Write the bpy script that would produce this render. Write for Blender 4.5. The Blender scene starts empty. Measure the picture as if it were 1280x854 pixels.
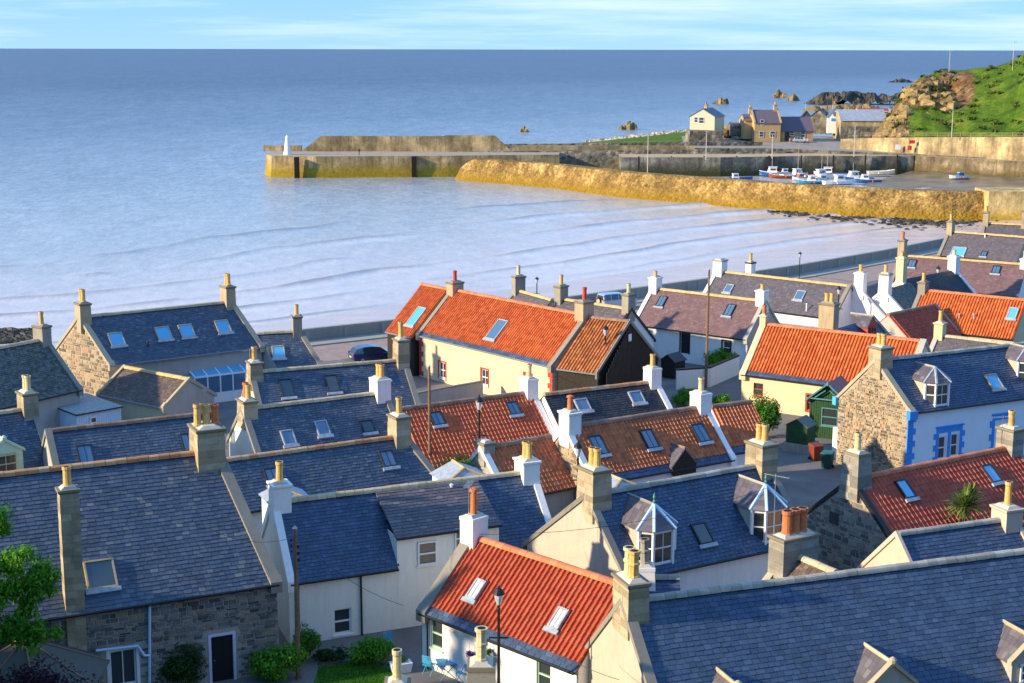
import bpy, math, random
import numpy as np
from mathutils import Matrix, Vector
random.seed(11); np.random.seed(11)
R = math.radians
sc = bpy.context.scene
col = sc.collection

# ------------------------------------------------------------------ camera
F = 1900.0; H = 27.0; HOR = 61.2; ROLL = 0.00195      # focal in px of a 1280 wide frame
PITCH = math.atan((427 - HOR) / F)
cam_d = bpy.data.cameras.new('camera'); cam = bpy.data.objects.new('camera', cam_d); col.objects.link(cam)
cam_d.sensor_width = 36.0; cam_d.lens = 36.0 * F / 1280.0
cam_d.clip_start = 0.5; cam_d.clip_end = 200000.0
cam.matrix_world = Matrix.Translation((0, 0, H)) @ Matrix.Rotation(R(90) - PITCH, 4, 'X') @ Matrix.Rotation(ROLL, 4, 'Z')
sc.camera = cam

# ------------------------------------------------------------------ light
SUN_EL = 19.0; SUN_BEHIND = 16.0                        # sun to the left, a little behind the camera
sdir = Vector((-math.cos(R(SUN_BEHIND)) * math.cos(R(SUN_EL)), -math.sin(R(SUN_BEHIND)) * math.cos(R(SUN_EL)), math.sin(R(SUN_EL))))
sun_d = bpy.data.lights.new('sun', 'SUN'); sun = bpy.data.objects.new('sun', sun_d); col.objects.link(sun)
sun_d.energy = 2.2; sun_d.angle = R(1.5); sun_d.color = (1.0, 0.80, 0.52)
sun.rotation_euler = (-sdir).to_track_quat('-Z', 'Y').to_euler()
sun.location = (-80, -40, 90)
world = bpy.data.worlds.new('World'); sc.world = world; world.use_nodes = True
wn = world.node_tree.nodes; wl = world.node_tree.links; wn.clear()
w_out = wn.new('ShaderNodeOutputWorld'); w_bg = wn.new('ShaderNodeBackground')
sky = wn.new('ShaderNodeTexSky'); sky.sky_type = 'NISHITA'; sky.sun_disc = False
sky.sun_elevation = R(SUN_EL); sky.sun_rotation = math.atan2(sdir.x, sdir.y)
sky.air_density = 0.7; sky.dust_density = 0.0; sky.ozone_density = 5.0
# thin cloud streaks over the whole sky
tc = wn.new('ShaderNodeTexCoord'); mp = wn.new('ShaderNodeMapping'); mp.inputs['Scale'].default_value = (2.0, 2.0, 34.0)
nz = wn.new('ShaderNodeTexNoise'); nz.inputs['Scale'].default_value = 2.2; nz.inputs['Detail'].default_value = 6; nz.inputs['Roughness'].default_value = 0.62
rp = wn.new('ShaderNodeValToRGB'); rp.color_ramp.elements[0].position = 0.44; rp.color_ramp.elements[1].position = 0.86
hs = wn.new('ShaderNodeHueSaturation'); hs.inputs['Saturation'].default_value = 1.5
mxw = wn.new('ShaderNodeMixRGB'); mxw.blend_type = 'MIX'; mxw.inputs[2].default_value = (2.5, 2.6, 2.6, 1)
mul = wn.new('ShaderNodeMath'); mul.operation = 'MULTIPLY'; mul.inputs[1].default_value = 0.5
wl.new(tc.outputs['Generated'], mp.inputs['Vector']); wl.new(mp.outputs[0], nz.inputs['Vector']); wl.new(nz.outputs['Fac'], rp.inputs[0])
wl.new(rp.outputs[0], mul.inputs[0]); wl.new(mul.outputs[0], mxw.inputs[0])
gm = wn.new('ShaderNodeGamma'); gm.inputs['Gamma'].default_value = 0.2           # softens the contrast between horizon and zenith
tint = wn.new('ShaderNodeMixRGB'); tint.blend_type = 'MULTIPLY'; tint.inputs[0].default_value = 1.0; tint.inputs[2].default_value = (0.94, 1.17, 1.56, 1)
wl.new(sky.outputs[0], gm.inputs[0]); wl.new(gm.outputs[0], tint.inputs[1]); wl.new(tint.outputs[0], hs.inputs['Color']); wl.new(hs.outputs[0], mxw.inputs[1]); wl.new(mxw.outputs[0], w_bg.inputs[0]); wl.new(w_bg.outputs[0], w_out.inputs[0])
w_bg.inputs[1].default_value = 0.15
sc.view_settings.view_transform = 'Standard'; sc.view_settings.look = 'None'
sc.view_settings.gamma = 1.0; sc.view_settings.use_curve_mapping = False
sc.view_settings.exposure = 1.92
sc.render.engine = 'CYCLES'
sc.cycles.use_denoising = True; sc.cycles.max_bounces = 6; sc.cycles.diffuse_bounces = 4; sc.cycles.glossy_bounces = 3
sc.cycles.transmission_bounces = 3; sc.cycles.transparent_max_bounces = 6; sc.cycles.caustics_reflective = False; sc.cycles.caustics_refractive = False

# ------------------------------------------------------------------ pixel -> place
def ray(x, y):
    y = y - ROLL * (x - 640)
    u = (x - 640) / F; v = (427 - y) / F
    return Vector((u, math.cos(PITCH) + v * math.sin(PITCH), -math.sin(PITCH) + v * math.cos(PITCH)))
def P(x, y, z):                       # point of that pixel's ray at height z
    d = ray(x, y); return d * ((z - H) / d.z) + Vector((0, 0, H))
def PD(x, y, dist):                   # point of that pixel's ray at ground distance dist
    d = ray(x, y); return d * (dist / d.y) + Vector((0, 0, H))
def z_at(x, y, Y):                    # height seen at pixel row y above the place at depth Y
    d = ray(x, y); return H + d.z * Y / d.y
def proj(p):
    d = Vector(p) - Vector((0, 0, H)); c, s = math.cos(PITCH), math.sin(PITCH)
    f = d.y * c - d.z * s; up = d.y * s + d.z * c
    x = 640 + F * d.x / f; y = 427 - F * up / f
    return x, y + ROLL * (x - 640), f

# ------------------------------------------------------------------ mesh builder
class MB:
    def __init__(s): s.v = []; s.f = []; s.m = []; s.r = []
    def quad(s, pts, mi=0, rnd=None):
        b = len(s.v); s.v.extend([tuple(p) for p in pts]); s.f.append(tuple(range(b, b + len(pts))))
        s.m.append(mi); s.r.append(random.random() if rnd is None else rnd); return s
    def box(s, x0, x1, y0, y1, z0, z1, mi=0, rnd=None, M=None):
        rnd = random.random() if rnd is None else rnd
        c = [(x0, y0, z0), (x1, y0, z0), (x1, y1, z0), (x0, y1, z0), (x0, y0, z1), (x1, y0, z1), (x1, y1, z1), (x0, y1, z1)]
        if M is not None: c = [tuple(M @ Vector(p)) for p in c]
        b = len(s.v); s.v.extend(c)
        for q in ((0, 3, 2, 1), (4, 5, 6, 7), (0, 1, 5, 4), (1, 2, 6, 5), (2, 3, 7, 6), (3, 0, 4, 7)):
            s.f.append(tuple(b + i for i in q)); s.m.append(mi); s.r.append(rnd)
        return s
    def hexa(s, c, mi=0, rnd=None):   # 8 corners: bottom 4 ccw, top 4 ccw
        rnd = random.random() if rnd is None else rnd
        b = len(s.v); s.v.extend([tuple(p) for p in c])
        for q in ((0, 3, 2, 1), (4, 5, 6, 7), (0, 1, 5, 4), (1, 2, 6, 5), (2, 3, 7, 6), (3, 0, 4, 7)):
            s.f.append(tuple(b + i for i in q)); s.m.append(mi); s.r.append(rnd)
        return s
    def prism(s, poly, z0, z1, mi=0, rnd=None):      # poly: list of (x,y) ccw
        rnd = random.random() if rnd is None else rnd
        b = len(s.v); n = len(poly)
        s.v.extend([(x, y, z0) for x, y in poly]); s.v.extend([(x, y, z1) for x, y in poly])
        s.f.append(tuple(range(b + n - 1, b - 1, -1))); s.f.append(tuple(range(b + n, b + 2 * n)))
        for i in range(n):
            j = (i + 1) % n; s.f.append((b + i, b + j, b + n + j, b + n + i))
        s.m.extend([mi] * (n + 2)); s.r.extend([rnd] * (n + 2)); return s
    def lathe(s, prof, c=(0, 0, 0), n=10, mi=0, rnd=None, cap=True, rot=0.0):
        rnd = random.random() if rnd is None else rnd
        b = len(s.v)
        for r, z in prof:
            for k in range(n):
                a = 2 * math.pi * k / n + rot; s.v.append((c[0] + r * math.cos(a), c[1] + r * math.sin(a), c[2] + z))
        for i in range(len(prof) - 1):
            for k in range(n):
                k2 = (k + 1) % n
                s.f.append((b + i * n + k, b + i * n + k2, b + (i + 1) * n + k2, b + (i + 1) * n + k)); s.m.append(mi); s.r.append(rnd)
        if cap:
            s.f.append(tuple(b + (len(prof) - 1) * n + k for k in range(n))); s.m.append(mi); s.r.append(rnd)
            s.f.append(tuple(b + k for k in range(n - 1, -1, -1))); s.m.append(mi); s.r.append(rnd)
        return s
    def tube(s, p0, p1, r0, r1=None, n=6, mi=0, rnd=None):
        r1 = r0 if r1 is None else r1
        p0 = Vector(p0); p1 = Vector(p1); d = (p1 - p0)
        if d.length < 1e-6: return s
        d.normalize(); a = d.orthogonal().normalized(); c = d.cross(a)
        b = len(s.v); rnd = random.random() if rnd is None else rnd
        for p, r in ((p0, r0), (p1, r1)):
            for k in range(n):
                t = 2 * math.pi * k / n; q = p + a * (r * math.cos(t)) + c * (r * math.sin(t)); s.v.append(tuple(q))
        for k in range(n):
            k2 = (k + 1) % n; s.f.append((b + k, b + k2, b + n + k2, b + n + k)); s.m.append(mi); s.r.append(rnd)
        s.f.append(tuple(b + k for k in range(n - 1, -1, -1))); s.f.append(tuple(b + n + k for k in range(n)))
        s.m.extend([mi, mi]); s.r.extend([rnd, rnd]); return s
    def mesh(s, name, mats, smooth=False):
        me = bpy.data.meshes.new(name); me.from_pydata(s.v, [], s.f)
        if not isinstance(mats, (list, tuple)): mats = [mats]
        for m in mats: me.materials.append(m)
        if len(mats) > 1: me.polygons.foreach_set('material_index', s.m)
        at = me.attributes.new('rnd', 'FLOAT', 'FACE'); at.data.foreach_set('value', s.r)
        if smooth: me.polygons.foreach_set('use_smooth', [True] * len(s.f))
        me.update(); return me
    def build(s, name, mats, parent=None, M=None, smooth=False):
        o = bpy.data.objects.new(name, s.mesh(name, mats, smooth)); col.objects.link(o)
        if parent is not None: o.parent = parent
        if M is not None: o.matrix_basis = M
        return o

def mat4(x, y, z, o):
    return Matrix(((x[0], y[0], z[0], o[0]), (x[1], y[1], z[1], o[1]), (x[2], y[2], z[2], o[2]), (0, 0, 0, 1)))
def link(me, name, parent, M):
    o = bpy.data.objects.new(name, me); col.objects.link(o); o.parent = parent; o.matrix_basis = M; return o
def tag(o, label=None, cat=None, group=None, kind=None):
    if label: o['label'] = label
    if cat: o['category'] = cat
    if group: o['group'] = group
    if kind: o['kind'] = kind
    return o
def empty(name, loc=(0, 0, 0), rz=0.0):
    o = bpy.data.objects.new(name, None); col.objects.link(o); o.location = loc; o.rotation_euler = (0, 0, rz); o.empty_display_size = 0.3; return o
def copy_tree(o, parent=None):
    c = o.copy(); col.objects.link(c)
    if parent is not None: c.parent = parent
    for ch in list(o.children): copy_tree(ch, c)
    return c

# ------------------------------------------------------------------ materials
MATS = {}
def _new(name):
    m = bpy.data.materials.new(name); m.use_nodes = True; nt = m.node_tree; nt.nodes.clear()
    out = nt.nodes.new('ShaderNodeOutputMaterial'); b = nt.nodes.new('ShaderNodeBsdfPrincipled'); nt.links.new(b.outputs[0], out.inputs[0])
    MATS[name] = m; return m, nt, b
def _n(nt, t, **kw):
    n = nt.nodes.new(t)
    for k, v in kw.items():
        if k in n.inputs: n.inputs[k].default_value = v
        else: setattr(n, k, v)
    return n
def _coord(nt, scale=(1, 1, 1), world_space=True):
    if world_space:
        g = nt.nodes.new('ShaderNodeNewGeometry'); src = g.outputs['Position']
    else:
        g = nt.nodes.new('ShaderNodeTexCoord'); src = g.outputs['Object']
    mpn = nt.nodes.new('ShaderNodeMapping'); mpn.inputs['Scale'].default_value = scale; nt.links.new(src, mpn.inputs['Vector']); return mpn.outputs[0]
def _mix(nt, fac, a, b, blend='MIX'):
    m = nt.nodes.new('ShaderNodeMixRGB'); m.blend_type = blend
    for i, v in ((0, fac), (1, a), (2, b)):
        if hasattr(v, 'links') or hasattr(v, 'is_linked'): nt.links.new(v, m.inputs[i])
        else: m.inputs[i].default_value = v if i == 0 else (v[0], v[1], v[2], 1)
    return m.outputs[0]
def _ramp(nt, src, stops):
    r = nt.nodes.new('ShaderNodeValToRGB'); e = r.color_ramp.elements
    while len(e) < len(stops): e.new(0.5)
    for i, (p_, c) in enumerate(stops):
        e[i].position = p_; e[i].color = (c[0], c[1], c[2], 1) if hasattr(c, '__len__') else (c, c, c, 1)
    nt.links.new(src, r.inputs[0]); return r.outputs[0]
def _noise(nt, vec, scale, detail=5, rough=0.6):
    n = nt.nodes.new('ShaderNodeTexNoise'); n.inputs['Scale'].default_value = scale; n.inputs['Detail'].default_value = detail; n.inputs['Roughness'].default_value = rough
    nt.links.new(vec, n.inputs['Vector']); return n.outputs['Fac']
def _bump(nt, b, h, strength, dist):
    n = nt.nodes.new('ShaderNodeBump'); n.inputs['Strength'].default_value = strength; n.inputs['Distance'].default_value = dist
    nt.links.new(h, n.inputs['Height']); nt.links.new(n.outputs[0], b.inputs['Normal']); return n

def mat_plain(name, c, rough=0.6, metal=0.0, var=0.12, scale=4.0, spec=0.4):
    m, nt, b = _new(name); v = _coord(nt)
    f = _noise(nt, v, scale, 4)
    lo = tuple(x * (1 - var) for x in c); hi = tuple(min(1, x * (1 + var)) for x in c)
    nt.links.new(_ramp(nt, f, ((0.3, lo), (0.7, hi))), b.inputs['Base Color'])
    b.inputs['Roughness'].default_value = rough; b.inputs['Metallic'].default_value = metal; b.inputs['Specular IOR Level'].default_value = spec
    return m
def mat_wall(name, c, stain=(0.25, 0.22, 0.18), stain_amt=0.35, rough=0.85, bump=0.15, blot=0.15):
    """render / harling / concrete with blotches and rain streaks"""
    m, nt, b = _new(name); v = _coord(nt); vs = _coord(nt, (3.0, 3.0, 0.35))
    big = _noise(nt, v, 0.9, 6); fine = _noise(nt, v, 22, 3); st = _noise(nt, vs, 1.6, 6, 0.7)
    base = _ramp(nt, big, ((0.25, tuple(x * (1 - blot) for x in c)), (0.75, tuple(min(1, x * (1 + blot * 0.7)) for x in c))))
    k = _ramp(nt, st, ((0.48, 0.0), (0.80, stain_amt)))
    cc = _mix(nt, k, base, stain)
    cc = _mix(nt, 0.25, cc, _ramp(nt, fine, ((0.3, tuple(x * 0.75 for x in c)), (0.7, tuple(min(1, x * 1.15) for x in c)))))
    nt.links.new(cc, b.inputs['Base Color']); b.inputs['Roughness'].default_value = rough; b.inputs['Specular IOR Level'].default_value = 0.25
    _bump(nt, b, fine, bump, 0.02); return m
def mat_piece(name, stops, rough=0.6, dirt=(0.1, 0.1, 0.08), dirt_amt=0.35, moss=None, moss_amt=0.0, bump=0.12, spec=0.4, dscale=1.3):
    """slates, tiles, stones: colour by the piece's own random value plus weathering"""
    m, nt, b = _new(name); v = _coord(nt)
    a = nt.nodes.new('ShaderNodeAttribute'); a.attribute_name = 'rnd'; a.attribute_type = 'GEOMETRY'
    base = _ramp(nt, a.outputs['Fac'], stops)
    big = _noise(nt, v, dscale, 6, 0.65); fine = _noise(nt, v, 14, 4)
    cc = _mix(nt, _ramp(nt, big, ((0.45, 0.0), (0.75, dirt_amt))), base, dirt)
    if moss:
        ms = _noise(nt, _coord(nt, (1, 1, 1.0)), 3.1, 7, 0.7)
        cc = _mix(nt, _ramp(nt, ms, ((0.52, 0.0), (0.70, moss_amt))), cc, moss)
    cc = _mix(nt, 0.5, cc, _ramp(nt, fine, ((0.25, 0.62), (0.75, 1.25))), 'MULTIPLY')
    nt.links.new(cc, b.inputs['Base Color']); b.inputs['Roughness'].default_value = rough; b.inputs['Specular IOR Level'].default_value = spec
    _bump(nt, b, fine, bump, 0.015); return m
def mat_glass(name, c=(0.02, 0.035, 0.05), ior=2.0, rough=0.04):
    m, nt, b = _new(name); b.inputs['Base Color'].default_value = (*c, 1); b.inputs['Roughness'].default_value = rough
    b.inputs['IOR'].default_value = ior; b.inputs['Specular IOR Level'].default_value = 0.5; return m

# slates
mat_piece('slate_blue', ((0.0, (0.058, 0.084, 0.134)), (0.45, (0.076, 0.105, 0.160)), (0.86, (0.096, 0.128, 0.186)), (0.95, (0.135, 0.16, 0.20)), (1.0, (0.23, 0.23, 0.225))), 0.48, (0.05, 0.055, 0.06), 0.5, (0.20, 0.20, 0.12), 0.22)
mat_piece('slate_deep', ((0.0, (0.040, 0.072, 0.140)), (0.5, (0.052, 0.090, 0.168)), (0.9, (0.066, 0.108, 0.192)), (1.0, (0.10, 0.145, 0.22))), 0.45, (0.03, 0.035, 0.045), 0.5)
mat_piece('slate_purple', ((0.0, (0.105, 0.095, 0.115)), (0.5, (0.130, 0.115, 0.138)), (0.9, (0.155, 0.137, 0.158)), (1.0, (0.22, 0.20, 0.21))), 0.5, (0.07, 0.065, 0.06), 0.4, (0.22, 0.20, 0.12), 0.25)
mat_piece('slate_plum', ((0.0, (0.17, 0.10, 0.105)), (0.5, (0.20, 0.12, 0.125)), (0.9, (0.23, 0.145, 0.145)), (1.0, (0.30, 0.21, 0.20))), 0.5, (0.08, 0.06, 0.06), 0.4, (0.25, 0.22, 0.16), 0.25)
mat_piece('slate_moss', ((0.0, (0.045, 0.055, 0.055)), (0.5, (0.085, 0.10, 0.10)), (1.0, (0.16, 0.17, 0.16))), 0.6, (0.12, 0.13, 0.08), 0.7, (0.26, 0.27, 0.22), 0.7)
mat_piece('slate_brown', ((0.0, (0.10, 0.07, 0.055)), (0.5, (0.15, 0.105, 0.085)), (1.0, (0.22, 0.16, 0.13))), 0.6, (0.06, 0.05, 0.05), 0.5, (0.25, 0.2, 0.15), 0.3)
mat_piece('slate_dark', ((0.0, (0.025, 0.03, 0.04)), (1.0, (0.055, 0.06, 0.075))), 0.6, (0.02, 0.02, 0.025), 0.3)
# tiles
mat_piece('tile_orange', ((0.0, (0.50, 0.105, 0.028)), (0.5, (0.62, 0.15, 0.038)), (1.0, (0.72, 0.21, 0.06))), 0.55, (0.36, 0.10, 0.03), 0.45, (0.50, 0.26, 0.06), 0.25, spec=0.3)
mat_piece('tile_weathered', ((0.0, (0.34, 0.10, 0.035)), (0.5, (0.50, 0.16, 0.05)), (1.0, (0.60, 0.25, 0.08))), 0.6, (0.28, 0.12, 0.045), 0.6, (0.42, 0.30, 0.10), 0.6, spec=0.3)
mat_piece('tile_brown', ((0.0, (0.48, 0.125, 0.045)), (0.5, (0.60, 0.165, 0.058)), (1.0, (0.68, 0.23, 0.09))), 0.65, (0.26, 0.085, 0.045), 0.55, (0.40, 0.33, 0.25), 0.28, spec=0.3)
mat_piece('tile_red', ((0.0, (0.40, 0.070, 0.030)), (0.5, (0.46, 0.085, 0.036)), (1.0, (0.53, 0.115, 0.050))), 0.6, (0.34, 0.08, 0.045), 0.5, (0.48, 0.30, 0.16), 0.28, spec=0.25)
mat_piece('tile_crimson', ((0.0, (0.44, 0.078, 0.042)), (0.5, (0.50, 0.095, 0.052)), (1.0, (0.55, 0.12, 0.066))), 0.55, (0.30, 0.065, 0.045), 0.4, (0.36, 0.22, 0.14), 0.25, spec=0.25)
mat_piece('tile_rust', ((0.0, (0.55, 0.115, 0.048)), (0.5, (0.62, 0.14, 0.058)), (1.0, (0.68, 0.18, 0.075))), 0.6, (0.36, 0.09, 0.05), 0.4, (0.45, 0.28, 0.16), 0.25, spec=0.25)
mat_piece('ridge_clay', ((0.0, (0.42, 0.17, 0.06)), (0.5, (0.55, 0.29, 0.13)), (1.0, (0.55, 0.38, 0.23))), 0.75, (0.3, 0.2, 0.12), 0.5)
mat_piece('ridge_buff', ((0.0, (0.46, 0.36, 0.21)), (0.5, (0.56, 0.46, 0.30)), (1.0, (0.62, 0.50, 0.36))), 0.8, (0.30, 0.24, 0.15), 0.5)
mat_piece('ridge_stone', ((0.0, (0.30, 0.29, 0.25)), (0.5, (0.40, 0.38, 0.33)), (1.0, (0.48, 0.46, 0.40))), 0.8, (0.18, 0.18, 0.16), 0.5)
mat_piece('ridge_red', ((0.0, (0.56, 0.15, 0.06)), (1.0, (0.66, 0.23, 0.10))), 0.7, (0.35, 0.14, 0.08), 0.4)
mat_piece('ridge_brown', ((0.0, (0.22, 0.12, 0.08)), (1.0, (0.36, 0.23, 0.16))), 0.75, (0.15, 0.10, 0.08), 0.5)
mat_piece('ridge_gold', ((0.0, (0.58, 0.38, 0.15)), (1.0, (0.66, 0.46, 0.22))), 0.75, (0.4, 0.26, 0.12), 0.4)
# stone
mat_piece('rubble_warm', ((0.0, (0.10, 0.085, 0.07)), (0.25, (0.24, 0.19, 0.13)), (0.5, (0.36, 0.29, 0.20)), (0.75, (0.42, 0.34, 0.24)), (0.9, (0.44, 0.25, 0.11)), (1.0, (0.22, 0.20, 0.19))), 0.85, (0.2, 0.17, 0.12), 0.35, bump=0.3)
mat_piece('rubble_grey', ((0.0, (0.06, 0.06, 0.065)), (0.3, (0.15, 0.145, 0.145)), (0.6, (0.25, 0.23, 0.205)), (0.85, (0.33, 0.28, 0.23)), (1.0, (0.32, 0.17, 0.10))), 0.85, (0.08, 0.08, 0.08), 0.35, bump=0.3)
mat_piece('rubble_light', ((0.0, (0.10, 0.09, 0.085)), (0.3, (0.20, 0.18, 0.155)), (0.6, (0.30, 0.26, 0.21)), (0.85, (0.36, 0.30, 0.23)), (1.0, (0.34, 0.20, 0.12))), 0.85, (0.16, 0.15, 0.13), 0.35, bump=0.3)
mat_wall('mortar_warm', (0.44, 0.37, 0.27), (0.25, 0.21, 0.15), 0.4)
mat_wall('mortar_grey', (0.38, 0.36, 0.32), (0.14, 0.13, 0.12), 0.4)
# walls
mat_wall('wall_cream', (0.82, 0.62, 0.37), (0.6, 0.44, 0.26), 0.20, blot=0.06)
mat_wall('wall_cream_pale', (0.83, 0.81, 0.74), (0.46, 0.43, 0.36), 0.4, blot=0.06)
mat_wall('wall_white', (0.84, 0.84, 0.82), (0.46, 0.44, 0.40), 0.5, blot=0.05)
mat_wall('wall_bluewhite', (0.68, 0.78, 0.88), (0.45, 0.50, 0.56), 0.22, blot=0.05)
mat_wall('wall_grey', (0.42, 0.40, 0.36), (0.20, 0.18, 0.15), 0.45)
mat_wall('wall_harl', (0.50, 0.44, 0.36), (0.28, 0.24, 0.19), 0.45, bump=0.5)
mat_wall('wall_pink', (0.60, 0.46, 0.37), (0.36, 0.28, 0.23), 0.35, bump=0.4)
mat_wall('wall_yellow', (0.62, 0.54, 0.34), (0.40, 0.34, 0.22), 0.25)
mat_wall('stack_stone', (0.44, 0.355, 0.23), (0.13, 0.12, 0.09), 0.75, blot=0.3)
mat_piece('ashlar', ((0.0, (0.30, 0.245, 0.16)), (0.5, (0.42, 0.34, 0.22)), (1.0, (0.50, 0.42, 0.29))), 0.85, (0.13, 0.12, 0.09), 0.7, bump=0.3)
mat_piece('ashlar_grey', ((0.0, (0.20, 0.19, 0.165)), (0.5, (0.30, 0.285, 0.245)), (1.0, (0.38, 0.36, 0.31))), 0.85, (0.10, 0.10, 0.08), 0.7, bump=0.3)
mat_wall('stack_grey', (0.32, 0.30, 0.25), (0.11, 0.11, 0.09), 0.75, blot=0.3)
mat_wall('coping_grey', (0.26, 0.245, 0.21), (0.10, 0.10, 0.085), 0.55)
mat_wall('coping_warm', (0.44, 0.38, 0.27), (0.2, 0.18, 0.13), 0.5)
mat_wall('cap_dark', (0.24, 0.215, 0.155), (0.09, 0.09, 0.07), 0.6)
mat_wall('mortar_cap', (0.55, 0.52, 0.45), (0.25, 0.23, 0.19), 0.5)
mat_wall('concrete', (0.36, 0.345, 0.31), (0.15, 0.14, 0.12), 0.5)
# paint, metal, wood
mat_plain('paint_white', (0.80, 0.81, 0.82), 0.45, var=0.05)
mat_plain('paint_paleblue', (0.50, 0.68, 0.86), 0.45, var=0.06)
mat_plain('paint_blue', (0.035, 0.26, 0.74), 0.45, var=0.12)
mat_plain('paint_cyan', (0.07, 0.42, 0.80), 0.45, var=0.10)
mat_plain('paint_red', (0.42, 0.05, 0.035), 0.5, var=0.15)
mat_plain('paint_green', (0.018, 0.062, 0.018), 0.55, var=0.3)
mat_plain('paint_teal', (0.08, 0.24, 0.24), 0.5, var=0.15)
mat_plain('paint_mint', (0.40, 0.60, 0.47), 0.6, var=0.1)
mat_plain('paint_lilac', (0.66, 0.60, 0.78), 0.5, var=0.06)
mat_plain('black_paint', (0.012, 0.012, 0.014), 0.45, var=0.3)
mat_plain('black_timber', (0.022, 0.017, 0.012), 0.8, var=0.5, scale=6)
mat_plain('gutter_black', (0.015, 0.017, 0.02), 0.4, var=0.2)
mat_plain('gutter_grey', (0.20, 0.22, 0.24), 0.5, var=0.2)
mat_plain('frame_dark', (0.03, 0.03, 0.033), 0.4, var=0.2)
mat_plain('frame_wood', (0.50, 0.38, 0.22), 0.6, var=0.2)
mat_plain('lead', (0.34, 0.38, 0.44), 0.45, var=0.25)
mat_plain('pot_buff', (0.66, 0.40, 0.13), 0.7, var=0.22, scale=7)
mat_plain('pot_terra', (0.55, 0.17, 0.06), 0.7, var=0.25, scale=7)
mat_plain('pot_red', (0.52, 0.07, 0.03), 0.7, var=0.15, scale=7)
mat_plain('pot_cream', (0.62, 0.52, 0.30), 0.7, var=0.25, scale=7)
mat_plain('steel', (0.5, 0.52, 0.54), 0.35, 0.8, var=0.1)
mat_plain('soot', (0.008, 0.007, 0.006), 0.95)
mat_plain('timber_pole', (0.20, 0.12, 0.07), 0.85, var=0.4, scale=8)
mat_plain('curtain', (0.5, 0.5, 0.5), 0.9)
mat_glass('glass_dark'); mat_glass('glass_sky', (0.10, 0.42, 0.72), 1.9, 0.08); mat_glass('glass_mid', (0.07, 0.15, 0.26), 2.0, 0.06); mat_glass('glass_pale', (0.5, 0.56, 0.6), 1.8, 0.08)  # glass_sky: reflected sky is painted into the pane's blue base colour
mat_glass('glass_window', (0.035, 0.045, 0.05), 1.7, 0.05)
# ------------------------------------------------------------------ setting: sea, beach, ground, hills
SEA = -3.5
wall_px = [(-700, 524), (100, 441), (378, 412), (492, 400), (870, 350), (1000, 331), (1110, 312), (1175, 299), (1290, 280)]
WL = [P(x, y, 1.25) for x, y in wall_px]                       # top line of the sea wall
def noise2(x, y, sc_, seed=0):
    """cheap smooth value noise on arrays"""
    x = np.asarray(x) / sc_ + seed * 17.3; y = np.asarray(y) / sc_ + seed * 9.1
    xi, yi = np.floor(x), np.floor(y); fx, fy = x - xi, y - yi; fx = fx * fx * (3 - 2 * fx); fy = fy * fy * (3 - 2 * fy)
    hsh = lambda a, b: np.modf(np.abs(np.sin(a * 127.1 + b * 311.7 + seed * 3.7)) * 43758.5453)[0]
    return (hsh(xi, yi) * (1 - fx) + hsh(xi + 1, yi) * fx) * (1 - fy) + (hsh(xi, yi + 1) * (1 - fx) + hsh(xi + 1, yi + 1) * fx) * fy
def fbm(x, y, sc_, seed=0, o=4):
    t = 0; a = .5
    for i in range(o): t = t + a * noise2(x, y, sc_ / 2 ** i, seed + i); a *= .5
    return t
def shore_st(X, Y):
    """seaward distance from the sea wall and position along it"""
    best = np.full(X.shape, 1e9); S_ = np.zeros(X.shape); T_ = np.zeros(X.shape); acc = 0
    for i in range(len(WL) - 1):
        ax, ay, bx, by = WL[i].x, WL[i].y, WL[i + 1].x, WL[i + 1].y; dx, dy = bx - ax, by - ay; ln = math.hypot(dx, dy); dx /= ln; dy /= ln
        t = np.clip((X - ax) * dx + (Y - ay) * dy, 0 if i else -1e6, ln if i < len(WL) - 2 else 1e6)
        px, py = ax + t * dx, ay + t * dy; d = np.hypot(X - px, Y - py); sg = np.sign(dx * (Y - ay) - dy * (X - ax))
        m = d < best; best = np.where(m, d, best); S_ = np.where(m, d * sg, S_); T_ = np.where(m, acc + t, T_); acc += ln
    return S_, T_
def grid_mesh(name, X, Y, Z, mat, kind='structure', smooth=True, attrs=None):
    n, m = X.shape; v = np.stack([X, Y, Z], -1).reshape(-1, 3)
    idx = np.arange(n * m).reshape(n, m); f = np.stack([idx[:-1, :-1], idx[:-1, 1:], idx[1:, 1:], idx[1:, :-1]], -1).reshape(-1, 4)
    me = bpy.data.meshes.new(name); me.vertices.add(len(v)); me.vertices.foreach_set('co', v.ravel())
    me.loops.add(f.size); me.loops.foreach_set('vertex_index', f.ravel().astype(np.int32)); me.polygons.add(len(f)); me.polygons.foreach_set('loop_start', np.arange(0, f.size, 4, dtype=np.int32))
    me.update(calc_edges=True); me.polygons.foreach_set('use_smooth', [smooth] * len(f)); me.materials.append(mat)
    for k, a in (attrs or {}).items():
        at = me.attributes.new(k, 'FLOAT', 'POINT'); at.data.foreach_set('value', np.asarray(a, dtype=np.float32).ravel())
    me.update(); o = bpy.data.objects.new(name, me); col.objects.link(o)
    if kind: o['kind'] = kind
    return o

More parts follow.
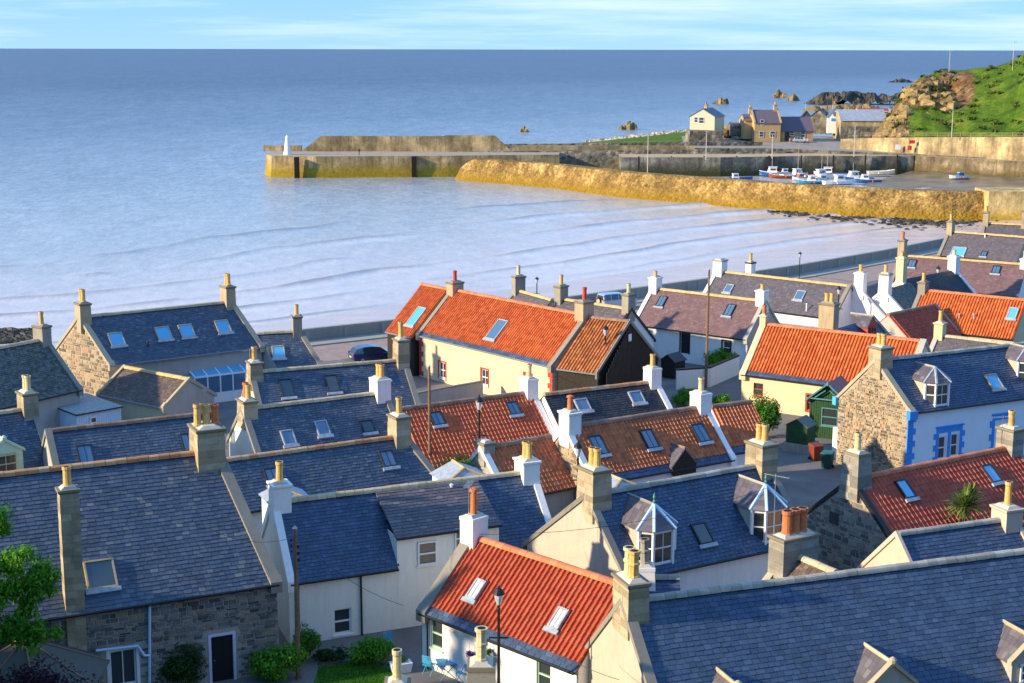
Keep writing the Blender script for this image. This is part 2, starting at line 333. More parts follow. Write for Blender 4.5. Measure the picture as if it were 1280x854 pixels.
# --- sea
def mat_sea():
    m, nt, b = _new('sea_water'); L_ = nt.links
    a = nt.nodes.new('ShaderNodeAttribute'); a.attribute_name = 'shore'; s = a.outputs['Fac']
    dn = nt.nodes.new('ShaderNodeAttribute'); dn.attribute_name = 'foam'; fo = dn.outputs['Fac']
    sc1 = nt.nodes.new('ShaderNodeMath'); sc1.operation = 'DIVIDE'; sc1.inputs[1].default_value = 1000.0; L_.new(s, sc1.inputs[0])
    base = _ramp(nt, sc1.outputs[0], ((0.0, (0.66, 0.54, 0.49)), (0.05, (0.62, 0.55, 0.52)), (0.10, (0.45, 0.47, 0.47)), (0.20, (0.28, 0.32, 0.35)), (0.42, (0.14, 0.175, 0.225)), (1.0, (0.085, 0.115, 0.17))))
    v1 = _coord(nt, (0.14, 0.06, 0.1)); v2 = _coord(nt, (0.60, 0.30, 0.4)); v3 = _coord(nt, (0.018, 0.006, 0.01))
    n1 = _noise(nt, v1, 1.0, 5, 0.6); n2 = _noise(nt, v2, 1.0, 5, 0.65); n3 = _noise(nt, v3, 1.0, 4, 0.5)
    base = _mix(nt, 0.3, base, _ramp(nt, n3, ((0.3, 0.72), (0.7, 1.3))), 'MULTIPLY')
    base = _mix(nt, _ramp(nt, sc1.outputs[0], ((0.06, 0.22), (0.25, 0.6), (0.6, 0.95))), base, _ramp(nt, n2, ((0.35, 0.6), (0.65, 1.4))), 'MULTIPLY'); base = _mix(nt, _ramp(nt, sc1.outputs[0], ((0.06, 0.1), (0.25, 0.35), (0.6, 0.7))), base, _ramp(nt, n1, ((0.35, 0.65), (0.65, 1.35))), 'MULTIPLY')  # noise paints wavelet reflections into the water's base colour
    cr = nt.nodes.new('ShaderNodeAttribute'); cr.attribute_name = 'crest'; base = _mix(nt, cr.outputs['Fac'], base, (0.13, 0.11, 0.10)); cf = _mix(nt, fo, base, (0.82, 0.80, 0.81))
    L_.new(cf, b.inputs['Base Color'])
    rg = _ramp(nt, sc1.outputs[0], ((0.0, 0.20), (0.06, 0.22), (0.3, 0.28), (1.0, 0.38))); L_.new(rg, b.inputs['Roughness'])
    b.inputs['IOR'].default_value = 1.33
    bs = _ramp(nt, sc1.outputs[0], ((0.0, 0.12), (0.05, 0.2), (0.2, 0.6), (0.6, 1.0)))
    bm = nt.nodes.new('ShaderNodeBump'); bm.inputs['Distance'].default_value = 1.1; L_.new(bs, bm.inputs['Strength'])
    ad = _mix(nt, 0.4, n1, n2); L_.new(ad, bm.inputs['Height']); L_.new(bm.outputs[0], b.inputs['Normal'])
    return m
mat_sea()
rows_ = [95.0]
while rows_[-1] < 430: rows_.append(rows_[-1] + 0.55)
while rows_[-1] < 70000: rows_.append(rows_[-1] * 1.10)
rows_ = np.array(rows_); tn = np.tan(np.linspace(R(-34), R(34), 300))
SY, TX = np.meshgrid(rows_, tn, indexing='ij'); SX = SY * TX
S_, T_ = shore_st(SX, SY)
SZ = np.full(SX.shape, SEA)
foam = np.zeros(SX.shape); crest_ = np.zeros(SX.shape)
wob = (fbm(T_, S_ * 0, 60, 3) - .5) * 22 + (fbm(T_, S_ * 0, 18, 9) - .5) * 7
for s0, amp, wd in ((33, .14, 2.2), (43, .32, 1.9), (54, .45, 2.0), (67, .55, 2.2), (83, .5, 2.6), (101, .25, 3.0)):
    mod = np.clip(fbm(T_, S_ * 0 + s0, 26, int(s0)) * 3.4 - 1.0, 0, 1.2)
    d = S_ - (s0 + wob * (s0 / 70)); pr = np.exp(-(d / wd) ** 2 * 1.6) * np.where(d < 0, 1, np.exp(-d / wd))
    SZ += amp * mod * pr; crest_ = np.maximum(crest_, np.clip(mod * 1.15 - .1, 0, 1) * np.exp(-((d + .2) / (.5 + s0 / 130)) ** 2) * (.45 + .7 * fbm(T_, S_ * 0, 5, 77 + int(s0))))
    if s0 < 90: foam = np.maximum(foam, np.clip(mod * 1.1, 0, 1) * np.exp(-((d + wd * 1.1) / (wd * .8)) ** 2) * (.25 + .75 * fbm(T_, S_, 2.2, 5)))
lace = np.clip((fbm(T_ * .16, S_ * 1.5, 6, 21, 5) - .42) * 3.2, 0, 1) * np.clip((66 - S_) / 30, 0, 1)
lace2 = np.clip((fbm(T_ * .10, S_ * 1.6, 11, 31, 5) - .50) * 3.0, 0, 1) * np.clip((120 - S_) / 80, 0, 1) * .22
foam = np.clip(np.maximum(np.maximum(foam * .9, lace * .38), lace2 * .6), 0, .9) * (1 - .8 * np.clip(crest_ * 1.3, 0, 1)) * (SY < 330)
sea = grid_mesh('sea', SX, SY, SZ, MATS['sea_water'], attrs={'shore': np.clip(S_, 0, 1000), 'foam': foam, 'crest': np.clip(crest_, 0, .6)})

# --- beach (wet sand)
def mat_sand():
    m, nt, b = _new('wet_sand'); v = _coord(nt); n = _noise(nt, _coord(nt, (.25, .6, .25)), .6, 7, .7); n2 = _noise(nt, v, 3.0, 4)
    c = _ramp(nt, n, ((0.3, (0.54, 0.43, 0.38)), (0.55, (0.62, 0.51, 0.46)), (0.75, (0.70, 0.61, 0.57))))
    nt.links.new(c, b.inputs['Base Color']); nt.links.new(_ramp(nt, n, ((0.35, 0.16), (0.65, 0.35))), b.inputs['Roughness']); _bump(nt, b, n2, .25, .05); return m
mat_sand()
t_s = np.linspace(0, 1, 40); acc = []
for i in range(len(WL) - 1):
    for k in range(24): acc.append(WL[i].lerp(WL[i + 1], k / 24))
acc.append(WL[-1]); acc.append(WL[-1] + (WL[-1] - WL[-2]).normalized() * 160)
CX = np.array([p.x for p in acc]); CY = np.array([p.y for p in acc])
dxy = np.stack([np.gradient(CX), np.gradient(CY)], -1); dxy /= np.linalg.norm(dxy, axis=1)[:, None]; NX, NY = -dxy[:, 1], dxy[:, 0]
ker = np.ones(31) / 31; NX = np.convolve(np.pad(NX, 15, 'edge'), ker, 'valid'); NY = np.convolve(np.pad(NY, 15, 'edge'), ker, 'valid')
ss = np.array([-.2, 2, 6, 10, 14, 18, 22, 26, 30, 34, 40, 50, 70, 110])
zz = np.interp(ss, [-.2, 29, 70, 110], [-2.3, -3.42, -4.6, -7])
BX = CX[None] + ss[:, None] * NX[None]; BY = CY[None] + ss[:, None] * NY[None]; BZ = zz[:, None] + 0 * BX + (fbm(BX, BY, 9, 2) - .5) * .16
grid_mesh('beach', BX, BY, BZ, MATS['wet_sand'])

# --- village ground: hill under the viewer, flat streets, out to the wall
def mat_ground():
    m, nt, b = _new('street'); v = _coord(nt); n = _noise(nt, v, .35, 6); n2 = _noise(nt, v, 9, 4)
    c = _ramp(nt, n, ((0.3, (0.11, 0.11, 0.115)), (0.55, (0.17, 0.16, 0.155)), (0.75, (0.24, 0.215, 0.19)))); c = _mix(nt, .4, c, _ramp(nt, n2, ((.3, .6), (.7, 1.3))), 'MULTIPLY')
    nt.links.new(c, b.inputs['Base Color']); b.inputs['Roughness'].default_value = .9; _bump(nt, b, n2, .3, .03); return m
mat_ground()
def mat_grass(name, a, b_, c_, sc_=.3):
    m, nt, b = _new(name); v = _coord(nt); n = _noise(nt, v, sc_, 7, .7); n2 = _noise(nt, v, 6, 4)
    c = _ramp(nt, n, ((0.32, a), (0.52, b_), (0.72, c_))); c = _mix(nt, .6, c, _ramp(nt, n2, ((.3, .5), (.7, 1.4))), 'MULTIPLY')
    nt.links.new(c, b.inputs['Base Color']); b.inputs['Roughness'].default_value = .95; b.inputs['Specular IOR Level'].default_value = .1; _bump(nt, b, n2, .7, .15); return m
mat_grass('hill_grass', (0.035, 0.075, 0.018), (0.06, 0.12, 0.022), (0.10, 0.15, 0.03)); mat_grass('lawn', (0.03, 0.11, 0.012), (0.045, 0.16, 0.018), (0.06, 0.19, 0.025), 1.2)
mat_grass('harbour_grass', (0.045, 0.10, 0.012), (0.085, 0.17, 0.018), (0.16, 0.19, 0.03), .10)
# flat streets: strips between the foot of the hill and the wall line
m_ = MB(); flat = []
for i in range(len(acc) - 1):
    a, b_ = acc[i], acc[i + 1]
    if a.x < -110 : continue
    m_.quad([(a.x, 38, 0), (b_.x, 38, 0), (b_.x, b_.y, 0), (a.x, a.y, 0)])
m_.quad([(acc[-1].x, 38, 0), (400, 38, 0), (400, 300, 0), (acc[-1].x, acc[-1].y, 0)])
tag(m_.build('street', MATS['street']), kind='structure')
hx = np.linspace(-260, 200, 116); hy = np.linspace(-140, 66, 70); HY, HX = np.meshgrid(hy, hx, indexing='ij')
def sstep(a, b, x): t = np.clip((x - a) / (b - a), 0, 1); return t * t * (3 - 2 * t)
near = 25.2 * (1 - sstep(2, 40, HY)); left = 16 * (1 - sstep(-44, -27, HX)) * (1 - sstep(47, 53.5, HY)) * 1.04  # left: unseen bank added outside the view, shaped to shade the foreground
HZ = np.maximum(near, left) + (fbm(HX, HY, 12, 4) - .5) * 1.2 * (np.maximum(near, left) > .5) - .25
HZ = np.where((np.abs(HX) < 6) & (np.abs(HY) < 6), 25.0, HZ)
grid_mesh('hillside', HX, HY, HZ, MATS['hill_grass'])

# --- sea wall
def ribbon(name, pts, z0, z1, th, mat, parent=None, outward=1, kind=None):
    b = MB(); n = len(pts)
    off = []
    for i in range(n):
        a = pts[max(0, i - 1)]; c = pts[min(n - 1, i + 1)]; d = Vector((c.x - a.x, c.y - a.y, 0)).normalized(); off.append(Vector((-d.y, d.x, 0)) * th * outward)
    f = lambda q, i: q[i] if hasattr(q, '__len__') else q
    for i in range(n - 1):
        p, q = pts[i], pts[i + 1]; po, qo = p + off[i], q + off[i + 1]
        c = [(p.x, p.y, f(z0, i)), (q.x, q.y, f(z0, i + 1)), (qo.x, qo.y, f(z0, i + 1)), (po.x, po.y, f(z0, i)), (p.x, p.y, f(z1, i)), (q.x, q.y, f(z1, i + 1)), (qo.x, qo.y, f(z1, i + 1)), (po.x, po.y, f(z1, i))]
        b.hexa(c)
    o = b.build(name, MATS[mat] if isinstance(mat, str) else mat, parent); 
    if kind: o['kind'] = kind
    return o
mat_wall('seawall_concrete', (0.30, 0.29, 0.26), (0.13, 0.13, 0.11), .6)
sw = ribbon('sea_wall', WL, -4, 1.1, .45, 'seawall_concrete'); tag(sw, 'long grey concrete sea wall along the beach behind the village', 'wall')
cp = ribbon('coping', WL, 1.102, 1.25, .5, 'concrete', sw)
for i in range(len(WL) - 1):           # pilaster joints on the landward face
    a, b_ = WL[i], WL[i + 1]; d = (b_ - a); ln = d.length; d.normalize(); nrm = Vector((d.y, -d.x, 0)); k = 0
    while k * 4.0 < ln:
        p = a + d * (k * 4.0 + .5); M = mat4(d, (-d.y, d.x, 0), (0, 0, 1), (p.x, p.y, 0)); k += 1
        if a.x > -60: MB().box(-.18, .18, -.08, .02, -.1, 1.06).build('pilaster', MATS['concrete'], sw, M)
prom = [P(x, y, 0) for x, y in ((200, 447), (378, 429), (492, 416.5), (870, 365), (1000, 345), (1110, 325))]
mat_plain('promenade_surface', (0.33, 0.25, 0.22), .9, var=.2, scale=1.0)
b = MB()
for i in range(len(WL) - 2):
    a, c = WL[i], WL[i + 1]; d = (c - a).normalized(); nrm = Vector((d.y, -d.x, 0))
    b.quad([(a.x + nrm.x * 9, a.y + nrm.y * 9, .008), (c.x + nrm.x * 9, c.y + nrm.y * 9, .008), (c.x + nrm.x * 2.2, c.y + nrm.y * 2.2, .008), (a.x + nrm.x * 2.2, a.y + nrm.y * 2.2, .008)])
tag(b.build('promenade_road', MATS['promenade_surface']), kind='structure')
b = MB()
for i in range(len(WL) - 2):
    a, c = WL[i], WL[i + 1]; d = (c - a).normalized(); nrm = Vector((d.y, -d.x, 0)); 
    b.hexa([(a.x + nrm.x * 2.2, a.y + nrm.y * 2.2, -.1), (c.x + nrm.x * 2.2, c.y + nrm.y * 2.2, -.1), (c.x, c.y, -.1), (a.x, a.y, -.1), (a.x + nrm.x * 2.2, a.y + nrm.y * 2.2, .13), (c.x + nrm.x * 2.2, c.y + nrm.y * 2.2, .13), (c.x, c.y, .13), (a.x, a.y, .13)])
tag(b.build('promenade_pavement', MATS['concrete']), kind='structure')
# ------------------------------------------------------------------ harbour
def mat_quay(name, top, mid, low, zlo=-3.5, zmid=-1.4, stone=False, bs=.9):
    """masonry: weathered stone above, weed covered below the tide line"""
    m, nt, b = _new(name); v = _coord(nt); L_ = nt.links
    g = nt.nodes.new('ShaderNodeNewGeometry'); sx = nt.nodes.new('ShaderNodeSeparateXYZ'); L_.new(g.outputs['Position'], sx.inputs[0])
    n = _noise(nt, v, .22, 6, .65); n2 = _noise(nt, v, 1.6, 5, .7); st = _noise(nt, _coord(nt, (1.2, 1.2, .12)), .8, 5, .7)
    vo = nt.nodes.new('ShaderNodeTexVoronoi'); vo.inputs['Scale'].default_value = bs; L_.new(_coord(nt, (1, 1, 1.5)), vo.inputs['Vector'])
    base = _ramp(nt, n, ((.32, tuple(x * .5 for x in top)), (.5, top), (.68, tuple(min(1, x * 1.45) for x in mid))))
    base = _mix(nt, _ramp(nt, st, ((.47, 0), (.66, .7))), base, tuple(x * .35 for x in top))
    if stone: base = _mix(nt, .75, base, _ramp(nt, vo.outputs['Color'], ((.2, .55), (.8, 1.35))), 'MULTIPLY')
    base = _mix(nt, .5, base, _ramp(nt, n2, ((.3, .6), (.7, 1.35))), 'MULTIPLY')
    ad = nt.nodes.new('ShaderNodeMath'); ad.operation = 'MULTIPLY_ADD'; ad.inputs[1].default_value = 1.6; L_.new(n2, ad.inputs[0]); L_.new(sx.outputs[2], ad.inputs[2])
    mr = nt.nodes.new('ShaderNodeMapRange'); mr.inputs[1].default_value = zmid + 2.4; mr.inputs[2].default_value = zmid - .2; L_.new(ad.outputs[0], mr.inputs[0])
    weed = _mix(nt, .6, low, _ramp(nt, n2, ((.3, .5), (.7, 1.5))), 'MULTIPLY')
    cc = _mix(nt, mr.outputs[0], base, weed); L_.new(cc, b.inputs['Base Color']); b.inputs['Roughness'].default_value = .9; b.inputs['Specular IOR Level'].default_value = .2
    if stone:
        bm = _bump(nt, b, vo.outputs['Distance'], .9, .2); bm.invert = True
    else: _bump(nt, b, n2, .4, .2)
    return m
mat_quay('quay_stone', (.38, .27, .13), (.44, .32, .16), (.32, .22, .02))
mat_quay('parapet_stone', (.29, .225, .12), (.38, .29, .16), (.2, .15, .05))
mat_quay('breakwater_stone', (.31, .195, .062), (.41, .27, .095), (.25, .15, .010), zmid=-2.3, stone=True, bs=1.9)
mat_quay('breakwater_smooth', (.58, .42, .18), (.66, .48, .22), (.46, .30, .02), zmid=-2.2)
mat_quay('basin_stone', (.16, .15, .12), (.30, .28, .22), (.045, .05, .02), zmid=-1.6)
mat_quay('quay_dim', (.20, .16, .10), (.30, .25, .17), (.10, .07, .02), zmid=-2.0)
mat_quay('retaining_stone', (.40, .31, .17), (.48, .37, .20), (.3, .22, .1))
mat_quay('dyke_stone', (.20, .18, .145), (.28, .25, .19), (.2, .17, .1), stone=True, bs=.8)
mat_plain('quay_deck', (.36, .31, .24), .9, var=.2, scale=.6)
mat_plain('harbour_road', (.30, .27, .24), .9, var=.15, scale=.3)
mat_plain('harbour_sand', (.46, .35, .22), .9, var=.2, scale=.5)
mat_plain('mud', (.17, .14, .09), .35, var=.5, scale=.25)
def slab(name, pts, z0, z1, mats, batter=0.0, label=None, cat='pier', kind=None, deck=None):
    """closed polygon of ground points, walls battered, separate deck material"""
    b = MB(); n = len(pts); area = sum(pts[i][0] * pts[(i + 1) % n][1] - pts[(i + 1) % n][0] * pts[i][1] for i in range(n))
    if area < 0: pts = pts[::-1]
    cx = sum(p[0] for p in pts) / n; cy = sum(p[1] for p in pts) / n
    lo = [Vector((p[0], p[1], z0)) for p in pts]; hi = []
    for i in range(n):
        a, c, d = Vector(pts[i - 1][:2]), Vector(pts[i][:2]), Vector(pts[(i + 1) % n][:2]); e1 = (c - a).normalized(); e2 = (d - c).normalized(); nn = Vector((-(e1.y + e2.y), e1.x + e2.x)); nn = nn.normalized() * batter if nn.length > 1e-6 else Vector((0, 0))
        hi.append(Vector((c.x + nn.x, c.y + nn.y, z1)))
    for i in range(n):
        j = (i + 1) % n; b.quad([lo[i], lo[j], hi[j], hi[i]])
    b.quad(hi, 1)
    o = b.build(name, [MATS[mats], MATS[deck or 'quay_deck']])
    if label: tag(o, label, cat)
    if kind: o['kind'] = kind
    return o
xy = lambda p: (p.x, p.y)
# outer pier
front = [P(330, 219, SEA), P(338, 221.5, SEA), P(395, 222.5, SEA), P(560, 221.3, SEA), P(700, 219.5, SEA)]
back = [Vector((p.x + 1, p.y + 19, 0)) for p in front]
pier = slab('outer_pier', [xy(p) for p in front] + [xy(p) for p in back[::-1]], -6, 1.6, 'quay_stone', .5, 'long outer harbour pier with weed stained stone face', 'pier')
for x in (372, 517):
    p = P(x, 222, SEA); y_ = front[2].y + (front[3].y - front[2].y) * (p.x - front[2].x) / (front[3].x - front[2].x)
    MB().box(p.x - .55, p.x + .55, y_ - .45, y_ + .8, -5, 1.5).build('fender_recess', MATS['soot'], pier)
yd = back[1].y
def par(x0, x1, zt, name='parapet', z0=1.55, slopeL=0, slopeR=0, th=1.6, mt='parapet_stone'):
    a = PD(x0, 190, yd - 2); c = PD(x1, 190, yd - 2); b = MB()
    b.hexa([(a.x, yd - 2, z0), (c.x, yd - 2, z0), (c.x, yd - 2 + th, z0), (a.x, yd - 2 + th, z0), (a.x + slopeL, yd - 1.9, zt), (c.x - slopeR, yd - 1.9, zt), (c.x - slopeR, yd - 2.1 + th, zt), (a.x + slopeL, yd - 2.1 + th, zt)])
    return b.build(name, MATS[mt], pier)
par(376, 556, 5.4, slopeL=5.0); par(556.2, 640, 5.6, slopeR=4.5, th=1.9); par(329, 376, 3.0); par(640, 868, 3.1)
b = MB(); c = P(356, 195, 1.6); q = (c.x, front[1].y + 4.0); b.lathe([(1.0, 0), (.95, .3), (.42, 4.1), (.30, 4.5), (.0, 4.75)], c=(0, 0, 0), n=14)
bc = b.build('harbour_beacon', MATS['paint_white'], None, Matrix.Translation((q[0], q[1], 1.6)), smooth=False); tag(bc, 'white tapering beacon at the end of the outer pier', 'beacon')
# inner breakwater
bw = [(556, 224), (600, 228), (640, 231), (684, 235), (779, 247.5), (832, 252), (960, 263), (1060, 270.5), (1180, 276), (1262, 277)]
fr = [P(x, y, SEA) for x, y in bw]
def breakwater():
    n = 5; X, Y, Z = [], [], []; NS = 60; pts = []
    cum = [0]
    for i in range(len(fr) - 1): cum.append(cum[-1] + (fr[i + 1] - fr[i]).length)
    for t in np.arange(0, cum[-1], .8):
        i = max(k for k in range(len(cum) - 1) if cum[k] <= t); pts.append(fr[i].lerp(fr[i + 1], (t - cum[i]) / (cum[i + 1] - cum[i])))
    px = np.array([p.x for p in pts]); py = np.array([p.y for p in pts]); k = np.ones(9) / 9
    px = np.convolve(np.pad(px, 4, 'edge'), k, 'valid'); py = np.convolve(np.pad(py, 4, 'edge'), k, 'valid')
    dx, dy = np.gradient(px), np.gradient(py); l = np.hypot(dx, dy); nx, ny = -dy / l, dx / l
    prof = [(-1.0, -6), (0, -3.6), (.5, -2.9), (.9, -2.2), (1.25, -1.5), (1.6, -.8), (1.95, -.1), (2.25, .6), (2.6, 1.35), (2.9, 1.5), (4.0, 1.55), (5.6, 1.55), (6.2, 1.4), (7.0, -1), (7.5, -6)]
    m = len(prof); X = np.zeros((m, len(px))); Y = X.copy(); Z = X.copy(); cumt = np.arange(len(px)) * .5
    for j, (o, z) in enumerate(prof):
        rgh = np.where((np.array([*range(len(px))]) * .8 > 24) , 1.0, .25) if 1 < j < 8 else np.zeros(len(px))
        jit = (np.random.rand(len(px)) - .5) * .22 * rgh
        tp_ = np.clip(np.arange(len(px)) * .8 / 7, 0, 1) ** .5; oo = 3.8 + (o - 3.8) * (.35 + .65 * tp_)
        X[j] = px + nx * (oo + jit); Y[j] = py + ny * (oo + jit); Z[j] = np.where(z > -3.6, -3.6 + (z + 3.6) * tp_, z) + ((np.random.rand(len(px)) - .5) * .14 * rgh)
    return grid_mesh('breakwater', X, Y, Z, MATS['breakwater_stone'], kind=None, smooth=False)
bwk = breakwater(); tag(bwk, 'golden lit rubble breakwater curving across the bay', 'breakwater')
# rounded rubble head of the breakwater, end stub at the shore
e0 = P(1232, 277, SEA); b = MB(); b.hexa([(e0.x, e0.y - .6, -5), (e0.x + 12, e0.y - .6, -5), (e0.x + 12, e0.y + 9, -5), (e0.x, e0.y + 9, -5), (e0.x + .3, e0.y, 1.9), (e0.x + 11.6, e0.y, 1.9), (e0.x + 11.6, e0.y + 8.6, 1.9), (e0.x + .3, e0.y + 8.6, 1.9)])
b.build('end_block', MATS['breakwater_smooth'], bwk)
# dark rocks and weed at the foot of the breakwater, and on the beach at the left
mat_piece('dark_rock', ((0, (.018, .018, .016)), (.5, (.05, .045, .035)), (1, (.11, .09, .06))), .7, (.03, .035, .015), .5, bump=.5)
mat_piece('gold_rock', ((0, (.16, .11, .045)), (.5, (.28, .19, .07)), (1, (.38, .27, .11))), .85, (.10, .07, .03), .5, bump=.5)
def rock_mesh(b, c, r, zs=.6, n=7, seg=5):
    ph = [random.uniform(0, 6) for _ in range(4)]; base = len(b.v); rn = random.random()
    for i in range(seg + 1):
        th = math.pi / 2 * i / seg
        for k in range(n):
            a = 2 * math.pi * k / n; q = r * (1 + .28 * math.sin(2 * a + ph[0]) + .18 * math.sin(3 * a + ph[1] + i) + random.uniform(-.14, .14)); b.v.append((c[0] + q * math.cos(a) * math.cos(th), c[1] + q * math.sin(a) * math.cos(th), c[2] + r * zs * math.sin(th) * (1 + random.uniform(-.2, .2)) - .3 * r * (i == 0)))
    for i in range(seg):
        for k in range(n):
            k2 = (k + 1) % n; b.f.append((base + i * n + k, base + i * n + k2, base + (i + 1) * n + k2, base + (i + 1) * n + k)); b.m.append(0); b.r.append(min(1, max(0, rn + random.uniform(-.2, .2))))
b = MB()
for i in range(520):
    t = random.random() ** .8; x = 960 + t * 300; y0 = np.interp(x, [960, 1060, 1180, 1262], [263, 270.5, 276, 277]); p = P(x, y0 + abs(random.gauss(0, 1)) * (2.2 + t * 5.5), SEA + .1); rock_mesh(b, (p.x, p.y, SEA), random.uniform(.2, .75), .5, 6, 3)
tag(b.build('foreshore_rocks', MATS['dark_rock']), 'dark weed covered rocks strewn along the foot of the breakwater', 'rocks', kind='stuff')
b = MB()
for i in range(260):
    x = random.uniform(-60, 52); p = P(x, random.uniform(411, 428) - x * .03, SEA + .2); rock_mesh(b, (p.x, p.y, SEA + .1), random.uniform(.25, .65), .45, 6, 3)
tag(b.build('shore_rocks', MATS['dark_rock']), 'dark rocks on the beach at the far left edge', 'rocks', kind='stuff')

# --- harbour land: aprons, roads
hb_ = MB()
qf = [P(775, 221, SEA), P(900, 221, SEA), P(1000, 219, SEA), P(1142, 213.5, -2.5)]
qa = [Vector((p.x, p.y, 0)) for p in qf]
quay = slab('inner_quay', [xy(p) for p in qf] + [(qf[3].x + 2, qf[3].y + 26), (qf[0].x, qf[0].y + 22)], -6, 1.2, 'basin_stone', .25, 'dark inner quay wall behind the moored boats', 'quay', deck='harbour_sand')
for i in range(9):
    p = qf[0].lerp(qf[3], .06 + i * .11); MB().box(p.x - .16, p.x + .16, p.y - .25, p.y + .25, -4, 1.4).build('fender_post', MATS['black_timber'], quay)
qr = [qf[3], P(1200, 217, -2.5), P(1300, 223, -2.5)]
qq = slab('right_quay', [(qf[3].x, qf[3].y), xy(qr[1]), xy(qr[2]), (qr[2].x + 20, qr[2].y + 16), (qf[3].x + 2, qf[3].y + 18)], -6, 1.2, 'quay_dim', .25, 'lit quay wall at the right end of the basin', 'quay')
mud = [P(1070, 232, SEA), P(1142, 213.2, -2.45), P(1300, 222.5, -2.45), P(1320, 246, -3.0), P(1200, 243, -3.3)]
tag(MB().quad([mud[0], mud[4], mud[1]]).quad([mud[4], mud[3], mud[2], mud[1]]).build('basin_mud', MATS['mud']), kind='structure')
# road terrace behind the quays
t0 = [PD(560, 190, 384), PD(700, 190, 384), PD(860, 190, 386), PD(960, 190, 388), PD(1060, 190, 384), PD(1150, 190, 379), PD(1320, 190, 358)]
tb = [Vector((p.x * 1.35, p.y + 90, 0)) for p in t0]
b = MB(); zt = [1.7, 2.0, 2.5, 2.4, 1.9, 1.5, 1.4]
for i in range(len(t0) - 1):
    b.quad([(t0[i].x, t0[i].y, zt[i]), (t0[i + 1].x, t0[i + 1].y, zt[i + 1]), (t0[i + 1].x, t0[i + 1].y + 9, zt[i + 1]), (t0[i].x, t0[i].y + 9, zt[i])])
    if i > 1: b.quad([(t0[i].x, t0[i].y + 9, zt[i]), (t0[i + 1].x, t0[i + 1].y + 9, zt[i + 1]), (t0[i + 1].x * 1.07, t0[i + 1].y + 45, 3.0), (t0[i].x * 1.07, t0[i].y + 45, 3.0)])
    b.quad([(t0[i].x, t0[i].y, -5), (t0[i + 1].x, t0[i + 1].y, -5), (t0[i + 1].x, t0[i + 1].y, zt[i + 1]), (t0[i].x, t0[i].y, zt[i])], 1)
tag(b.build('harbour_road', [MATS['harbour_road'], MATS['dyke_stone']]), kind='structure')
dk = [Vector((p.x, p.y + 9.2, 0)) for p in t0[:4]]
tag(ribbon('harbour_dyke', dk, -5, [2.9, 3.1, 3.5, 3.4], .6, 'dyke_stone'), 'low stone dyke along the seaward side of the harbour road', 'wall')
pv = [PD(610, 190, 385), PD(775, 190, 385), PD(905, 190, 386.5), PD(975, 190, 388)]
tag(ribbon('roadside_wall', [Vector((p.x, p.y - 1.6, 0)) for p in pv], -4, [1.75, 2.1, 2.5, 2.4], .9, 'dyke_stone', outward=-1), 'stone retaining wall below the harbour road behind the basin', 'wall')
# grass spit and shingle seaward of the road
ld = [P(690, 184, 1.2), P(745, 181.5, 1.6), P(800, 179.5, 2.2), P(860, 177, 2.6), P(935, 175, 2.8)]; sw_ = [P(690, 182.5, -3.0), P(745, 177, -2.0), P(800, 171, .8), P(860, 164, 2.4), P(935, 160, 2.6)]
X = np.array([[p.x for p in ld], [(p.x + q.x) / 2 for p, q in zip(ld, sw_)], [q.x for q in sw_], [q.x * 1.01 for q in sw_]]); Y = np.array([[p.y for p in ld], [(p.y + q.y) / 2 for p, q in zip(ld, sw_)], [q.y for q in sw_], [q.y + 6 for q in sw_]]); Zg = np.array([[p.z for p in ld], [(p.z + q.z) / 2 + .5 for p, q in zip(ld, sw_)], [q.z for q in sw_], [-6] * 5])
grid_mesh('grass_bank', X, Y, Zg, MATS['harbour_grass'])
b = MB()
for i in range(260):
    x = random.uniform(735, 905); t = (x - 735) / 170; f_ = (x - 690) / 55; i0 = min(3, int(f_)); c_ = sw_[i0].lerp(sw_[i0 + 1], f_ - i0); rock_mesh(b, (c_.x + random.gauss(0, .8), c_.y - 1.5 + random.gauss(0, 2.5), c_.z - .3 + random.random() * .6), random.uniform(.4, 1.1), .6, 6, 3)
mat_piece('shingle', ((0, (.26, .22, .16)), (.5, (.42, .37, .29)), (1, (.55, .50, .42))), .9, (.2, .17, .12), .3)
tag(b.build('shingle', MATS['shingle']), 'pale boulders along the grassy spit behind the harbour road', 'rocks', kind='stuff')
# offshore rocks, each a thing
def offshore(x, y, w_px, h_px, mat, label, grp='rocks standing out of the sea', spread=1, squash=1.0):
    p = P(x, y, SEA); s = p.y / F; b = MB(); n = max(5, int(w_px / 3 * spread)); wv = w_px * s
    for i in range(n):
        t = (i + .5) / n - .5; hh = h_px * s * (1 - abs(t) * 1.4 * random.uniform(.4, 1)); rock_mesh(b, (p.x + t * wv, p.y + random.uniform(-1, 1) * wv * .12 + 1, SEA - .2), max(.5, wv / n * random.uniform(.9, 1.8)), 1, 7, 4)
        k = len(b.v) - 35; 
        for q in range(max(0, k), len(b.v)): b.v[q] = (b.v[q][0], b.v[q][1], SEA - .3 + (b.v[q][2] - SEA + .3) * min(3.0, max(.35, hh / max(.4, wv / n * 1.3))))
    o = b.build('sea_rock', MATS[mat]); tag(o, label, 'rock', grp); return o
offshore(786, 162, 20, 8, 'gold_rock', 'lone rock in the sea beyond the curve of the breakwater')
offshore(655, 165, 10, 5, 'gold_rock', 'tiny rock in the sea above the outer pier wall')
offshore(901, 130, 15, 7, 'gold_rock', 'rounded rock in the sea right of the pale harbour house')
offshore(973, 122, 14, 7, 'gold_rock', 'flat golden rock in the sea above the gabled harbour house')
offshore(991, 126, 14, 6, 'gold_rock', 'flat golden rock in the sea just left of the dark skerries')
offshore(1125, 103, 26, 4, 'dark_rock', 'thin low skerry left of the cliff top')
